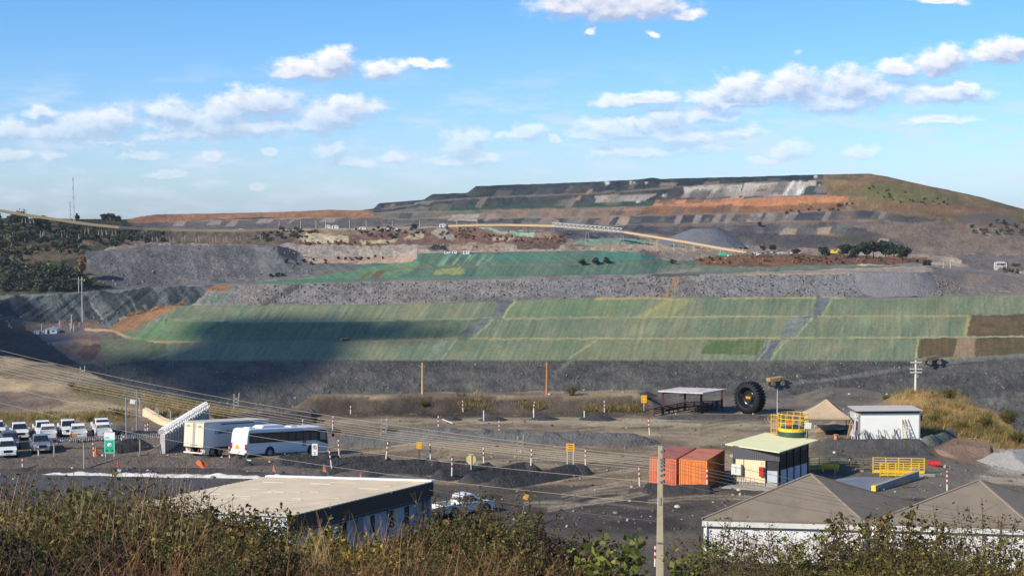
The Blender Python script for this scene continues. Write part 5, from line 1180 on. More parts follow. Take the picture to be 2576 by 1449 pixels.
    if frame:
        MB().tube([Z(-.95, -.75, 1.05), Z(-.95, -.75, 1.95), Z(-.95, .75, 1.95), Z(-.95, .75, 1.05)], .04).build('roll_bar', PLASTIC, v)
        MB().tube([Z(-2.3, -.75, 1.1), Z(-2.3, -.75, 1.75), Z(-2.3, .75, 1.75), Z(-2.3, .75, 1.1)], .04).build('roll_bar', PLASTIC, v)
    return v
def hd(ax, ay): return math.atan2(ay, ax)
FRONT = hd(.36, -.93); REAR = hd(-.30, .95)
def g3(px, py): p = onground(px, py); return (p.x, p.y, p.z)
def off(p, h, d): return (p[0] + math.cos(h) * d, p[1] + math.sin(h) * d, p[2])
GB = 'white pickups parked nose out at the back of the car park'
for px, py, lab in ((-6, 1104, 'white pickup cut off by the left edge in the back row'), (52, 1109, 'white pickup with a black grille, second from the left in the back row'), (112, 1104, 'white pickup in the back row behind the tailgate with a red lamp'), (176, 1101, 'white back row pickup behind the orange plated one'), (262, 1098, 'white pickup at the right end of the back row, near the lamp posts')):
    p = g3(px, py); pickup(lab, off(p, FRONT, -2.4), FRONT, CARW, group=GB)
GF = 'white pickups parked nose in, seen from behind'
for px, py, o_, lab in ((122, 1114, False, 'white pickup seen from behind in the front row, left of the orange plated one'), (199, 1113, True, 'white pickup seen from behind with a square orange plate on its tailgate'), (262, 1110, False, 'white pickup seen from behind, partly hidden by the green sign')):
    p = g3(px, py); pickup(lab, off(p, REAR, 2.5), REAR, CARW, orange=o_, group=GF)
p = g3(106, 1141); pickup('silver pickup parked alone in front of the white rows', off(p, FRONT, -2.3), FRONT, SILVER, group=None)
p = g3(28, 1131); pickup('dark grey station wagon at the left edge behind the small white car', off(p, FRONT, -2.0), FRONT, GREY, group=None, suv=True)
p = g3(20, 1152); pickup('small white car with a wide dark grille at the left edge, nearest the viewer', off(p, FRONT, -2.0), FRONT, CARW, group=None, suv=True)
p = gnd(1128, 1302); pickup('white double cab pickup with a black roll bar beside the workshop', (p.x + 1.2, p.y + 1.6, 0), hd(.78, .62), CARW, frame=True, group=None)
p = gnd(1318, 1422); pickup('white station wagon mostly hidden by the dark bush right of the workshop', (p.x, p.y, 0), hd(.9, -.3), CARW, group=None, suv=True)

# --- bus
BH = hd(.63, .776); r0 = gnd(597, 1152); L = 11.6
bus = thing('bus', 'white coach with dark side windows parked right of the box trailer', 'bus', (r0.x + math.cos(BH) * L / 2, r0.y + math.sin(BH) * L / 2 + .4, -.44), BH); bus.rotation_euler = (0, .075, BH)
BUSW = mat('white bus paint', S(224, 224, 220), .32, 0, .03, 1, .15, S(170, 164, 150))
x0, x1 = -L / 2, L / 2
prof_ = [(x0, .5), (x0 - .02, 1.2), (x0 + .05, 2.3), (x0 + .18, 2.82), (x0 + .45, 2.98), (x1 - 1.2, 3.0), (x1 - .55, 2.94), (x1 - .18, 2.62), (x1 + .02, 1.5), (x1 + .05, .9), (x1, .42), (x1 - .4, .36), (x0 + .4, .38)]
mb = MB(); mb.hull(prof_, [1.2, 1.23, 1.24, 1.2, 1.1, 1.1, 1.12, 1.16, 1.2, 1.2, 1.16, 1.16, 1.2]); mb.build('body', BUSW, bus, .1)
for s in (-1, 1):
    MB().hexa([Z(x0 + .35, s * 1.22, 1.55), Z(x1 - 1.7, s * 1.22, 1.62), Z(x1 - 1.7, s * 1.245, 1.62), Z(x0 + .35, s * 1.245, 1.55)], [Z(x0 + .35, s * 1.22, 2.56), Z(x1 - 1.7, s * 1.22, 2.66), Z(x1 - 1.7, s * 1.25, 2.66), Z(x0 + .35, s * 1.25, 2.56)]).build('window_band', PLASTIC, bus)
    for i in range(9):
        xa_ = x0 + .5 + i * 1.05; f = MB().hexa([Z(xa_, s * 1.245, 1.68), Z(xa_ + .86, s * 1.245, 1.68), Z(xa_ + .86, s * 1.258, 1.68), Z(xa_, s * 1.258, 1.68)], [Z(xa_, s * 1.247, 2.42), Z(xa_ + .86, s * 1.247, 2.42), Z(xa_ + .86, s * 1.262, 2.42), Z(xa_, s * 1.262, 2.42)]).build('side_window', mat('tinted bus glass', (.05, .055, .06), .1, 0, .4, 1.5, spec=.7), bus)
    MB().hexa([Z(x1 - 1.7, s * 1.2, 1.55), Z(x1 - .1, s * 1.16, 1.15), Z(x1 - .1, s * 1.225, 1.15), Z(x1 - 1.7, s * 1.245, 1.55)], [Z(x1 - 1.7, s * 1.2, 2.72), Z(x1 - .42, s * 1.12, 2.66), Z(x1 - .42, s * 1.20, 2.66), Z(x1 - 1.7, s * 1.235, 2.72)]).build('driver_window_surround', PLASTIC, bus)
    MB().hexa([Z(x1 - 1.3, s * 1.22, 1.65), Z(x1 - .4, s * 1.2, 1.6), Z(x1 - .4, s * 1.245, 1.6), Z(x1 - 1.3, s * 1.26, 1.65)], [Z(x1 - 1.35, s * 1.2, 2.45), Z(x1 - .6, s * 1.18, 2.4), Z(x1 - .6, s * 1.232, 2.4), Z(x1 - 1.35, s * 1.252, 2.45)]).build('driver_window', mat('driver glass', (.22, .22, .21), .1, 0, .5, 2, spec=.7), bus)
    MB().box(x0 + .02, s * 1.06, 1.15, .1, .28, .62).build('tail_light', TAIL, bus, .03)
    MB().tube([Z(x1 - .3, s * 1.05, 2.75), Z(x1 + .25, s * 1.3, 2.72), Z(x1 + .42, s * 1.42, 2.5)], .05).build('mirror_arm', PLASTIC, bus)
    MB().box(x1 + .42, s * 1.42, 2.2, .16, .26, .62).build('mirror', PLASTIC, bus, .04)
    for x in (x0 + 3.2, x1 - 2.4):
        MB().lathe([(0, s * 1.15), (.62, s * 1.15), (.62, s * 1.245), (0, s * 1.245)], 28, 'Y', (x, 0, .55)).build('wheel_arch', PLASTIC, bus); wheel(bus, x, s * 1.12, .5, .3, s)
MB().box(x1 - 3.6, -1.246, 1.32, .46, .02, .5).build('side_emblem', mat('faded brown emblem', S(150, 116, 110), .5, 0, .4, 9), bus)
MB().hexa([Z(x1 + .02, -1.1, 1.15), Z(x1 + .02, 1.1, 1.15), Z(x1 + .06, 1.1, 1.15), Z(x1 + .06, -1.1, 1.15)], [Z(x1 - .32, -1.05, 2.7), Z(x1 - .32, 1.05, 2.7), Z(x1 - .16, 1.05, 2.7), Z(x1 - .16, -1.05, 2.7)]).build('windscreen', GLASS, bus)
MB().box(x0 - .02, .2, 1.06, .05, .52, .42).build('orange_plate', PLATE, bus)
MB().box(x0 - .0, 0, 1.9, .03, 1.9, .03).build('engine_lid_seam', STEEL, bus)
MB().box(x0 - .08, 0, .48, .16, 2.2, .24).build('rear_bumper', BUSW, bus, .05)
MB().hexa([Z(x0 + 2.2, -.8, 2.95), Z(x0 + 5.6, -.8, 2.97), Z(x0 + 5.6, .8, 2.97), Z(x0 + 2.2, .8, 2.95)], [Z(x0 + 2.7, -.6, 3.26), Z(x0 + 5.4, -.6, 3.28), Z(x0 + 5.4, .6, 3.28), Z(x0 + 2.7, .6, 3.26)]).build('air_conditioner', BUSW, bus, .06)
MB().box(x0 + 1.3, 0, 3.02, .8, .8, .12).build('roof_hatch', BUSW, bus, .04); MB().box(x1 - 4.4, 0, 3.04, .9, .8, .12).build('roof_hatch', BUSW, bus, .04)

# --- box trailer
TH = hd(.47, .88); r1 = gnd(486, 1149); L = 10.8
tr = thing('box_trailer', 'cream backed box trailer with lettering on its pale side, left of the bus', 'trailer', (r1.x + math.cos(TH) * L / 2, r1.y + math.sin(TH) * L / 2, -.42), TH); tr.rotation_euler = (0, .078, TH)
TRW = mat('cream trailer paint', S(206, 196, 172), .45, 0, .06, 1, .3, S(160, 146, 120)); x0 = -L / 2
MB().box(0, 0, 2.28, L, 2.6, 2.55).build('box_body', mat('pale grey trailer side', S(198, 200, 202), .45, 0, .04, 1, .25, S(160, 156, 150)), tr)
MB().box(0, 0, 3.585, L + .12, 2.72, .06).build('roof', TRW, tr)
for s in (-1, 1):
    d_ = MB().box(x0 - .03, s * .645, 2.27, .06, 1.25, 2.48).build('rear_door', TRW, tr)
    MB().box(x0 - .075, s * .10, 2.27, .03, .05, 2.4).build('locking_bar', STEEL, d_); MB().box(x0 - .065, s * .75, 3.15, .012, .36, .22).build('vent', CONC, d_)
    MB().box(x0 - .065, s * .3, 1.22, .02, .34, .05).build('latch', DARKMETAL, d_)
mb = MB()
for y_, z_, sy_, sz_ in ((-1.28, 2.27, .05, 2.55), (1.28, 2.27, .05, 2.55), (0, 1.02, 2.6, .06), (0, 3.52, 2.6, .06)): mb.box(x0 - .02, y_, z_, .07, sy_, sz_)
mb.build('door_frame', DARKMETAL, tr)
MB().box(0, -1.305, 3.35, L * .5, .012, .12).build('side_vent_strip', DARKMETAL, tr)
MB().box(L * .36, -1.306, 3.0, 1.5, .014, .7).build('side_hatch', mat('pale blue hatch', S(150, 166, 180), .4), tr)
for s in (-1, 1): MB().box(0, s * .5, .85, L * .96, .14, .24).build('chassis_beam', DARKMETAL, tr)
MB().box(x0 - .05, 0, .45, .12, 2.45, .13).build('underrun_bar', WHITE, tr)
for s in (-1, 1): MB().box(x0 + .3, s * .95, .72, .05, .6, .5).build('mud_flap', mat('grey flap', S(180, 172, 154), .7), tr); MB().box(x0 - .0, s * .62, .72, .05, .16, .16).build('tail_light', TAIL, tr)
MB().box(x0 + 1.0, -1.1, .62, 1.6, .05, .75).build('side_skirt', mat('pale grey trailer side', S(198, 200, 202)), tr)
for x in (x0 + 1.6, x0 + 2.8, L / 2 - 1.2):
    for s in (-1, 1): wheel(tr, x, s * 1.02, .5, .32, s)
text_mesh('lettering', 'CAMINHÃO E', .5, mat('dark grey lettering', S(60, 66, 74), .6), tr, (x0 + 1.7, -1.312, 2.5), (R(90), 0, 0), 'LEFT', .95)

# --- haul trucks on the pit road
def haul(label, loc, rz, m):
    v = thing('haul_truck', label, 'dump truck', loc, rz, 'haul trucks on the pit road')
    MB().hull([(-5.0, 2.6), (-5.3, 4.3), (-4.8, 4.5), (2.2, 5.2), (2.2, 4.95), (1.9, 2.9), (-3.2, 2.5)], 2.25).build('dump_body', m, v, .08)
    MB().hexa([Z(1.9, -2.6, 5.0), Z(4.6, -2.6, 5.1), Z(4.6, 2.6, 5.1), Z(1.9, 2.6, 5.0)], [Z(1.9, -2.6, 5.22), Z(4.6, -2.6, 5.3), Z(4.6, 2.6, 5.3), Z(1.9, 2.6, 5.22)]).build('canopy', m, v)
    for i in range(7): 
        for s in (-1, 1): MB().box(-4.2 + i * .95, s * 2.29, 3.5, .16, .1, 1.5).build('body_rib', m, v)
    MB().box(0, 0, 1.75, 9.2, 1.8, .9).build('chassis', DARKMETAL, v); MB().box(3.9, 0, 2.4, 1.6, 3.6, 1.6).build('engine_hood', m, v, .06)
    c_ = MB().box(2.9, 1.3, 4.0, 1.5, 1.6, 1.7).build('cab', m, v, .05); MB().box(3.0, 1.3, 4.2, 1.56, 1.5, .8).build('cab_window', GLASS, c_)
    for x, ys_ in ((-2.9, (-2.3, 2.3)), (3.3, (-2.5, 2.5))):
        for y_ in ys_: wheel(v, x, y_, 1.35, 1.0 if x > 0 else 1.3, 1 if y_ > 0 else -1, mat('dusty rim', S(150, 132, 104), .7)).data.materials[0] = mat('dusty tyre', S(104, 98, 90), .9)
    return v
TRK = mat('dusty yellow truck paint', S(168, 138, 92), .7, 0, .15, .8, .5, S(110, 96, 78)); TRK2 = mat('dusty brown truck paint', S(112, 98, 82), .7, 0, .15, .8, .5, S(80, 74, 68))
p = farpt(1950, 972, 0, 1); haul('dusty yellow haul truck on the pit road just right of the giant tyre', (p.x, p.y - 2, p.z + .2), hd(.9, .35), TRK)
p = farpt(2344, 917, 0, 1); haul('darker haul truck higher up the pit road beside the cross-arm pole', (p.x, p.y - 2, p.z + .2), hd(.95, .25), TRK2)
p = farpt(870, 857, 1, 3); bz_ = thing('bulldozer', 'small yellow bulldozer on the tan bench of the shaded green slope', 'bulldozer', (p.x, p.y, p.z), R(200))
MB().box(0, 0, 1.3, 3.6, 1.6, 1.0).build('body', TRK, bz_, .05); MB().box(-.6, 0, 2.4, 1.5, 1.5, 1.4).build('cab', TRK2, bz_, .05); MB().box(2.9, 0, .9, .3, 3.6, 1.4).build('blade', TRK, bz_)
for s in (-1, 1): MB().hull([(-2, .3), (-2.2, .7), (-1.8, 1.1), (1.6, 1.1), (2.0, .7), (1.8, .2), (-1.7, 0), (1.5, 0)][:6] + [(1.4, 0), (-1.7, 0)], .3).build('track', BLACK, bz_).location = (0, s * 1.1, 0)
# ------------------------------------------------------------------ banks and heaps of soil
def bank(pts, w, h, m=SOIL, seed=1, n=70, name='soil_bank', sharp=.5, rough=.35):
    return struct(ridge(name, [onground(*p) for p in pts], w, h, m, seed, n, sharp, rough))
bank([(795, 1116), (1000, 1114), (1350, 1114), (1655, 1115)], 4.2, 1.25, mat('grey coal soil', S(98, 96, 92), .95, 0, .4, 1.4, .6, S(58, 58, 60), bump=1, bscale=3.5, bdist=.28), 2, 170, sharp=.7)
DKS = mat('black coal soil', S(62, 60, 59), .95, 0, .45, 1.6, .7, S(34, 34, 37), bump=1, bscale=3.5, bdist=.28)
def row(pts, seed, h=.95, w=2.9):
    return struct(ridge('soil_bank', [Z(*gnd(x, y, h * .85).xy, 0) for x, y in pts], w, h, DKS, seed, 90, .3, .22))
row([(690, 1150), (800, 1141), (862, 1142)], 3); row([(730, 1164), (784, 1159), (960, 1146), (985, 1149)], 4); row([(800, 1172), (837, 1170), (977, 1161), (1083, 1152), (1108, 1158)], 5)
row([(900, 1179), (942, 1176), (1065, 1168), (1170, 1160), (1192, 1164)], 6); row([(1090, 1186), (1117, 1182), (1179, 1174), (1238, 1161)], 7); row([(1160, 1192), (1195, 1188), (1319, 1164), (1360, 1168)], 8); row([(1220, 1206), (1282, 1200), (1446, 1170), (1494, 1170)], 11)
bank([(-60, 1172), (250, 1168), (480, 1168), (640, 1172)], 4.4, .8, SOILB, 9, 140)
bank([(610, 1176), (760, 1184), (960, 1196), (1085, 1206)], 4.0, .35, SOILB, 10, 120)
bank([(1615, 1236), (1700, 1238), (1795, 1238)], 2.4, .75, DKS, 10)
bank([(270, 1138), (310, 1134), (352, 1128)], 3.4, 1.2, DKS, 11)
bank([(300, 1100), (350, 1097), (400, 1094)], 2.6, .7, DKS, 12)
bank([(560, 1066), (680, 1064), (800, 1060)], 4.5, 1.2, DKS, 13)
bank([(640, 1052), (720, 1048), (800, 1046)], 4.0, 1.1, SOILB, 14)
bank([(2060, 1122), (2200, 1120), (2330, 1116)], 3.0, .55, SOIL, 15, 90)
bank([(2080, 1148), (2220, 1146), (2340, 1140)], 2.6, .5, SOIL, 16, 90)
bank([(2330, 1118), (2380, 1098), (2400, 1082)], 2.2, .7, mat('greenish cut soil', S(92, 98, 88), .95, 0, .3, 1.5, .5, S(66, 68, 66), bump=1, bscale=3.5, bdist=.28), 17)
bank([(1650, 1052), (1800, 1050), (1930, 1052)], 3.4, .45, SOIL, 18, 90)
GRV = mat('pale gravel', S(142, 140, 137), .95, 0, .35, 3, .4, S(120, 118, 116), bump=1, bscale=6, bdist=.2)
bank([(2520, 1176), (2590, 1168), (2700, 1160)], 9, 1.7, GRV, 19, 80, sharp=.3)
bank([(2370, 1146), (2430, 1136), (2500, 1140)], 4, .55, mat('red cut soil', S(128, 104, 88), .95, 0, .35, .8, .6, S(104, 86, 76), bump=1, bscale=3.5, bdist=.28), 20, 80)
def heap(px, py, r, h, label=None, m=DKS, seed=1):
    p = onground(px, py); nr, na = 9, 28
    rr = np.linspace(0, 1, nr)[:, None]; aa = np.linspace(0, 2 * math.pi, na)[None]
    k = 1 + .5 * (fbm(np.cos(aa) * 1.5 + seed * 7, np.sin(aa) * 1.5 + seed * 3, 3, seed) - .5)
    X = rr * np.cos(aa) * r * k * 1.25; Y = rr * np.sin(aa) * r * k
    Zz = h * (1 - rr ** 1.2) * (.8 + .4 * fbm(X * 2 + seed, Y * 2, 3, seed)) - .05
    o = npmesh('soil_heap', np.stack([X, Y, Zz], -1).reshape(-1, 3), gridfaces(nr, na), m); o.location = p
    tag(o, label, 'heap', 'dark soil heaps around the marker poles'); return p.z + h * .9
H1 = heap(838, 1084, .8, .55, 'small dark heap carrying a striped pole right of the bus roof', seed=1)
heap(978, 1080, 1.2, .3, 'low dark heap beside a striped pole behind the long grey bank', seed=2)
heap(1103, 1086, 1.3, .45, 'dark heap with a striped pole in its top, middle of the yard', seed=3)
heap(1140, 1056, 1.1, .5, 'black heap with a fallen white tube lying against it', seed=4)
heap(1245, 1056, 1.6, .55, 'black heap next to a short white pole, left of the other two along the berm', seed=5)
heap(1368, 1054, 1.6, .55, 'black heap behind a white pole, middle one along the brown berm', seed=6)
heap(1505, 1054, 1.9, .6, 'black heap nearest the yellow sign along the brown berm', seed=7)
heap(58, 1182, .9, .3, 'little dark heap at the foot of a striped pole at the far left', seed=8)
heap(1625, 1006, 1.3, .7, 'dark heap on the end of the brown berm near the shelter', seed=9)
heap(345, 1120, 1.4, .9, 'black heap beside the green sign in the car park', seed=10)

# ------------------------------------------------------------------ marker poles
def stripe_mat(name, w_=.56, per=.44):
    m = bpy.data.materials.new(name); m.use_nodes = True; t = NT(m.node_tree); p = t.n['Principled BSDF']; p.inputs['Roughness'].default_value = .5
    tc = t.new('ShaderNodeTexCoord'); sx_ = t.new('ShaderNodeSeparateXYZ'); t.put(sx_.inputs[0], tc.outputs['Object'])
    fr_ = t.math('FRACT', t.math('DIVIDE', t.math('SUBTRACT', sx_.outputs[2], w_), per))
    k = t.math('MULTIPLY', t.math('LESS_THAN', fr_, .5), t.math('GREATER_THAN', sx_.outputs[2], w_))
    n = t.noise(tc.outputs['Object'], 6, 4)
    t.put(p.inputs['Base Color'], t.mix(k, t.mix(n, S(196, 188, 176), S(226, 222, 214)), t.mix(n, S(130, 40, 38), S(170, 48, 44)))); return m
STR = stripe_mat('red and white bands'); WPOLE = WHITE
ZO = {837: 0.5, 1103: 0.42, 853: 0.6, 972: 0.85, 1083: 0.85, 1217: 0.85, 834: 0.85, 1137: 0.6, 1336: 0.85, 1473: 0.85, 1634: 1.05, 237: 0.5, 1609: 0.3, 1779: 0.6}
def marker(px, yb, yt, label, tilt=0.0, striped=True, cone=False):
    p = gnd(px, yb, ZO[px]) if px in ZO else onground(px, yb); h = (yb - yt) / SCL(p.y); z0 = p.z
    o = MB().cyl(Z(0, 0, -.25), Z(0, 0, h), .075, .075, 10).build('marker_pole', STR if striped else WPOLE)
    o.location = (p.x, p.y, z0); o.rotation_euler = (R(random.uniform(-2, 2)), R(tilt), 0); tag(o, label, 'marker pole', 'striped marker poles around the yard' if striped else 'plain white marker poles along the berm')
    return o
MK = [(762, 1076, 1054, 'striped pole just above the front end of the bus roof', 0), (837, 1078, 1045, 'striped pole on the small heap right of the bus roof', 3), (882, 1041, 1019, 'whitish striped pole on the left end of the brown berm', 1),
 (974, 1074, 1048, 'striped pole behind the cable spacer, left of the middle of the yard', -4), (1103, 1078, 1044, 'striped pole standing on the heap in the middle of the yard', 0), (1165, 1036, 1005, 'striped pole on the berm face above the fallen tube', -2),
 (1256, 1090, 1054, 'striped pole at the back edge of the long grey bank, alone', 0), (853, 1141, 1103, 'striped pole in front of the left end of the long grey bank', -2), (972, 1148, 1107, 'striped pole leaning right at the end of the second dark row', 7),
 (1083, 1152, 1110, 'striped pole right of the small yellow sign', -1), (1217, 1162, 1124, 'striped pole right of the back of the octagonal sign', -1), (834, 1171, 1131, 'striped pole leaning left between the dark soil rows by the bus', -8),
 (1137, 1190, 1146, 'striped pole left of the octagonal sign', 1), (1342, 1037, 1010, 'striped pole on the brown berm beside a white one', 6), (1521, 1037, 1007, 'striped pole at the right part of the brown berm', -1),
 (1634, 1088, 1050, 'striped pole on the right end of the long grey bank', -4), (1336, 1166, 1129, 'striped pole left of the two-legged yellow sign', 2), (1473, 1168, 1125, 'striped pole right of the two-legged yellow sign', 0),
 (1609, 1215, 1171, 'striped pole left of the orange containers', -2), (1779, 1221, 1180, 'striped pole in front of the brighter orange container', 0), (1648, 1424, 1371, 'striped pole at the foot of the concrete utility pole', 1),
 (2383, 1233, 1184, 'striped pole between the yellow rails and the right pyramid roof', -1), (57, 1179, 1149, 'striped pole on the little heap at the far left', 0), (237, 1149, 1109, 'striped pole left of the green sign with an orange cone', -4),
 (306, 1114, 1092, 'striped pole of a pair beside the green sign', 2), (366, 1089, 1062, 'striped pole of a close pair near the pale channel', 0), (521, 1060, 1034, 'striped pole at the far end of the panel fence', 0),
 (578, 1158, 1120, 'striped pole at the rear of the bus', -1), (73, 1113, 1093, 'short striped pole in front of the second white pickup', 0), (97, 1145, 1121, 'short striped pole in front of the silver pickup', 0), (1169, 1300, 1269, 'striped pole beside the double cab pickup', 0), (1070, 1291, 1270, 'striped pole between the workshop and the double cab pickup', 0), (444, 1061, 1045, 'small striped pole between fence posts behind the panel fence', 0), (312, 1118, 1096, 'shorter striped pole of the pair beside the green sign', -3), (371, 1087, 1060, 'leaning striped pole of the close pair near the pale channel', 4)]
for q in MK: marker(q[0], q[1], q[2], q[3], q[4])
for q in ((1217, 1053, 1032, 'short white pole left of a black heap on the yard edge'), (1343, 1051, 1032, 'short white pole beneath a striped one on the berm'), (1470, 1051, 1033, 'short white pole right of the middle black heap')): marker(q[0], q[1], q[2], q[3], 0, False)
p = onground(1127, 1062); o = MB().cyl(Z(-.75, 0, 0), Z(.75, 0, 0), .06, n=10).build('fallen_tube', WHITE); o.location = (p.x, p.y - .4, p.z + .16); o.rotation_euler = (0, R(16), R(-25)); tag(o, 'white tube fallen against the black heap', 'tube')
def cone(px, yb, label, s=1.0):
    p = onground(px, yb); c = thing('traffic_cone', label, 'cone', (p.x, p.y, p.z), group='orange traffic cones'); c.scale = (s, s, s)
    MB().box(0, 0, .02, .42, .42, .05).build('base', ORG, c); MB().lathe([(.17, .04), (.03, .75), (0, .75)], 16).build('cone', ORG, c); MB().lathe([(.118, .3), (.087, .45)], 16).build('white_band', WHITE, c)
cone(241, 1146, 'orange cone beside the striped pole left of the green sign', 1.3); cone(1752, 1226, 'faded cone in front of the brighter orange container', 1.6)
# low white and red barrier behind the bus
p = gnd(578, 1158); bb_ = thing('barrier', 'low white barrier with slanted struts behind the bus', 'barrier', (p.x, p.y, 0)); MB().bar(Z(-.1, 0, .12), Z(2.2, -.2, .06), .12).build('bar', WHITE, bb_)
for a in (.4, 1.5): MB().bar(Z(a, -.1, .1), Z(a + .5, .9, .9), .05).build('strut', STEEL, bb_)
# leaning marker flags
FLG = mat('faded orange flag cloth', S(226, 130, 100), .8, 0, .15, 6)
def flag(px, yb, fx, fy, label, m=FLG):
    p = onground(px, yb); tpt = at(fx, fy, p.y) - p; f_ = thing('marker_flag', label, 'flag', (p.x, p.y, p.z), group='orange marker flags')
    MB().cyl(Z(0, 0, 0), tpt, .025, n=6).build('stick', STEEL, f_); a = tpt * .98
    mb = MB(); mb.hexa([a, a + Z(.18, .05, -.1), a + Z(.22, .05, -.8), a + Z(-.12, 0, -.7)], [a + Z(0, .03, 0), a + Z(.18, .1, -.1), a + Z(.22, .1, -.8), a + Z(-.12, .04, -.7)]); mb.build('cloth', m, f_)
    MB().box(0, 0, .1, .4, .3, .22).build('foot', WHITE, f_)
flag(697, 1198, 688, 1166, 'thin orange marker flag above the left part of the beige roof'); flag(829, 1203, 814, 1166, 'pinkish marker flag leaning left above the middle of the beige roof'); flag(912, 1206, 906, 1186, 'orange cloth flag behind the painted white glare on the beige roof')
flag(1090, 1190, 1085, 1165, 'small red and white flag by the right end of the workshop roof'); flag(300, 1186, 296, 1154, 'orange marker flag right below the green sign', ORG)
# orange net patch
p = gnd(508, 1176); onet = ridge('orange_net', [gnd(496, 1175), gnd(535, 1170)], 2.2, .6, mat('orange net', S(178, 92, 60), .95, 0, .3, 6, .5, S(130, 70, 48)), 44, 70, .5, .8); tag(onet, 'heap of faded orange safety net on the dark bank below the trailer', 'net')

# ------------------------------------------------------------------ signs
def sign(px, yb, x0, y0, x1, y1, label, board, posts=(0,), pm=STEEL, draw=None, yaw=0.0, th=.05):
    p = gnd(px, yb); s_ = SCL(p.y); w_ = (x1 - x0) / s_; h_ = (y1 - y0) / s_; ct = at((x0 + x1) / 2, (y0 + y1) / 2, p.y)
    sg = thing('sign', label, 'sign', (ct.x, p.y, p.z), yaw)
    for q in posts: MB().bar(Z(q * w_, .05, 0), Z(q * w_, .05, ct.z - p.z + h_ * .3), .07).build('post', pm, sg)
    b = MB().box(0, 0, ct.z - p.z, w_, th, h_).build('board', board, sg)
    if draw: draw(b, w_, h_, ct.z - p.z)
    return sg
SY = mat('yellow sign face', S(240, 178, 30), .5, 0, .04, 3); SB_ = mat('black sign ink', (.03, .025, .02), .6)
def lines(n, m, fr=.7):
    def d(b, w_, h_, z):
        for i in range(n): MB().box(0, -.03, z + h_ * (.28 - .56 * i / max(1, n - 1)), w_ * fr * (1 - .2 * (i % 2)), .008, h_ * .09).build('text_line', m, b)
    return d
def frame_sq(b, w_, h_, z):
    for dx, dz, sx_, sz_ in ((0, .3, .62, .05), (0, -.3, .62, .05), (-.3, 0, .05, .6), (.3, 0, .05, .6)): MB().box(dx * w_, -.03, z + dz * h_, sx_ * w_, .008, sz_ * h_).build('sign_line', mat('orange sign ink', S(190, 110, 20), .6), b)
sign(1054, 1176, 1048, 1112, 1060.5, 1128.5, 'small yellow square sign on a dark post between the soil rows', SY, (0,), DARKMETAL, frame_sq)
sign(1435, 1170, 1424, 1115, 1445, 1135, 'yellow sign with dark lines of writing on two white posts', SY, (-.36, .36), WHITE, lines(3, SB_))
sign(1620, 1037, 1613, 994, 1627, 1013, 'yellow sign on a white post left of the timber shelter', SY, (0,), WHITE, frame_sq)
GRN = mat('green sign face', S(30, 172, 132), .5, 0, .03, 2); SW = mat('white sign face', S(232, 232, 228), .5, 0, .03, 2)
def green(b, w_, h_, z):
    MB().box(0, -.03, z - h_ * .165, w_, .012, h_ * .66).build('green_panel', GRN, b)
    for dx, dz, sx_, sz_ in ((0, .13, .86, .015), (0, -.46, .86, .015), (-.43, -.165, .03, .6), (.43, -.165, .03, .6)): MB().box(dx * w_, -.042, z + dz * h_, sx_ * w_, .008, sz_ * h_).build('border', SW, b)
    MB().lathe([(0, -.05), (w_ * .2, -.05), (w_ * .2, -.04), (0, -.04)], 20, 'Y', (0, 0, z - .09 * h_)).build('emblem_disc', SW, b)
    for q in range(6): a = 2 * math.pi * q / 6 + .5; MB().bar(Z(w_ * .2 * math.cos(a), -.045, z - .09 * h_ + w_ * .2 * math.sin(a)), Z(w_ * .36 * math.cos(a), -.045, z - .09 * h_ + w_ * .36 * math.sin(a)), .05, .01).build('emblem_ray', SW, b)
    MB().bar(Z(-w_ * .06, -.055, z - .2 * h_), Z(w_ * .12, -.055, z - .06 * h_), .06, .01).build('emblem_mark', mat('dark green ink', S(20, 90, 70), .6), b)
    for s in (-1, 1): MB().box(s * w_ * .27, -.042, z - h_ * .37, w_ * .2, .008, h_ * .09).build('text_block', mat('dark green ink', S(20, 90, 70), .6), b)
    MB().box(-w_ * .2, -.03, z + h_ * .25, w_ * .4, .01, h_ * .035).build('text_line', SB_, b)
sign(275, 1152, 262, 1087, 289, 1140.5, 'tall sign with a white top and a green emblem panel in front of the pickups', SW, (-.4, .4), WHITE, green)
RDI = mat('red sign ink', S(206, 44, 50), .5)
def noen(b, w_, h_, z):
    c_ = (0, -.03, z + h_ * .18); r_ = w_ * .36
    MB().lathe([(r_ * .8, -.01), (r_, -.01), (r_, .004), (r_ * .8, .004), (r_ * .8, -.01)], 24, 'Y', c_, False).build('red_ring', RDI, b)
    MB().bar(Z(-r_ * .62, -.036, c_[2] + r_ * .62), Z(r_ * .62, -.036, c_[2] - r_ * .62), r_ * .18, .008).build('red_bar', RDI, b)
    text_mesh('letter', 'E', r_ * 1.5, SB_, b, (0, -.034, c_[2]), (R(90), 0, 0))
    for i in range(2): MB().box(0, -.03, z - h_ * (.26 + .12 * i), w_ * (.5 - .2 * i), .008, h_ * .05).build('text_line', SB_, b)
sign(792, 1168, 784.5, 1115.5, 799, 1145, 'white sign with a red prohibition ring in front of the bus', SW, (0,), DARKMETAL, noen)
p = gnd(1185, 1196); zc = at(1185, 1155.5, p.y).z; ss = thing('octagonal_sign', 'back of a pale yellow octagonal sign on a light post', 'sign', (p.x, p.y, 0)); rr_ = 12 / SCL(p.y)
MB().add([Z(rr_ * math.cos(R(22.5 + 45 * i)) * 1.08, s, zc + rr_ * math.sin(R(22.5 + 45 * i)) * 1.08) for s in (-.02, .02) for i in range(8)], [tuple(range(8)), tuple(reversed(range(8, 16)))] + [(i, (i + 1) % 8, 8 + (i + 1) % 8, 8 + i) for i in range(8)]).build('board', mat('pale yellow sign back', S(206, 186, 132), .6), ss)
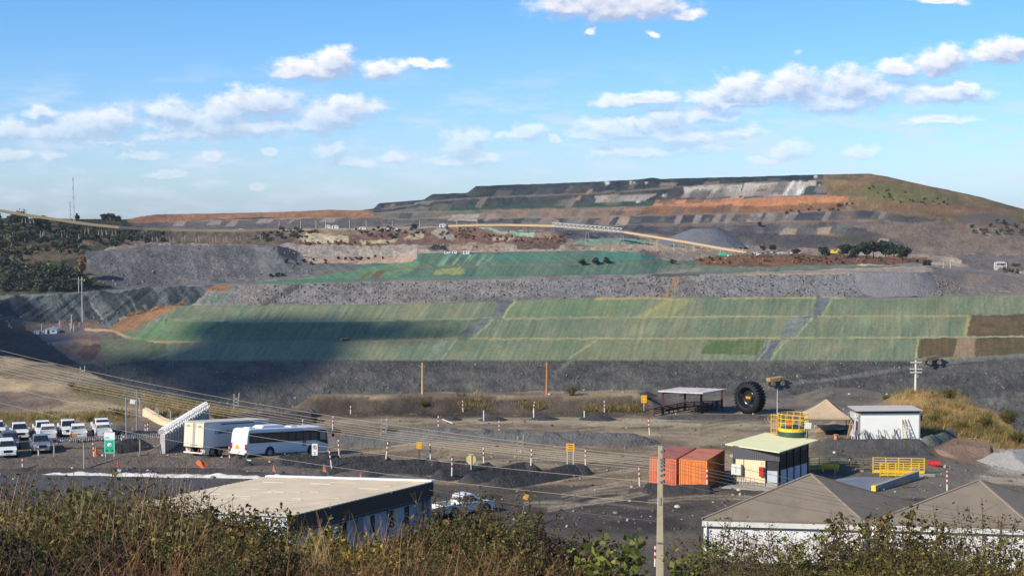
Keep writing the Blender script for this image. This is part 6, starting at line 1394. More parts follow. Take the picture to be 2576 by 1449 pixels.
MB().bar(Z(0, -.06, 0), Z(0, -.06, zc + rr_ * 1.1), .08).build('post', mat('cream post', S(214, 200, 170), .6), ss); MB().bar(Z(-.2, -.06, zc + rr_ * 1.1), Z(.22, -.06, zc + rr_ * 1.1), .08).build('cap_bar', mat('cream post', S(214, 200, 170)), ss)
p = gnd(1312, 1300); zt_ = at(1323, 1249, p.y); ys_ = thing('leaning_sign', 'small orange yellow sign on a leaning grey stick behind the twigs', 'sign', (p.x, p.y, 0)); v = zt_ - p
MB().bar(Z(0, 0, 0), v, .05).build('post', STEEL, ys_); MB().box(v.x, -.05, v.z, .42, .03, .42, 0, Matrix.Rotation(.3, 3, 'Y')).build('board', mat('orange yellow sign', S(222, 160, 60), .6), ys_)

# ------------------------------------------------------------------ poles
def pole(name, label, cat, px, yb, yt, r0, r1, m, Y=None, n=8):
    p = onground(px, yb) if Y is None else at(px, yb, Y); zt_ = at(px, yt, p.y).z
    o = thing(name, label, cat, (p.x, p.y, p.z)); MB().cyl(Z(0, 0, -.5), Z(0, 0, zt_ - p.z), r0, r1, n).build('shaft', m, o); return o, zt_ - p.z
o, h = pole('timber_post', 'plain pale timber pole on the berm, left of the two', 'pole', 1063, 1004, 912, .17, .11, WOOD); MB().box(0, 0, h - .5, .7, .06, .06).build('crosspiece', WOOD, o)
o, h = pole('timber_post', 'orange brown timber pole on the berm near the round bush', 'pole', 1376, 1000, 911, .19, .12, ORANGEW); MB().box(-.15, 0, h - .45, .6, .06, .06).build('crosspiece', ORANGEW, o)
o, h = pole('crossarm_pole', 'pale utility pole with cross-arms on the grassy knoll', 'utility pole', 2303, 992, 906, .16, .11, mat('pale pole', S(206, 198, 182), .8), 188)
for zz, w_ in ((.25, 1.35), (1.05, 1.5), (1.45, 1.4)):
    a = MB().box(0, -.14, h - zz, w_, .1, .1).build('crossarm', mat('pale pole', S(206, 198, 182)), o)
    for s in (-.45, -.2, .2, .45): MB().cyl(Z(s * w_, -.14, h - zz + .04), Z(s * w_, -.14, h - zz + .2), .035).build('insulator', STEEL, a)
MB().box(.2, -.1, h - 1.9, .25, .25, .4).build('transformer', STEEL, o)
for px, yb, yt, lab in ((318, 1106, 1000, 'tall grey lamp post behind the green sign'), (344.5, 1083, 980, 'tallest grey lamp post right of the green sign')):
    o, h = pole('lamp_post', lab, 'lamp post', px, yb, yt, .11, .07, STEEL)
for px, yb, yt, lab in ((353, 1046, 998, 'bent-top concrete post beside the tall lamp post'), (399, 1064, 1024, 'bent-top concrete post above the pale channel, left one'), (430, 1067, 1027, 'bent-top concrete post above the pale channel, right one'), (477, 1048, 1028, 'dark bent-top post behind the panel fence')):
    o, h = pole('fence_post', lab, 'post', px, yb, yt + 7, .09, .08, CONC); MB().bar(Z(0, 0, h - .05), Z(-.32, 0, h + .32), .12).build('bent_top', CONC, o)
# concrete utility pole in front, with its cables
PY0 = 60.0; p0 = at(1661, 1122, PY0); zb0 = gz1(p0.x, PY0)
up = thing('utility_pole', 'tall concrete utility pole in the foreground carrying the cables', 'utility pole', (p0.x, PY0, zb0)); hp_ = p0.z - zb0
MB().hexa([Z(-.17, -.14, -.5), Z(.17, -.14, -.5), Z(.17, .14, -.5), Z(-.17, .14, -.5)], [Z(-.075, -.07, hp_), Z(.075, -.07, hp_), Z(.075, .07, hp_), Z(-.075, .07, hp_)]).build('shaft', mat('weathered concrete', S(186, 172, 142), .85, 0, .12, 5, .35, S(120, 106, 84), bump=.4), up)
for zz in (.18, .5, .62, .75, .9, 1.1, 1.35): b_ = MB().box(.06, -.05, hp_ - zz, .14, .14, .07).build('bracket', STEEL, up); MB().cyl(Z(.14, -.08, hp_ - zz - .04), Z(.14, -.08, hp_ - zz + .06), .035, n=8).build('insulator', DARKMETAL, b_)
MB().box(-.02, -.1, hp_ - 2.1, .1, .02, .3).build('pole_tag', CONC, up); MB().box(0, -.115, hp_ - 3.7, .26, .03, .05).build('steel_band', STEEL, up)
WIRE = mat('pale cable', S(150, 140, 126), .6, 0, .1, 2); DWIRE = mat('dark cable', S(84, 80, 78), .6, 0, .1, 2)
def wire(label, A, B, sag, r=.009, m=WIRE, n=28):
    pts_ = []; c_ = (A + B) / 2
    for i in range(n + 1): t_ = i / n; q = A.lerp(B, t_); q.z -= sag * 4 * t_ * (1 - t_); pts_.append(q - A)
    o = MB().tube(pts_, r, 5).build('cable', m); o.location = A; return tag(o, label, 'cable', 'cables strung from the concrete pole')
PT_ = lambda dz: Z(p0.x + .1, PY0 - .05, p0.z - dz)
for i, (yl_, dz, sag) in enumerate(((877, .45, .62), (893, .55, .62), (899, .62, .66), (908, .7, .64), (914, .75, .66), (922, .85, .62), (930, .95, .6))):
    wire('cable of the bundle sagging from the upper left to the concrete pole', at(-30, yl_ - 4, 96), PT_(dz), sag)
wire('single thin cable crossing in front of the bus towards the concrete pole', at(-30, 1005, 96), PT_(2.2), .7, .009)
wire('thin cable just under the bundle, passing above the bus roof', at(-30, 962, 96), PT_(1.4), .7, .009)
for i, (yr, dz) in enumerate(((1318, .18), (1330, .5), (1338, .62), (1346, .75), (1356, .9), (1372, 1.35))):
    wire('cable running down to the right in front of the pyramid roofs', PT_(dz), at(2610, yr, 46 + i * .2), .10, .008, DWIRE)
wire('cable drooping from the lower part of the concrete pole to the left twigs', at(1080, 1232, 70), PT_(2.9), .1, .01, DWIRE)
def spacer(px, py, t_):
    Yq = 96 + (PY0 - 96) * t_; c_ = at(px, py, Yq); s_ = thing('cable_spacer', {205: 'cable spacer on the bundle at the far left, over the pale mound', 592: 'cable spacer above the box trailer', 963: 'cable spacer over the middle of the yard', 1305: 'cable spacer right of the octagonal sign'}[px], 'cable spacer', c_, group='spacers on the cable bundle')
    MB().bar(Z(-.1, 0, -.42), Z(-.06, 0, .36), .05).build('arm', CONC, s_); MB().bar(Z(.14, 0, -.3), Z(.2, 0, .42), .05).build('arm', CONC, s_)
    for zz in (-.26, -.08, .1): MB().bar(Z(-.1, 0, zz), Z(.18, 0, zz + .03), .05).build('rung', CONC, s_)
spacer(205, 938, .14); spacer(592, 1008, .40); spacer(963, 1072, .63); spacer(1305, 1117, .81)
# ------------------------------------------------------------------ foliage generators
rng = np.random.default_rng(11)
def quads_from(cent, size, col, flat=.35, rg=rng, asp=.6):
    """rhombic leaves at random angles; returns V, F, C"""
    n = len(cent); a = rg.normal(size=(n, 3)); a[:, 2] *= flat + .3; a /= np.linalg.norm(a, axis=1, keepdims=True) + 1e-9
    b = rg.normal(size=(n, 3)); b -= (b * a).sum(1, keepdims=True) * a; b /= np.linalg.norm(b, axis=1, keepdims=True) + 1e-9
    nn = np.cross(a, b); s = np.asarray(size).reshape(-1, 1) * np.ones((n, 1))
    V = np.stack([cent - a * s, cent + b * s * asp + nn * s * .15, cent + a * s, cent - b * s * asp + nn * s * .15], 1).reshape(-1, 3)
    return V, np.arange(n * 4).reshape(n, 4), np.repeat(col, 4, 0)
def palette(n, cols, rg=rng, var=.22):
    c = np.array([S(*q) for q in cols])[rg.integers(0, len(cols), n)]
    return c * (1 + rg.uniform(-var, var, (n, 1)))
TREEC = [(44, 58, 40), (54, 66, 44), (62, 72, 46), (70, 76, 50), (38, 50, 38)]
BARK = mat('grey brown bark', S(92, 78, 64), .9, 0, .2, 3)
LEAF = leafmat('leaf'); FARLEAF = leafmat('far leaf', .12)
def crown_pts(n, rx, rz, zc, rg, lobes=9):
    L = rg.normal(size=(lobes, 3)); L /= np.linalg.norm(L, axis=1, keepdims=True); L *= rg.uniform(.25, .72, (lobes, 1)); rad = rg.uniform(.28, .5, lobes)
    k = rg.integers(0, lobes, n); d = rg.normal(size=(n, 3)); d /= np.linalg.norm(d, axis=1, keepdims=True); d *= (rg.uniform(0, 1, (n, 1)) ** .4)
    p = L[k] + d * rad[k][:, None]; p[:, 2] = np.maximum(p[:, 2], -.62)
    return p * np.array([rx, rx, rz]) + np.array([0, 0, zc])
def tree_proto(name, h, rx, nl, ls, seed, cols=TREEC, trunk=True):
    rg = np.random.default_rng(seed); rz = h * .45; zc = h - rz * .95
    P_ = crown_pts(nl, rx, rz, zc, rg); V, Fc, Cc = quads_from(P_, rg.uniform(.6, 1.2, nl) * ls, palette(nl, cols, rg), .6, rg, .7)
    root = thing(name, None, None); npmesh('crown', V, Fc, FARLEAF, Cc, root)
    mb = MB(); mb.tube([Z(0, 0, -.6), Z(.1 * rx, 0, h * .3), Z(-.05 * rx, .08 * rx, h * .6)], h * .035, 7, .5)
    for i in range(5):
        a = i * 1.26 + seed; mb.tube([Z(.05 * rx, 0, h * (.25 + .05 * i)), Z(.55 * rx * math.cos(a), .55 * rx * math.sin(a), h * (.5 + .06 * i))], h * .016, 5, .4)
    mb.build('trunk', BARK, root); return root
_used = set()
PROT = {}
def plant(kind, loc, h, label, cat, group=None, rz=None, name=None):
    """first use places the prototype itself, later uses copy it with its parts"""
    root, h0 = PROT[kind]; s_ = h / h0; rz = random.uniform(0, 6.28) if rz is None else rz
    if kind not in _used: r = root; _used.add(kind); r.location = loc; r.rotation_euler = (0, 0, rz); r.scale = (s_, s_, s_)
    else: r = dup(root, loc, rz, None, s_)
    for k_ in ('label', 'category', 'group'):
        if k_ in r: del r[k_]
    tag(r, label, cat, group); return r
PROT['t1'] = (tree_proto('tree', 9, 4.6, 620, .75, 1), 9); PROT['t2'] = (tree_proto('tree', 8, 5.2, 640, .7, 2), 8); PROT['t3'] = (tree_proto('tree', 10, 3.8, 560, .75, 3), 10)
PROT['b1'] = (tree_proto('shrub', 3, 2.6, 420, .42, 4), 3)
PROT['dry'] = (tree_proto('dead_tree', 26, 5, 900, .9, 5, [(150, 112, 76), (130, 98, 70), (168, 128, 88), (110, 84, 62)]), 26)

def mass(name, label, pts, hs, cols, leaf, n, mt=FARLEAF, wide=.62, seed=5, asp=.7):
    """a wood or scrub that reads as one mass: many crowns in one object"""
    rg = np.random.default_rng(seed); VV, FF, CCs = [], [], []; b = 0
    for p, h in zip(pts, hs):
        q = crown_pts(n, h * wide, h * .5, h * .5, rg, 6); base = palette(1, cols, rg, .25); cl = base * (1 + rg.uniform(-.35, .35, (n, 1))) * rg.uniform(.7, 1.35)
        V, Fc, Cc = quads_from(q, rg.uniform(.6, 1.2, n) * leaf, cl, .6, rg, asp); VV.append(V + np.array(p)); FF.append(Fc + b); CCs.append(Cc); b += len(V)
    o = npmesh(name, np.concatenate(VV), np.concatenate(FF), mt, np.concatenate(CCs)); o['kind'] = 'stuff'; o['label'] = label; return o
# woods on the left hillside
pts_, hs_ = [], []; rg = np.random.default_rng(21)
def scatter(n, poly_, hlo, hhi, rmin, rmax):
    k_ = 0; xs_ = [q[0] for q in poly_]; ys_ = [q[1] for q in poly_]
    while k_ < n:
        x, y = rg.uniform(min(xs_), max(xs_)), rg.uniform(min(ys_), max(ys_))
        if not inpoly(np.array([x]), np.array([y]), poly_)[0]: continue
        pts_.append(farpt(x, y, rmin, rmax)); hs_.append(rg.uniform(hlo, hhi)); k_ += 1
scatter(90, [(-60, 552), (60, 552), (75, 600), (40, 625), (-60, 640)], 6, 11, 6, 14)
scatter(70, [(60, 560), (330, 580), (420, 600), (300, 625), (80, 615)], 4, 8, 6, 14)
scatter(130, [(-60, 665), (60, 660), (205, 690), (235, 728), (100, 738), (-60, 742)], 5, 9, 4.9, 7.2)
scatter(60, [(-60, 630), (200, 612), (200, 640), (-60, 655)], 3, 6, 6, 8)
scatter(60, [(330, 578), (430, 590), (420, 612), (330, 615), (250, 606)], 3, 6, 6, 9)
mass('woodland', 'dark woods covering the left hillside below the conveyor', pts_, hs_, [(50, 62, 44), (62, 72, 50), (74, 80, 54), (44, 56, 44), (96, 86, 62), (84, 90, 60)], .9, 100)
pts_, hs_ = [], []
scatter(40, [(690, 580), (760, 580), (800, 588), (760, 606), (680, 612), (640, 606)], 3, 6, 7, 9.4); scatter(34, [(860, 578), (1020, 576), (1080, 590), (1000, 602), (880, 594)], 2.5, 5, 7, 9.4)
mass('green_scrub', 'dark green scrub on the rim above the pale quarry face', pts_, hs_, [(56, 66, 48), (70, 74, 54), (84, 78, 58)], .7, 110)
pts_, hs_ = [], []
scatter(60, [(1090, 580), (1160, 575), (1300, 600), (1420, 600), (1430, 614), (1280, 612), (1100, 606)], 2, 4.5, 7, 9.4); scatter(70, [(1750, 652), (1890, 645), (2080, 650), (2320, 652), (2300, 664), (2000, 666), (1780, 668)], 1.5, 3.2, 5.9, 8.2)
scatter(30, [(760, 608), (900, 612), (1000, 612), (760, 618)], 1.5, 3, 7, 9)
mass('brown_scrub', 'brown dry scrub on the quarry rim and the strip behind the upper green slope', pts_, hs_, [(112, 84, 64), (130, 98, 72), (92, 76, 60), (146, 112, 80)], .6, 90)
pts_, hs_ = [], []
scatter(26, [(2395, 555), (2500, 560), (2576, 560), (2620, 590), (2480, 600), (2390, 580)], 4, 7, 8, 13); scatter(30, [(2480, 672), (2640, 664), (2640, 690), (2480, 688)], 2, 4, 5, 9)
scatter(16, [(1960, 535), (2180, 505), (2120, 530), (1980, 540)], 2.5, 4.5, 10, 13); scatter(30, [(2180, 470), (2400, 500), (2380, 520), (2200, 505)], 1.5, 3, 11, 14.5)
mass('hill_scrub', 'scattered dark scrub on the right flank of the far dump', pts_, hs_, [(58, 66, 48), (80, 80, 56), (100, 90, 62)], .8, 80)
pts_, hs_ = [], []
scatter(22, [(700, 660), (860, 650), (1000, 648), (980, 656), (760, 668)], 1.2, 3, 5.9, 8); scatter(10, [(680, 692), (720, 690), (720, 696), (680, 698)], 1.5, 2.5, 5, 7)
mass('bench_scrub', 'small dark bushes along the top edge of the upper green slope', pts_, hs_, [(52, 58, 46), (66, 68, 52)], .6, 70)
# single trees that can be told apart
def ft(px, py, h, kind, label, cat='tree', group=None, r0=0, r1=14.4): p = farpt(px, py, r0, r1); plant(kind, (p.x, p.y, p.z - .3), h, label, cat, group)
ft(106, 582, 16, 't1', 'tall rounded tree standing alone on the left skyline below the conveyor', r0=8)
ft(57, 574, 14, 't3', 'narrow tree on the left skyline left of the tall rounded tree', r0=8)
ft(40, 572, 11, 't2', 'broad dark tree at the far left edge of the skyline wood', r0=8)
ft(196, 558, 8, 't3', 'small tree at the foot of the tall radio mast', r0=9)
for x, h in ((262, 9), (280, 9.5), (297, 8)): ft(x, 560, h, 't2', 'dark tree of the clump on the skyline right of the radio mast', group='tree clump right of the mast', r0=9)
ft(1467, 668, 4.6, 'b1', 'dark shrub on the upper green slope, left of three', 'shrub', r0=5, r1=8); ft(1500, 666, 5.2, 'b1', 'dark shrub on the upper green slope, middle and largest of three', 'shrub', r0=5, r1=8); ft(1528, 664, 4.8, 'b1', 'dark shrub on the upper green slope, right of three', 'shrub', r0=5, r1=8)
ft(1692, 664, 3.6, 'b1', 'lone dark shrub on the right end of the upper green slope', 'shrub', r0=5, r1=8)
ft(1044, 580, 7, 't2', 'rounded dark tree beside the white sheds on the quarry rim', r0=7, r1=10)
GT = 'dark trees at the right end of the plateau'
for x, y, h, kd in ((2075, 652, 8, 't1'), (2125, 648, 8, 't2'), (2150, 650, 9, 't1'), (2178, 650, 10, 't2'), (2200, 650, 11, 't1'), (2225, 650, 11.5, 't2'), (2250, 652, 10, 't1'), (2272, 656, 8, 't2'), (2000, 640, 5, 't2'), (1920, 634, 5, 't1'), (1945, 634, 5, 't2')): ft(x, y, h * 1.35, kd, 'dark leafy tree in the row behind the brown strip at the right', group=GT, r0=6, r1=8.6)
ft(2330, 672, 6, 't2', 'dark tree at the right foot of the plateau above the grey dump', r0=5, r1=8)
ft(206, 704, 23, 'dry', 'tall brown dried tree leaning on the left hillside beside the grey dump', 'dead tree', r0=4, r1=8)
ft(1910, 572, 6, 't2', 'small dark tree on the bench of the far dump', r0=8)

# ------------------------------------------------------------------ masts, conveyors and far buildings
def mast(px, yb, yt, label, lean, wd):
    p = farpt(px, yb, 9, 14.2); t_ = at(px + lean, yt, p.y) - p; o = thing('radio_mast', label, 'mast', p)
    MA, MW = mat('mast steel', S(212, 216, 222), .5, 0, .05, 1), mat('mast red', S(188, 160, 162), .5, 0, .05, 1); n = 14; rg_ = []
    for i in range(n + 1): c_ = t_ * (i / n); w_ = wd * (1 - .7 * i / n); rg_.append([c_ + Z(w_ * math.cos(a), w_ * math.sin(a), 0) for a in (.3, 2.4, 4.5)])
    for i in range(n):
        mb = MB()
        for k_ in range(3): mb.bar(rg_[i][k_], rg_[i + 1][k_], .2); mb.bar(rg_[i][k_], rg_[i + 1][(k_ + 1) % 3], .12); mb.bar(rg_[i][k_], rg_[i][(k_ + 1) % 3], .12)
        mb.build('lattice_section', MW if i % 3 == 1 else MA, o)
mast(187, 556, 447, 'tall thin radio mast on the left skyline', -4, 1.1); mast(177.5, 556, 507, 'shorter radio mast just left of the tall one', -2, .7)
BELT = mat('tan conveyor cover', S(178, 154, 116), .7, 0, .08, .05, .3, S(170, 146, 112))
def conveyor(label, pts, ht, legs, dep, truss=None):
    q = [at(x, y, Y) for x, y, Y in pts]; o = thing('conveyor', label, 'conveyor', q[0], group='tan conveyor galleries')
    mb = MB()
    for a, b in zip(q[:-1], q[1:]): mb.bar(a - q[0], b - q[0], 2.6, ht)
    mb.build('gallery', BELT, o); mb = MB()
    for a, b in zip(q[:-1], q[1:]): mb.bar(a - q[0] - Z(0, 0, ht / 2 + .15), b - q[0] - Z(0, 0, ht / 2 + .15), 3.6, .3)
    mb.build('walkway', mat('grey brown beam', S(140, 122, 98), .7), o)
    for x, yb in legs:
        Yl_ = float(np.interp(x, [p_[0] for p_ in pts], [p_[2] for p_ in pts])); yt = float(np.interp(x, [p_[0] for p_ in pts], [p_[1] for p_ in pts])); a = at(x, yt, Yl_) - q[0]; b = at(x, yb, Yl_) - q[0]
        mb = MB()
        for s in (-1, 1): mb.bar(b + Z(s * 1.6, 0, -2), a + Z(s * .7, 0, -.4), .5)
        k_ = (a + b) / 2; mb.bar(k_ + Z(-1.2, 0, 0), k_ + Z(1.2, 0, 0), .3); mb.build('trestle', mat('pale trestle', S(140, 132, 118), .7), o)
    if truss:
        (xa, ya, Ya), (xb, yb_, Yb) = truss; A_, B_ = at(xa, ya, Ya) - q[0], at(xb, yb_, Yb) - q[0]; n = 16; MT = mat('white truss', S(180, 184, 182), .6)
        mb = MB(); up_ = Z(0, 0, 3.4)
        for s in (-1.7, 1.7):
            oo = Z(0, s, 0); mb.bar(A_ + oo + up_, B_ + oo + up_, .4); mb.bar(A_ + oo, B_ + oo, .35)
            for i in range(n): mb.bar(A_.lerp(B_, i / n) + oo, A_.lerp(B_, (i + 1) / n) + oo + up_ * 1, .35); mb.bar(A_.lerp(B_, i / n) + oo, A_.lerp(B_, i / n) + oo + up_, .35)
        mb.build('truss', MT, o)
conveyor('long tan conveyor sweeping down from the left skyline over the wooded hill', [(-60, 520, 1230), (0, 530, 1235), (60, 540, 1240), (120, 549, 1245), (180, 558, 1250), (240, 566, 1255), (300, 572, 1260), (360, 575.5, 1270), (430, 578, 1280), (520, 580, 1290), (620, 580, 1300), (700, 577, 1310)], 2.0,
 [(60, 556), (80, 556), (218, 582), (252, 586), (263, 586), (287, 586), (357, 600), (379, 600), (391, 614), (424, 616), (432, 616), (462, 616), (497, 614), (539, 608), (566, 604), (600, 600), (650, 596)], 0)
conveyor('tan conveyor with a white truss span running down to the right of the quarry', [(1129, 568.5, 1500), (1200, 566.5, 1490), (1284, 566, 1480), (1390, 568.5, 1462), (1476, 574, 1445), (1565, 583, 1428), (1640, 595, 1410), (1720, 608, 1390), (1800, 622, 1370), (1880, 636, 1345)], 1.7,
 [(1391, 598), (1477, 596), (1565, 606), (1320, 580), (1640, 618), (1720, 628)], 0, ((1390, 569.5, 1459), (1565, 584, 1425)))
def fpole(name, px, yb, yt, label, group=None, r=.22, m=None, r0=0, r1=14.2):
    p = farpt(px, yb, r0, r1); h = at(px, yt, p.y).z - p.z; o = MB().cyl(Z(0, 0, -1), Z(0, 0, h), r * 1.2, r, 7).build(name, m or mat('pale post', S(186, 180, 168), .8)); o.location = p; tag(o, label, 'pole', group)
for x, yb, yt in ((102, 602, 581), (106.6, 602, 584), (112, 601, 579), (155, 603, 586), (169, 602, 588), (199, 603, 588), (228, 603, 592), (244, 603, 590), (31, 626, 612), (62, 609, 600)): fpole('post', x, yb, yt, 'pale post standing among the trees of the left hillside', 'pale posts on the left hillside', .24, mat('dull post', S(150, 146, 136), .8), r0=6)
fpole('utility_pole', 198.5, 737, 696, 'shorter of two grey poles below the brown dried tree', None, .2, r0=4, r1=8); fpole('utility_pole', 207.6, 811, 696, 'very tall grey pole rising from the pit toe past the brown dried tree', None, .26, r0=2, r1=5)
for x, yb, yt, lb in ((149, 831, 806, 'pale pole just right of the white pump house'), (180, 826, 792, 'taller pole on the pit toe right of the pump house'), (178, 832, 812, 'short pole in front of the taller pole on the pit toe'), (187, 833, 815, 'small pole at the right end of the pit toe row'), (106, 836, 814, 'thin dark pole left of the white pump house')): fpole('utility_pole', x, yb, yt, lb, None, .22, r0=1.2, r1=4.5)
for x in (701, 757, 794, 818.5, 879, 921, 987.5, 1056, 1150, 1200): fpole('utility_pole', x, 576, 555, 'grey utility pole in the line along the plateau road', 'utility poles along the plateau road', .2, r0=7, r1=11)
for x, yb, yt in ((1653, 628, 609), (1696, 630, 612), (1747, 632, 613), (1812, 640, 622), (1870, 640, 622)): fpole('utility_pole', x, yb, yt, 'small utility pole below the descending right conveyor', 'utility poles below the right conveyor', .18, r0=6, r1=10)
for x in (2373, 2392): fpole('utility_pole', x, 676, 656, 'grey pole of the pair right of the plateau trees', 'pole pair right of the plateau', .18, r0=5, r1=9)
FW = mat('far white wall', S(216, 216, 212), .6, 0, .05, .3, .2); FG = mat('far grey roof', S(168, 172, 176), .6, 0, .08, .3)
def farshed(name, px0, px1, yb, yt, label, cat='shed', wallm=FW, roofm=FG, dep=5.0, r0=0, r1=14.2, pitched=True):
    p = farpt((px0 + px1) / 2, yb, r0, r1); s_ = SCL(p.y); w_ = (px1 - px0) / s_; h = (yb - yt) / s_; o = thing(name, label, cat, (p.x, p.y - 1, p.z)); hb = h * (.72 if pitched else .94)
    MB().box(0, dep / 2, hb / 2 - .5, w_, dep, hb + 1).build('walls', wallm, o)
    if pitched: mb = MB(); mb.hull([(-w_ * .54, hb), (w_ * .54, hb), (w_ * .54, hb + .15), (0, h), (-w_ * .54, hb + .15)], [dep * .56] * 5); r_ = mb.build('roof', roofm, o); r_.location = (0, dep / 2, 0)
    else: MB().box(0, dep / 2, h * .97, w_ * 1.06, dep * 1.1, h * .06).build('roof', roofm, o)
    MB().box(-w_ * .2, -.03, hb * .4, w_ * .2, .06, hb * .8).build('door', DARKMETAL, o); MB().box(w_ * .22, -.03, hb * .55, w_ * .22, .06, hb * .3).build('window', GLASS, o); return o
farshed('pump_house', 114, 144, 839, 823, 'white pump house on the pit toe at the left', 'building', r0=1.2, r1=4.5, dep=7); farshed('water_tank', 87, 98, 840, 832, 'pale boxy tank left of the white pump house', 'tank', pitched=False, r0=1.2, r1=4.5); farshed('site_hut', 101, 110, 839, 832, 'small white hut between the boxy tank and the pump house', 'hut', pitched=False, r0=1.2, r1=4.5, dep=3)
for a, b, c, d_, lb in ((1116.5, 1132, 637, 633, 'long low white cabin, left of three on the upper green crest'), (1137, 1149.5, 637, 631.5, 'white cabin in the middle of three on the upper green crest'), (1166, 1182, 639, 631.5, 'largest white cabin, right of three on the upper green crest')): farshed('white_cabin', a, b, c, d_, lb, 'cabin', FW, FW, 4, 6, 8, False)
for a, b, c, d_, lb in ((819, 832, 575, 566, 'grey white shed beside the poles, leftmost on the quarry rim'), (834, 851, 576, 567, 'white shed right of the leftmost one on the quarry rim'), (904, 921, 577, 570, 'low white shed in the middle of the quarry rim'), (960, 970, 577, 571, 'small white shed left of the longest one on the quarry rim'), (973, 1001, 578, 571, 'longest white shed on the quarry rim'), (1106, 1122, 571, 561, 'pale two storey plant building at the start of the right conveyor'), (600, 612, 582, 575, 'small pale hut by the end of the long conveyor')): farshed('white_shed', a, b, c, d_, lb, 'shed', r0=7, r1=11)
farshed('plateau_building', 1957, 1982, 640, 629, 'white building with a grey roof on the plateau at the right', 'building', r0=6, r1=9); farshed('site_cabin', 1896, 1907, 641, 634, 'white site cabin left of the parked cars on the plateau', 'cabin', pitched=False, r0=6, r1=9); farshed('plateau_office', 1990, 2012, 638, 632, 'long pale shed beyond the plateau trees', 'shed', r0=6, r1=9)
for i, x in enumerate((1912, 1919, 1926, 1933, 1940, 1947)):
    p = farpt(x, 641, 6, 8.6); o = thing('parked_car', 'tiny car in the row parked on the plateau beside the site cabin', 'car', p, R(80), 'cars parked in a row on the plateau'); m_ = (FW, DARKMETAL, FG, GREY, FW, DARKMETAL)[i]
    MB().hull([(-2.2, .3), (-2.2, .9), (2.1, .8), (2.2, .3)], .9).build('body', m_, o); MB().hull([(-2, .9), (-1.6, 1.6), (.3, 1.6), (1.1, .88)], .8).build('cab', GLASS, o)
p = farpt(1819, 644, 6, 9); o = thing('green_tanker', 'bright green tank truck on the plateau near the end of the right conveyor', 'tank truck', p); MB().lathe([(0, -3), (1.3, -3), (1.5, -2.7), (1.5, 2.7), (1.3, 3), (0, 3)], 18, 'X', (0, 0, 2.3)).build('tank', mat('bright green', S(30, 168, 116), .5), o); MB().box(0, 0, .7, 7, 1.8, .5).build('chassis', DARKMETAL, o); MB().box(3.9, 0, 1.7, 1.4, 2, 2).build('cab', FW, o)
for x in (-2, 0, 3.5):
    for s in (-1, 1): wheel(o, x, s * .9, .5, .3, s)
p = farpt(2098, 641, 6, 8.6); o = thing('yellow_loader', 'yellow excavator parked between the plateau trees', 'excavator', p); MB().box(0, 0, 1.9, 5.6, 3, 1.7).build('body', YELLOW, o); MB().box(-1, 0, 3.3, 2, 2.2, 1.3).build('cab', YELLOW, o); MB().tube([Z(2.2, 0, 2.5), Z(4.6, 0, 5), Z(6.2, 0, 2.4)], .35).build('arm', YELLOW, o); MB().box(6.4, 0, 1.4, 1.3, 1.5, 1.3).build('bucket', DARKMETAL, o)
for s in (-1, 1): MB().box(0, s * 1.3, .55, 5, .7, 1.1).build('track', BLACK, o)
p = farpt(2516, 679, 5, 9); o = thing('steel_frame', 'white steel frame tower standing alone at the right', 'frame', p); w_ = 3.9; hh = 5.8
for a in (-1, 1):
    for b in (-1, 1): MB().bar(Z(a * w_, b * 2, -.5), Z(a * w_, b * 2, hh), .5).build('column', FW, o)
for b in (-2, 2):
    MB().bar(Z(-w_, b, hh), Z(w_, b, hh), .5).build('beam', FW, o); MB().bar(Z(-w_, b, hh * .55), Z(w_, b, hh * .55), .35).build('beam', FW, o); MB().bar(Z(-w_, b, 0), Z(0, b, hh * .55), .3).build('brace', FW, o); MB().bar(Z(w_, b, 0), Z(0, b, hh * .55), .3).build('brace', FW, o)
MB().box(0, 0, hh + .4, w_ * 1.4, 3, .8).build('head_housing', FG, o)
# dark stockpile behind the right conveyor
p = farpt(1790, 624, 7, 9.2); nr, na = 26, 64; rr = np.linspace(0, 1, nr)[:, None]; aa = np.linspace(0, 2 * math.pi, na)[None]
ex = np.where(np.cos(aa) > 0, 34, 60) * (1 + .25 * (fbm(np.cos(aa) * 2 + 3, np.sin(aa) * 2, 3, 8) - .5)); X = rr * np.cos(aa) * ex; Y = rr * np.sin(aa) * 34; Zp = 17 * np.minimum(1, (1 - rr) * 1.32) + (fbm(X / 5, Y / 5, 4, 6) - .5) * 1.6 * rr - .5
o = npmesh('stockpile', np.stack([X, Y, Zp], -1).reshape(-1, 3), gridfaces(nr, na), mat('dark stockpile', S(104, 104, 108), .95, 0, .3, .2, .5, S(76, 77, 82), bump=1, bscale=.6, bdist=1.5)); o.location = (p.x, p.y + 28, p.z); struct(o)

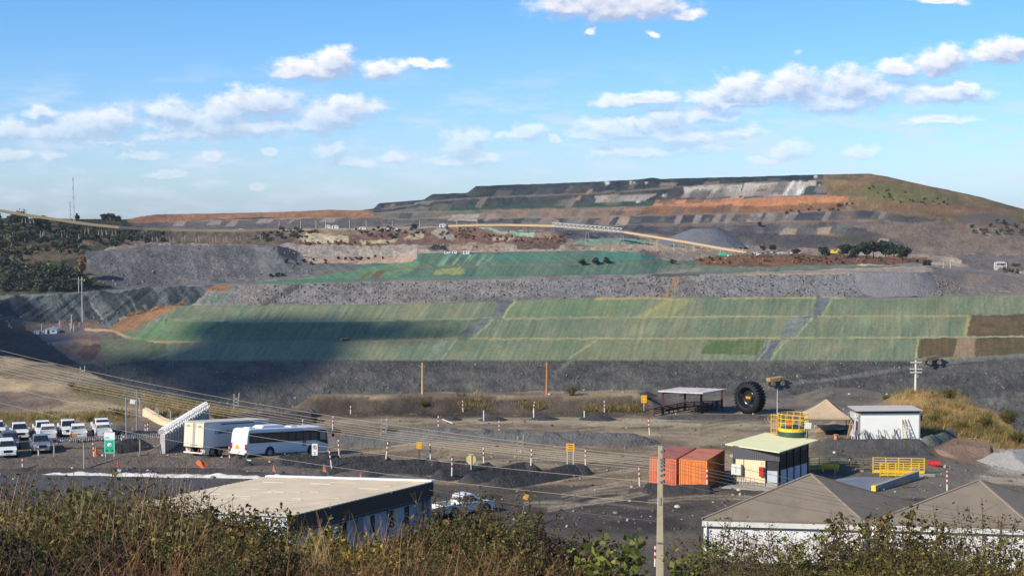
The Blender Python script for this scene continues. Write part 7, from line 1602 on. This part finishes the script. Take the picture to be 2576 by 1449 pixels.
def rocks(name, label, P_, rad, cols, seed=3):
    """loose stones: many small angular lumps in one object"""
    rg_ = np.random.default_rng(seed); t_ = (1 + 5 ** .5) / 2
    iv = np.array([(-1, t_, 0), (1, t_, 0), (-1, -t_, 0), (1, -t_, 0), (0, -1, t_), (0, 1, t_), (0, -1, -t_), (0, 1, -t_), (t_, 0, -1), (t_, 0, 1), (-t_, 0, -1), (-t_, 0, 1)]) / 1.9
    jf = np.array([(0, 11, 5), (0, 5, 1), (0, 1, 7), (0, 7, 10), (0, 10, 11), (1, 5, 9), (5, 11, 4), (11, 10, 2), (10, 7, 6), (7, 1, 8), (3, 9, 4), (3, 4, 2), (3, 2, 6), (3, 6, 8), (3, 8, 9), (4, 9, 5), (2, 4, 11), (6, 2, 10), (8, 6, 7), (9, 8, 1)])
    P_ = np.asarray(P_, float); n = len(P_); V = iv[None] * (1 + rg_.uniform(-.32, .32, (n, 12, 1))) * rg_.uniform(.6, 1.2, (n, 1, 3)) * np.asarray(rad)[:, None, None] + P_[:, None]
    F_ = (jf[None] + 12 * np.arange(n)[:, None, None]).reshape(-1, 3); C_ = np.concatenate([np.repeat(palette(n, cols, rg_, .3), 12, 0), np.ones((n * 12, 1))], 1)
    o = npmesh(name, V.reshape(-1, 3), F_, vcmat(name, .95, .3, 3, .3, .3, .2, 2), C_); o['kind'] = 'stuff'; o['label'] = label; return o
rg = np.random.default_rng(8); P_, rad_ = [], []
def farscatter(n, lo, hi, rmin, rmax, x0, x1):
    """random points on a band of the far terrain (by terrain row)"""
    rws = np.where((PT[:, 0] > lo) & (PT[:, 0] < hi))[0]; r = rng.choice(rws, n); c = rng.integers(int((x0 + 300) / 3), int((x1 + 300) / 3), n)
    for a, b in zip(r, c): P_.append((PXw[a, b], PY2[a, b], Pz2[a, b]))
    rad_.extend(list(rmin + (rmax - rmin) * rng.uniform(0, 1, n) ** 3))
farscatter(3400, 4.02, 4.92, .28, 1.0, 640, 2420); farscatter(3000, .35, .98, .22, .8, 260, 2700); farscatter(700, 6.05, 6.9, .3, 1.0, 240, 800); farscatter(160, 3.1, 4.2, .4, 1.2, -20, 300); farscatter(500, 7.1, 8.8, .4, 1.6, 760, 1900)
rocks('waste_rock', 'loose boulders strewn over the grey dump faces and the dark pit wall', P_, rad_, [(92, 91, 92), (112, 110, 108), (124, 120, 117), (80, 79, 80), (104, 99, 95)])
# rounded right end of the grey dump
p = farpt(2290, 744, 4, 5); nr, na = 26, 72; rr = np.linspace(0, 1, nr)[:, None]; aa = np.linspace(0, 2 * math.pi, na)[None]
ex = np.where(np.cos(aa) > 0, 38, 66) * (1 + .12 * (fbm(np.cos(aa) * 2 + 3, np.sin(aa) * 2, 3, 8) - .5)); X = rr * np.cos(aa) * ex; Y = rr * np.sin(aa) * 30
top_ = at(2330, 683, p.y + 26).z - p.z; Zp = top_ * np.minimum(1, (1 - rr) * 1.9) + (fbm(X / 3.2, Y / 3.2, 5, 6) - .5) * 2.2 * smooth(.3, .6, rr) - .4
o = npmesh('dump_end', np.stack([X, Y, Zp], -1).reshape(-1, 3), gridfaces(nr, na), mat('grey dump rock', S(118, 114, 114), .95, 0, .3, .3, .5, S(84, 82, 84), bump=1, bscale=.8, bdist=1.2)); o.location = (p.x, p.y + 27, p.z); struct(o)

# ------------------------------------------------------------------ clouds overhead, outside the frame, whose shadows lie on the pit
CLM = mat('cloud white', S(240, 240, 240), .9, 0, .03, .01)
def cloud(label, targets, dist, seed):
    rg_ = np.random.default_rng(seed); mb = MB(); VV, FF = [], []; b = 0
    th, ph = np.meshgrid(np.linspace(0, math.pi, 9), np.linspace(0, 2 * math.pi, 15)); sx_, sy_, sz_ = (np.sin(th) * np.cos(ph)).ravel(), (np.sin(th) * np.sin(ph)).ravel(), np.cos(th).ravel(); fc = gridfaces(15, 9)
    for (px, py, r_, n_, sp) in targets:
        c_ = farpt(px, py, .2, 5) + SUN_DIR * dist
        for i in range(n_):
            d_ = rg_.normal(size=3) * sp; d_[2] *= .25; r2 = r_ * rg_.uniform(.45, 1.0); VV.append(np.stack([sx_ * r2 * 1.3, sy_ * r2 * 1.2, sz_ * r2 * .8], 1) + np.array(c_) + d_); FF.append(fc + b); b += len(sx_)
    o = npmesh('cloud', np.concatenate(VV), np.concatenate(FF), CLM, smoothf=True); o['kind'] = 'structure'; return o
cloud('', [(640, 848, 14, 26, 8), (680, 845, 16, 30, 10), (730, 845, 16, 30, 10), (800, 842, 14, 24, 11), (560, 890, 12, 26, 8), (620, 890, 15, 34, 8), (690, 888, 15, 32, 9), (750, 885, 11, 18, 10), (500, 902, 9, 14, 6), (880, 836, 10, 13, 12), (950, 832, 8, 9, 12), (1020, 830, 6, 7, 12), (1090, 830, 5, 5, 11), (470, 940, 11, 14, 10), (550, 948, 12, 14, 12), (760, 878, 9, 12, 12), (640, 950, 9, 10, 13), (700, 935, 6, 6, 12)], 2300, 3)
cloud('', [(-90, 795, 18, 26, 11), (-10, 842, 15, 28, 8), (-60, 870, 20, 30, 14), (40, 868, 12, 24, 7), (90, 888, 10, 20, 6), (10, 900, 18, 30, 11), (130, 900, 8, 14, 5), (0, 806, 6, 8, 6), (-40, 900, 20, 26, 12), (150, 912, 7, 10, 5)], 2200, 5)
# ------------------------------------------------------------------ vegetation near the viewer
BROWNSTEM = mat('brown stem', S(92, 72, 54), .9, 0, .2, 8)
def shrub_proto(name, h, rad, nst, nl, ls, seed, cols, up=.35, asp=.5, stemr=.012, tips=.3, sub=3):
    rg = np.random.default_rng(seed); root = thing(name, None, None); mb = MB(); P_ = []
    for i in range(nst):
        a = rg.uniform(0, 6.283); rr = rad * rg.uniform(.1, 1) ** .7; zt = h * rg.uniform(.55, 1) * (1 - .3 * (rr / rad) ** 2)
        b0 = np.array([rg.normal() * rad * .12, rg.normal() * rad * .12, -.15]); tip = np.array([math.cos(a) * rr, math.sin(a) * rr, zt]); mid = b0 * .4 + tip * .6 + rg.normal(size=3) * rad * .1; mid[2] = zt * rg.uniform(.5, .65)
        ts = np.linspace(0, 1, 7)[:, None]; cv = (1 - ts) ** 2 * b0 + 2 * ts * (1 - ts) * mid + ts ** 2 * tip
        mb.tube([Vector(q) for q in cv], stemr, 4, .35); P_.append((cv, 1.0))
        for k in range(sub):
            j = rg.integers(2, 6); d = rg.normal(size=3); d[2] = abs(d[2]) * .7 + up * .4; d /= np.linalg.norm(d); L = h * rg.uniform(.12, .3)
            c2 = np.stack([cv[j], cv[j] + d * L * .5, cv[j] + d * L + np.array([0, 0, .05 * L])]); mb.tube([Vector(q) for q in c2], stemr * .55, 4, .4); P_.append((c2, 1.0))
    w = np.array([np.linalg.norm(np.diff(c, axis=0), axis=1).sum() for c, _ in P_]); k = rg.choice(len(P_), nl, p=w / w.sum()); t = rg.uniform(tips, 1, nl); pos = np.zeros((nl, 3))
    for i in range(nl):
        c = P_[k[i]][0]; f = t[i] * (len(c) - 1); j = min(int(f), len(c) - 2); pos[i] = c[j] + (c[j + 1] - c[j]) * (f - j)
    pos += rg.normal(size=(nl, 3)) * ls * 1.1; pos[:, 2] = np.maximum(pos[:, 2], .03)
    V, Fc, Cc = quads_from(pos, rg.uniform(.6, 1.25, nl) * ls, palette(nl, cols, rg, .28), .7, rg, asp)
    npmesh('foliage', V, Fc, LEAF, Cc, root); mb.build('stems', BROWNSTEM, root); return root
OL = [(92, 92, 44), (112, 108, 52), (72, 72, 38), (138, 128, 62), (104, 84, 46)]
PROT['leafy'] = (shrub_proto('leafy_bush', 2, 1.35, 34, 3600, .066, 1, OL), 2)
PROT['leafy2'] = (shrub_proto('leafy_bush', 2, 1.5, 36, 3200, .064, 2, [(80, 76, 42), (96, 88, 48), (116, 96, 54), (62, 58, 36), (134, 112, 62)]), 2)
PROT['fine'] = (shrub_proto('feathery_bush', 2, 1.5, 34, 8000, .034, 3, [(78, 86, 44), (96, 100, 50), (66, 72, 38), (110, 104, 56)], asp=.4), 2)
PROT['yellow'] = (shrub_proto('yellow_bush', 1.6, 1.0, 26, 1900, .062, 4, [(150, 130, 40), (176, 146, 44), (120, 112, 44), (98, 98, 42), (84, 82, 40)]), 1.6)
PROT['dark'] = (shrub_proto('dark_bush', 1.6, 1.15, 40, 4600, .042, 5, [(52, 46, 36), (66, 56, 42), (44, 42, 32), (78, 64, 46)]), 1.6)
PROT['sparse'] = (shrub_proto('sparse_shrub', 2.2, 1.2, 12, 400, .058, 6, [(96, 100, 46), (112, 112, 52), (84, 84, 44), (128, 122, 58)], tips=.55, stemr=.010, sub=4), 2.2)
PROT['twiggy'] = (shrub_proto('twiggy_shrub', 2.2, 1.3, 18, 600, .042, 7, [(78, 74, 42), (96, 86, 48), (62, 58, 38), (104, 100, 50)], tips=.5, stemr=.011, sub=6), 2.2)
PROT['young'] = (shrub_proto('young_plant', 1.8, .55, 4, 110, .085, 8, [(116, 124, 56), (132, 136, 66), (98, 106, 50)], tips=.6, stemr=.012, sub=3, asp=.7), 1.8)
PROT['brown'] = (shrub_proto('dry_brown_bush', 2, 1.3, 34, 2400, .05, 9, [(138, 108, 62), (112, 86, 50), (96, 84, 46), (156, 128, 78), (84, 82, 40), (100, 100, 46)], tips=.25), 2)
def fg(kind, px, Y, ytop, label=None, cat='bush', group=None, rz=None):
    a, b = ray(px, 1449); x = a * Y; z0 = gz1(x, Y); h = max(.35, at(px, ytop, Y).z - z0)
    plant(kind, (x, Y, z0 - .05), h, label, cat, group, rz)
fg('leafy', 650, 34, 1262, 'leafy green bush standing in front of the left end of the beige roof'); fg('sparse', 590, 36, 1272, 'bare branched shrub left of the leafy bush at the beige roof', 'shrub')
fg('yellow', 930, 27, 1345, 'yellow leaved bush in the grass below the workshop wall'); fg('yellow', 870, 30, 1310, 'greener yellowish bush behind the yellow leaved one', 'bush')
fg('fine', 1160, 31, 1262, 'large feathery green bush right of the workshop'); fg('fine', 1262, 33, 1258, 'feathery bush with tall twigs behind the large one')
fg('twiggy', 1180, 36, 1205, 'tall thin twigs with sparse leaves in front of the double cab pickup', 'shrub'); fg('twiggy', 1290, 36, 1205, 'tall thin twigs left of the leaning sign', 'shrub'); fg('twiggy', 1090, 36, 1215, 'thin twigs at the right corner of the workshop roof', 'shrub')
fg('dark', 1415, 31, 1302, 'dark brown bush right of the hidden white car')
for px, Y, yt, lb in ((1510, 30, 1292, 'young round leaved plant right of the dark brown bush'), (1562, 28, 1262, 'tallest young round leaved plant left of the concrete pole'), (1612, 30, 1300, 'young round leaved plant touching the concrete pole'), (1700, 31, 1330, 'young round leaved plant just right of the concrete pole')): fg('young', px, Y, yt, lb, 'plant')
for px, Y, yt, lb in ((60, 36, 1140, 'sparse shrub with pale leaves at the far left edge'), (185, 34, 1108, 'tallest sparse shrub reaching up to the parked pickups'), (250, 37, 1150, 'sparse shrub below the green sign'), (410, 38, 1190, 'sparse shrub below the panel fence')): fg('sparse', px, Y, yt, lb, 'shrub')
GL = 'olive bushes filling the left foreground'; random.seed(3)
for i in range(26):
    px = -30 + i * 24 + random.uniform(-14, 14); Y = random.uniform(25, 34); fg(random.choice(['leafy2', 'leafy', 'fine', 'twiggy', 'brown']), px, Y, random.uniform(1240, 1335) + (20 if px > 470 else 0), 'olive bush in the dense undergrowth at the left foreground', 'bush', GL)
for i in range(19):
    px = -30 + i * 35 + random.uniform(-18, 18); fg(random.choice(['leafy2', 'fine', 'twiggy', 'dark', 'dark']), px, random.uniform(23, 30), random.uniform(1300, 1405), 'olive bush in the dense undergrowth at the left foreground', 'bush', GL)
for px, yt in ((290, 1205), (340, 1215), (390, 1205), (440, 1215), (475, 1245), (510, 1262), (545, 1275)): fg('twiggy' if yt < 1240 else 'leafy2', px, 33, yt, 'olive bush in the dense undergrowth at the left foreground', 'bush', GL)
for px, Y, yt, kd in ((330, 32, 1268, 'brown'), (380, 33, 1250, 'leafy2'), (430, 32, 1258, 'brown'), (470, 33, 1262, 'fine'), (520, 32, 1272, 'leafy2'), (300, 33, 1252, 'fine'), (560, 31, 1292, 'brown'), (20, 33, 1222, 'sparse'), (140, 32, 1170, 'sparse'), (230, 31, 1200, 'sparse'), (10, 35, 1160, 'twiggy'), (50, 34, 1175, 'twiggy'), (130, 36, 1165, 'twiggy'), (290, 34, 1160, 'sparse'), (320, 35, 1150, 'twiggy'), (420, 34, 1170, 'twiggy'), (500, 34, 1215, 'twiggy'), (740, 32, 1262, 'sparse'), (1000, 31, 1290, 'twiggy'), (90, 34, 1196, 'twiggy'), (340, 35, 1190, 'twiggy'), (455, 35, 1200, 'twiggy'), (200, 35, 1190, 'twiggy')): fg(kd, px, Y, yt, 'olive bush in the dense undergrowth at the left foreground', 'bush', GL)
GC = 'bushes right of the workshop'
for px, Y, yt, kd in ((1070, 31, 1312, 'brown'), (1105, 32, 1284, 'leafy2'), (1215, 32, 1272, 'leafy2'), (1310, 32, 1272, 'fine'), (1345, 33, 1250, 'twiggy'), (1230, 35, 1222, 'twiggy'), (1140, 35, 1228, 'twiggy'), (1290, 29, 1330, 'leafy2'), (1190, 28, 1345, 'brown'), (1080, 28, 1362, 'fine'), (1360, 29, 1372, 'leafy2')): fg(kd, px, Y, yt, 'green bush of the thicket right of the workshop', 'bush', GC)
GM = 'low bushes in the middle foreground'
for i in range(14):
    px = 640 + i * 58 + random.uniform(-24, 24); fg(random.choice(['leafy2', 'brown', 'fine']), px, random.uniform(25, 31), random.uniform(1350, 1410), 'low bush among the dry grass in the middle foreground', 'bush', GM)
GR = 'leafy bushes in front of the white pyramid roofed buildings'
for px, Y, yt, kd in ((1800, 29, 1385, 'leafy2'), (1870, 28, 1392, 'leafy'), (1950, 30, 1372, 'leafy2'), (2040, 28, 1378, 'leafy'), (2120, 30, 1352, 'fine'), (2190, 29, 1352, 'leafy'), (2270, 28, 1362, 'leafy2'), (2340, 30, 1350, 'leafy'), (2420, 29, 1342, 'fine'), (2490, 28, 1362, 'leafy2'), (2570, 29, 1372, 'leafy'), (1740, 27, 1410, 'leafy'), (2080, 25, 1402, 'leafy2'), (2230, 25, 1398, 'leafy'), (2400, 25, 1402, 'leafy2'), (2520, 25, 1392, 'leafy'), (1900, 25, 1412, 'leafy2')): fg(kd, px, Y, yt + (46 if px < 2060 else 24), 'leafy bush in front of the white pyramid roofed buildings', 'bush', GR)
GW = 'thin twigs in front of the pyramid roofs'
for i in range(22):
    px = 1770 + i * 37 + random.uniform(-14, 14); fg('twiggy' if i % 3 else 'sparse', px, random.uniform(29, 35), random.uniform(1236, 1325), 'thin leafy twigs rising in front of the pyramid roofs', 'shrub', GW)
fg('leafy2', 2262, 33, 1262, 'tall olive shrub between the two pyramid roofs', 'shrub'); fg('sparse', 2172, 31, 1272, 'thick stemmed little tree in front of the gap between the pyramid roofs', 'tree')

# grasses
def grass(name, label, pts, hs, nb, wd, cols, spread=.16, seed=1, lean=.45, matl=None):
    rg = np.random.default_rng(seed); n = len(pts) * nb; base = np.repeat(np.asarray(pts, float), nb, 0); h = np.repeat(np.asarray(hs, float), nb) * rg.uniform(.45, 1.05, n)
    base[:, :2] += rg.normal(size=(n, 2)) * spread
    a = rg.uniform(0, 6.283, n); dr = np.stack([np.cos(a), np.sin(a), np.zeros(n)], 1); sd_ = np.stack([-np.sin(a + rg.normal(size=n)), np.cos(a), np.zeros(n)], 1); L = rg.uniform(.08, lean, n)[:, None] * h[:, None]
    droop = rg.uniform(0, .35, n)[:, None] * (rg.uniform(0, 1, (n, 1)) < .6)
    V = []
    for k, t in enumerate((0, .4, .75, 1.0)):
        c = base + dr * L * t ** 2 * 1.6; c[:, 2] += (h * t)[:] - (droop[:, 0] * h * t ** 4); w_ = wd * (1 - t * .75)
        V += [c - sd_ * w_ / 2, c + sd_ * w_ / 2]
    V = np.stack(V, 1).reshape(-1, 3); b = np.arange(n)[:, None] * 8; Fc = np.concatenate([b + np.array([[2 * k, 2 * k + 1, 2 * k + 3, 2 * k + 2]]) for k in range(3)], 0)
    cb = np.repeat(palette(len(pts), cols, rg, .2), nb, 0) * (1 + rg.uniform(-.25, .25, (n, 1)))
    o = npmesh(name, V, Fc, matl or LEAF, np.repeat(cb, 8, 0)); o['kind'] = 'stuff'; o['label'] = label; return o
rg = np.random.default_rng(77)
TX = [-200, 0, 100, 250, 400, 470, 560, 700, 800, 900, 1000, 1100, 1250, 1350, 1480, 1550, 1780, 2600, 2800]; TY_ = [1270, 1266, 1256, 1272, 1256, 1296, 1330, 1350, 1325, 1345, 1300, 1335, 1335, 1350, 1392, 1438, 1430, 1410, 1410]
P_, H_, P2_, H2_ = [], [], [], []
px = rg.uniform(-160, 2740, 4300); Yv = rg.uniform(21, 44, 4300)
xx = np.array([ray(p, 1449)[0] for p in px]) * Yv; zz = gz_fn(xx[None], Yv[None])[0]
for i in range(len(px)):
    if px[i] > 1480 and rg.uniform() < .6: continue
    top = float(np.interp(px[i], TX, TY_)) + 38 * math.sin(px[i] * .041) * math.sin(px[i] * .0173 + 1) + 12 * math.sin(px[i] * .13); hm_ = at(px[i], top, Yv[i]).z - zz[i]; hh = min(hm_, 3.2) * (rg.uniform(.3, .62) if rg.uniform() < .72 else rg.uniform(.6, 1.0))
    if hh < .15: hh = .2
    P_.append((xx[i], Yv[i], zz[i] - .05)); H_.append(hh)
grass('dry_grass', 'dry tan and reddish grass covering the foreground hillside', P_, H_, 14, .015, [(150, 118, 80), (140, 92, 66), (120, 84, 58), (96, 88, 48), (166, 138, 98), (84, 72, 44), (150, 100, 72)], .22, 5)
# taller pale stalks
for x0_, x1_, yt, n in ((285, 480, 1160, 110), (740, 1010, 1270, 120), (-40, 120, 1175, 70), (150, 250, 1185, 40), (480, 740, 1300, 60), (1010, 1130, 1310, 40)):
    for i in range(n):
        q = rg.uniform(x0_, x1_); Yq = rg.uniform(26, 39); x = ray(q, 1449)[0] * Yq; z = gz1(x, Yq); P2_.append((x, Yq, z)); H2_.append(max(.4, (at(q, yt + rg.uniform(0, 60), Yq).z - z)))
grass('tall_grass', 'tall pale grass stalks rising in front of the workshop and the left bank', P2_, H2_, 5, .016, [(176, 146, 106), (160, 128, 92), (190, 164, 124)], .1, 6, .2)
P3_, H3_ = [], []
for i in range(620):
    q = rg.uniform(-100, 1500); Yq = rg.uniform(18, 24); x = ray(q, 1449)[0] * Yq; P3_.append((x, Yq, gz1(x, Yq) - .05)); H3_.append(rg.uniform(.35, .95) * (.7 + .5 * math.sin(q * .021) ** 2))
grass('reddish_grass', 'reddish straw grass with drooping blades along the bottom edge', P3_, H3_, 16, .013, [(176, 116, 86), (192, 142, 108), (150, 98, 74), (168, 132, 96), (120, 84, 62)], .2, 16, .9)
q1 = rg.uniform(-200, 2700, 2600); q2 = rg.uniform(1010, 1330, 2600); sp_ = []
for a, b in zip(q1, q2):
    if not (2240 < a and b < 1110): g0 = gnd(a, b); sp_.append((g0.x, g0.y, 0))
sp_ = np.array(sp_); sp_[:, 2] = gz_fn(sp_[:, 0][None], sp_[:, 1][None])[0]
rocks('loose_stones', 'loose stones scattered over the yard', sp_, .05 + .22 * rg.uniform(0, 1, len(sp_)) ** 4, [(112, 104, 94), (84, 80, 76), (140, 130, 116), (66, 64, 64), (170, 160, 146)], 9)
# knoll, berm and mound grass
P_, H_ = [], []
def tuft(poly_, n, hlo, hhi):
    pa = np.array(poly_, float); x = rg.uniform(pa[:, 0].min(), pa[:, 0].max(), n * 6); y = rg.uniform(pa[:, 1].min(), pa[:, 1].max(), n * 6)
    k = inpoly(x, y, poly_); x, y = x[k][:n], y[k][:n]
    b = (CY - y) / F; dy_ = _cp + b * _sp; A_ = (x - CX) / F / dy_; B_ = (-_sp + b * _cp) / dy_; Yg = -H / B_
    for _ in range(12): Yg = .5 * Yg + .5 * (gz_fn((A_ * Yg)[None], Yg[None])[0] - H) / B_
    zg = gz_fn((A_ * Yg)[None], Yg[None])[0]
    for q in zip(A_ * Yg, Yg, zg - .05): P_.append(q)
    H_.extend(rg.uniform(hlo, hhi, len(x)))
tuft([(2235, 1000), (2290, 985), (2400, 990), (2480, 1050), (2576, 1110), (2600, 1130), (2420, 1098), (2330, 1095), (2270, 1050)], 900, .5, 1.2)
tuft([(1160, 1004), (1230, 1003), (1230, 1010), (1160, 1010)], 40, .4, .8); tuft([(1300, 1004), (1370, 1003), (1370, 1009), (1300, 1009)], 40, .4, .8); tuft([(1470, 1004), (1610, 1003), (1610, 1010), (1470, 1010)], 90, .4, .9)
tuft([(330, 990), (470, 1010), (640, 1045), (600, 1052), (430, 1035)], 260, .4, 1.0); tuft([(-60, 1040), (330, 1035), (340, 1060), (-60, 1072)], 340, .3, .8); tuft([(180, 970), (330, 985), (300, 1000), (180, 985)], 80, .3, .7)
tuft([(880, 1040), (1640, 1038), (1640, 1048), (880, 1052)], 70, .1, .3); tuft([(1880, 1046), (2000, 1046), (2000, 1064), (1880, 1062)], 60, .15, .4)
grass('golden_grass', 'golden dry grass on the right knoll, the berm edge and the left mound', P_, H_, 26, .035, [(172, 142, 92), (156, 132, 82), (128, 120, 70), (104, 106, 58), (180, 154, 108), (112, 110, 62)], .4, 8, .6)
def ob(kind, px, py, h, label, cat='bush', group=None): p = onground(px, py); plant(kind, (p.x, p.y, p.z - .1), h, label, cat, group)
ob('fine', 1436, 1003, 1.6, 'rounded green bush on the berm right of the orange timber pole'); ob('leafy2', 1068, 1006, 1.0, 'small bush at the foot of the pale timber pole'); ob('twiggy', 1150, 1004, 1.1, 'thin bush on the berm between the two timber poles', 'shrub')
GK = 'green bushes scattered on the golden knoll'
for x, y, h in ((2385, 1006, 1.8), (2430, 1040, 1.5), (2232, 1010, 1.2), (2350, 1062, 1.3), (2480, 1075, 1.6), (2540, 1066, 1.9), (2560, 1110, 1.5), (2420, 1085, 1.4), (2300, 1010, 1.0), (2510, 1100, 1.2), (2340, 1000, 1.1)): ob('leafy' if h > 1.3 else 'fine', x, y, h, 'green bush among the golden grass of the right knoll', 'bush', GK)
GS = 'green shrubs by the fence posts on the left'
for x, y, h in ((410, 1050, 1.2), (375, 1042, 1.4), (440, 1050, 1.0), (560, 1058, 1.3), (540, 1052, 1.0), (300, 1050, 1.6), (225, 1060, 1.0), (180, 975, 1.0)): ob('fine', x, y, h, 'green shrub on the rough ground behind the parked pickups', 'shrub', GS)
ob('twiggy', 2275, 1228, 1.3, 'dry shrub growing against the low dark concrete wall', 'shrub'); ob('twiggy', 1905, 1042, .8, 'small dry shrub right of the giant tyre', 'shrub')
# ------------------------------------------------------------------ air
hz = MB().box(0, 3800, -9.5, 19000, 8600, 275)
hm = bpy.data.materials.new('haze'); hm.use_nodes = True; t = NT(hm.node_tree); t.n.clear()
hv = t.new('ShaderNodeVolumePrincipled'); hv.inputs['Color'].default_value = (.80, .88, 1.0, 1); hv.inputs['Density'].default_value = .000034; hv.inputs['Anisotropy'].default_value = .25
ho = t.new('ShaderNodeOutputMaterial'); t.l.new(hv.outputs[0], ho.inputs['Volume'])
hob = hz.build('haze', hm); hob['kind'] = 'stuff'; hob['label'] = 'pale blue haze that fades the far dumps and hills'
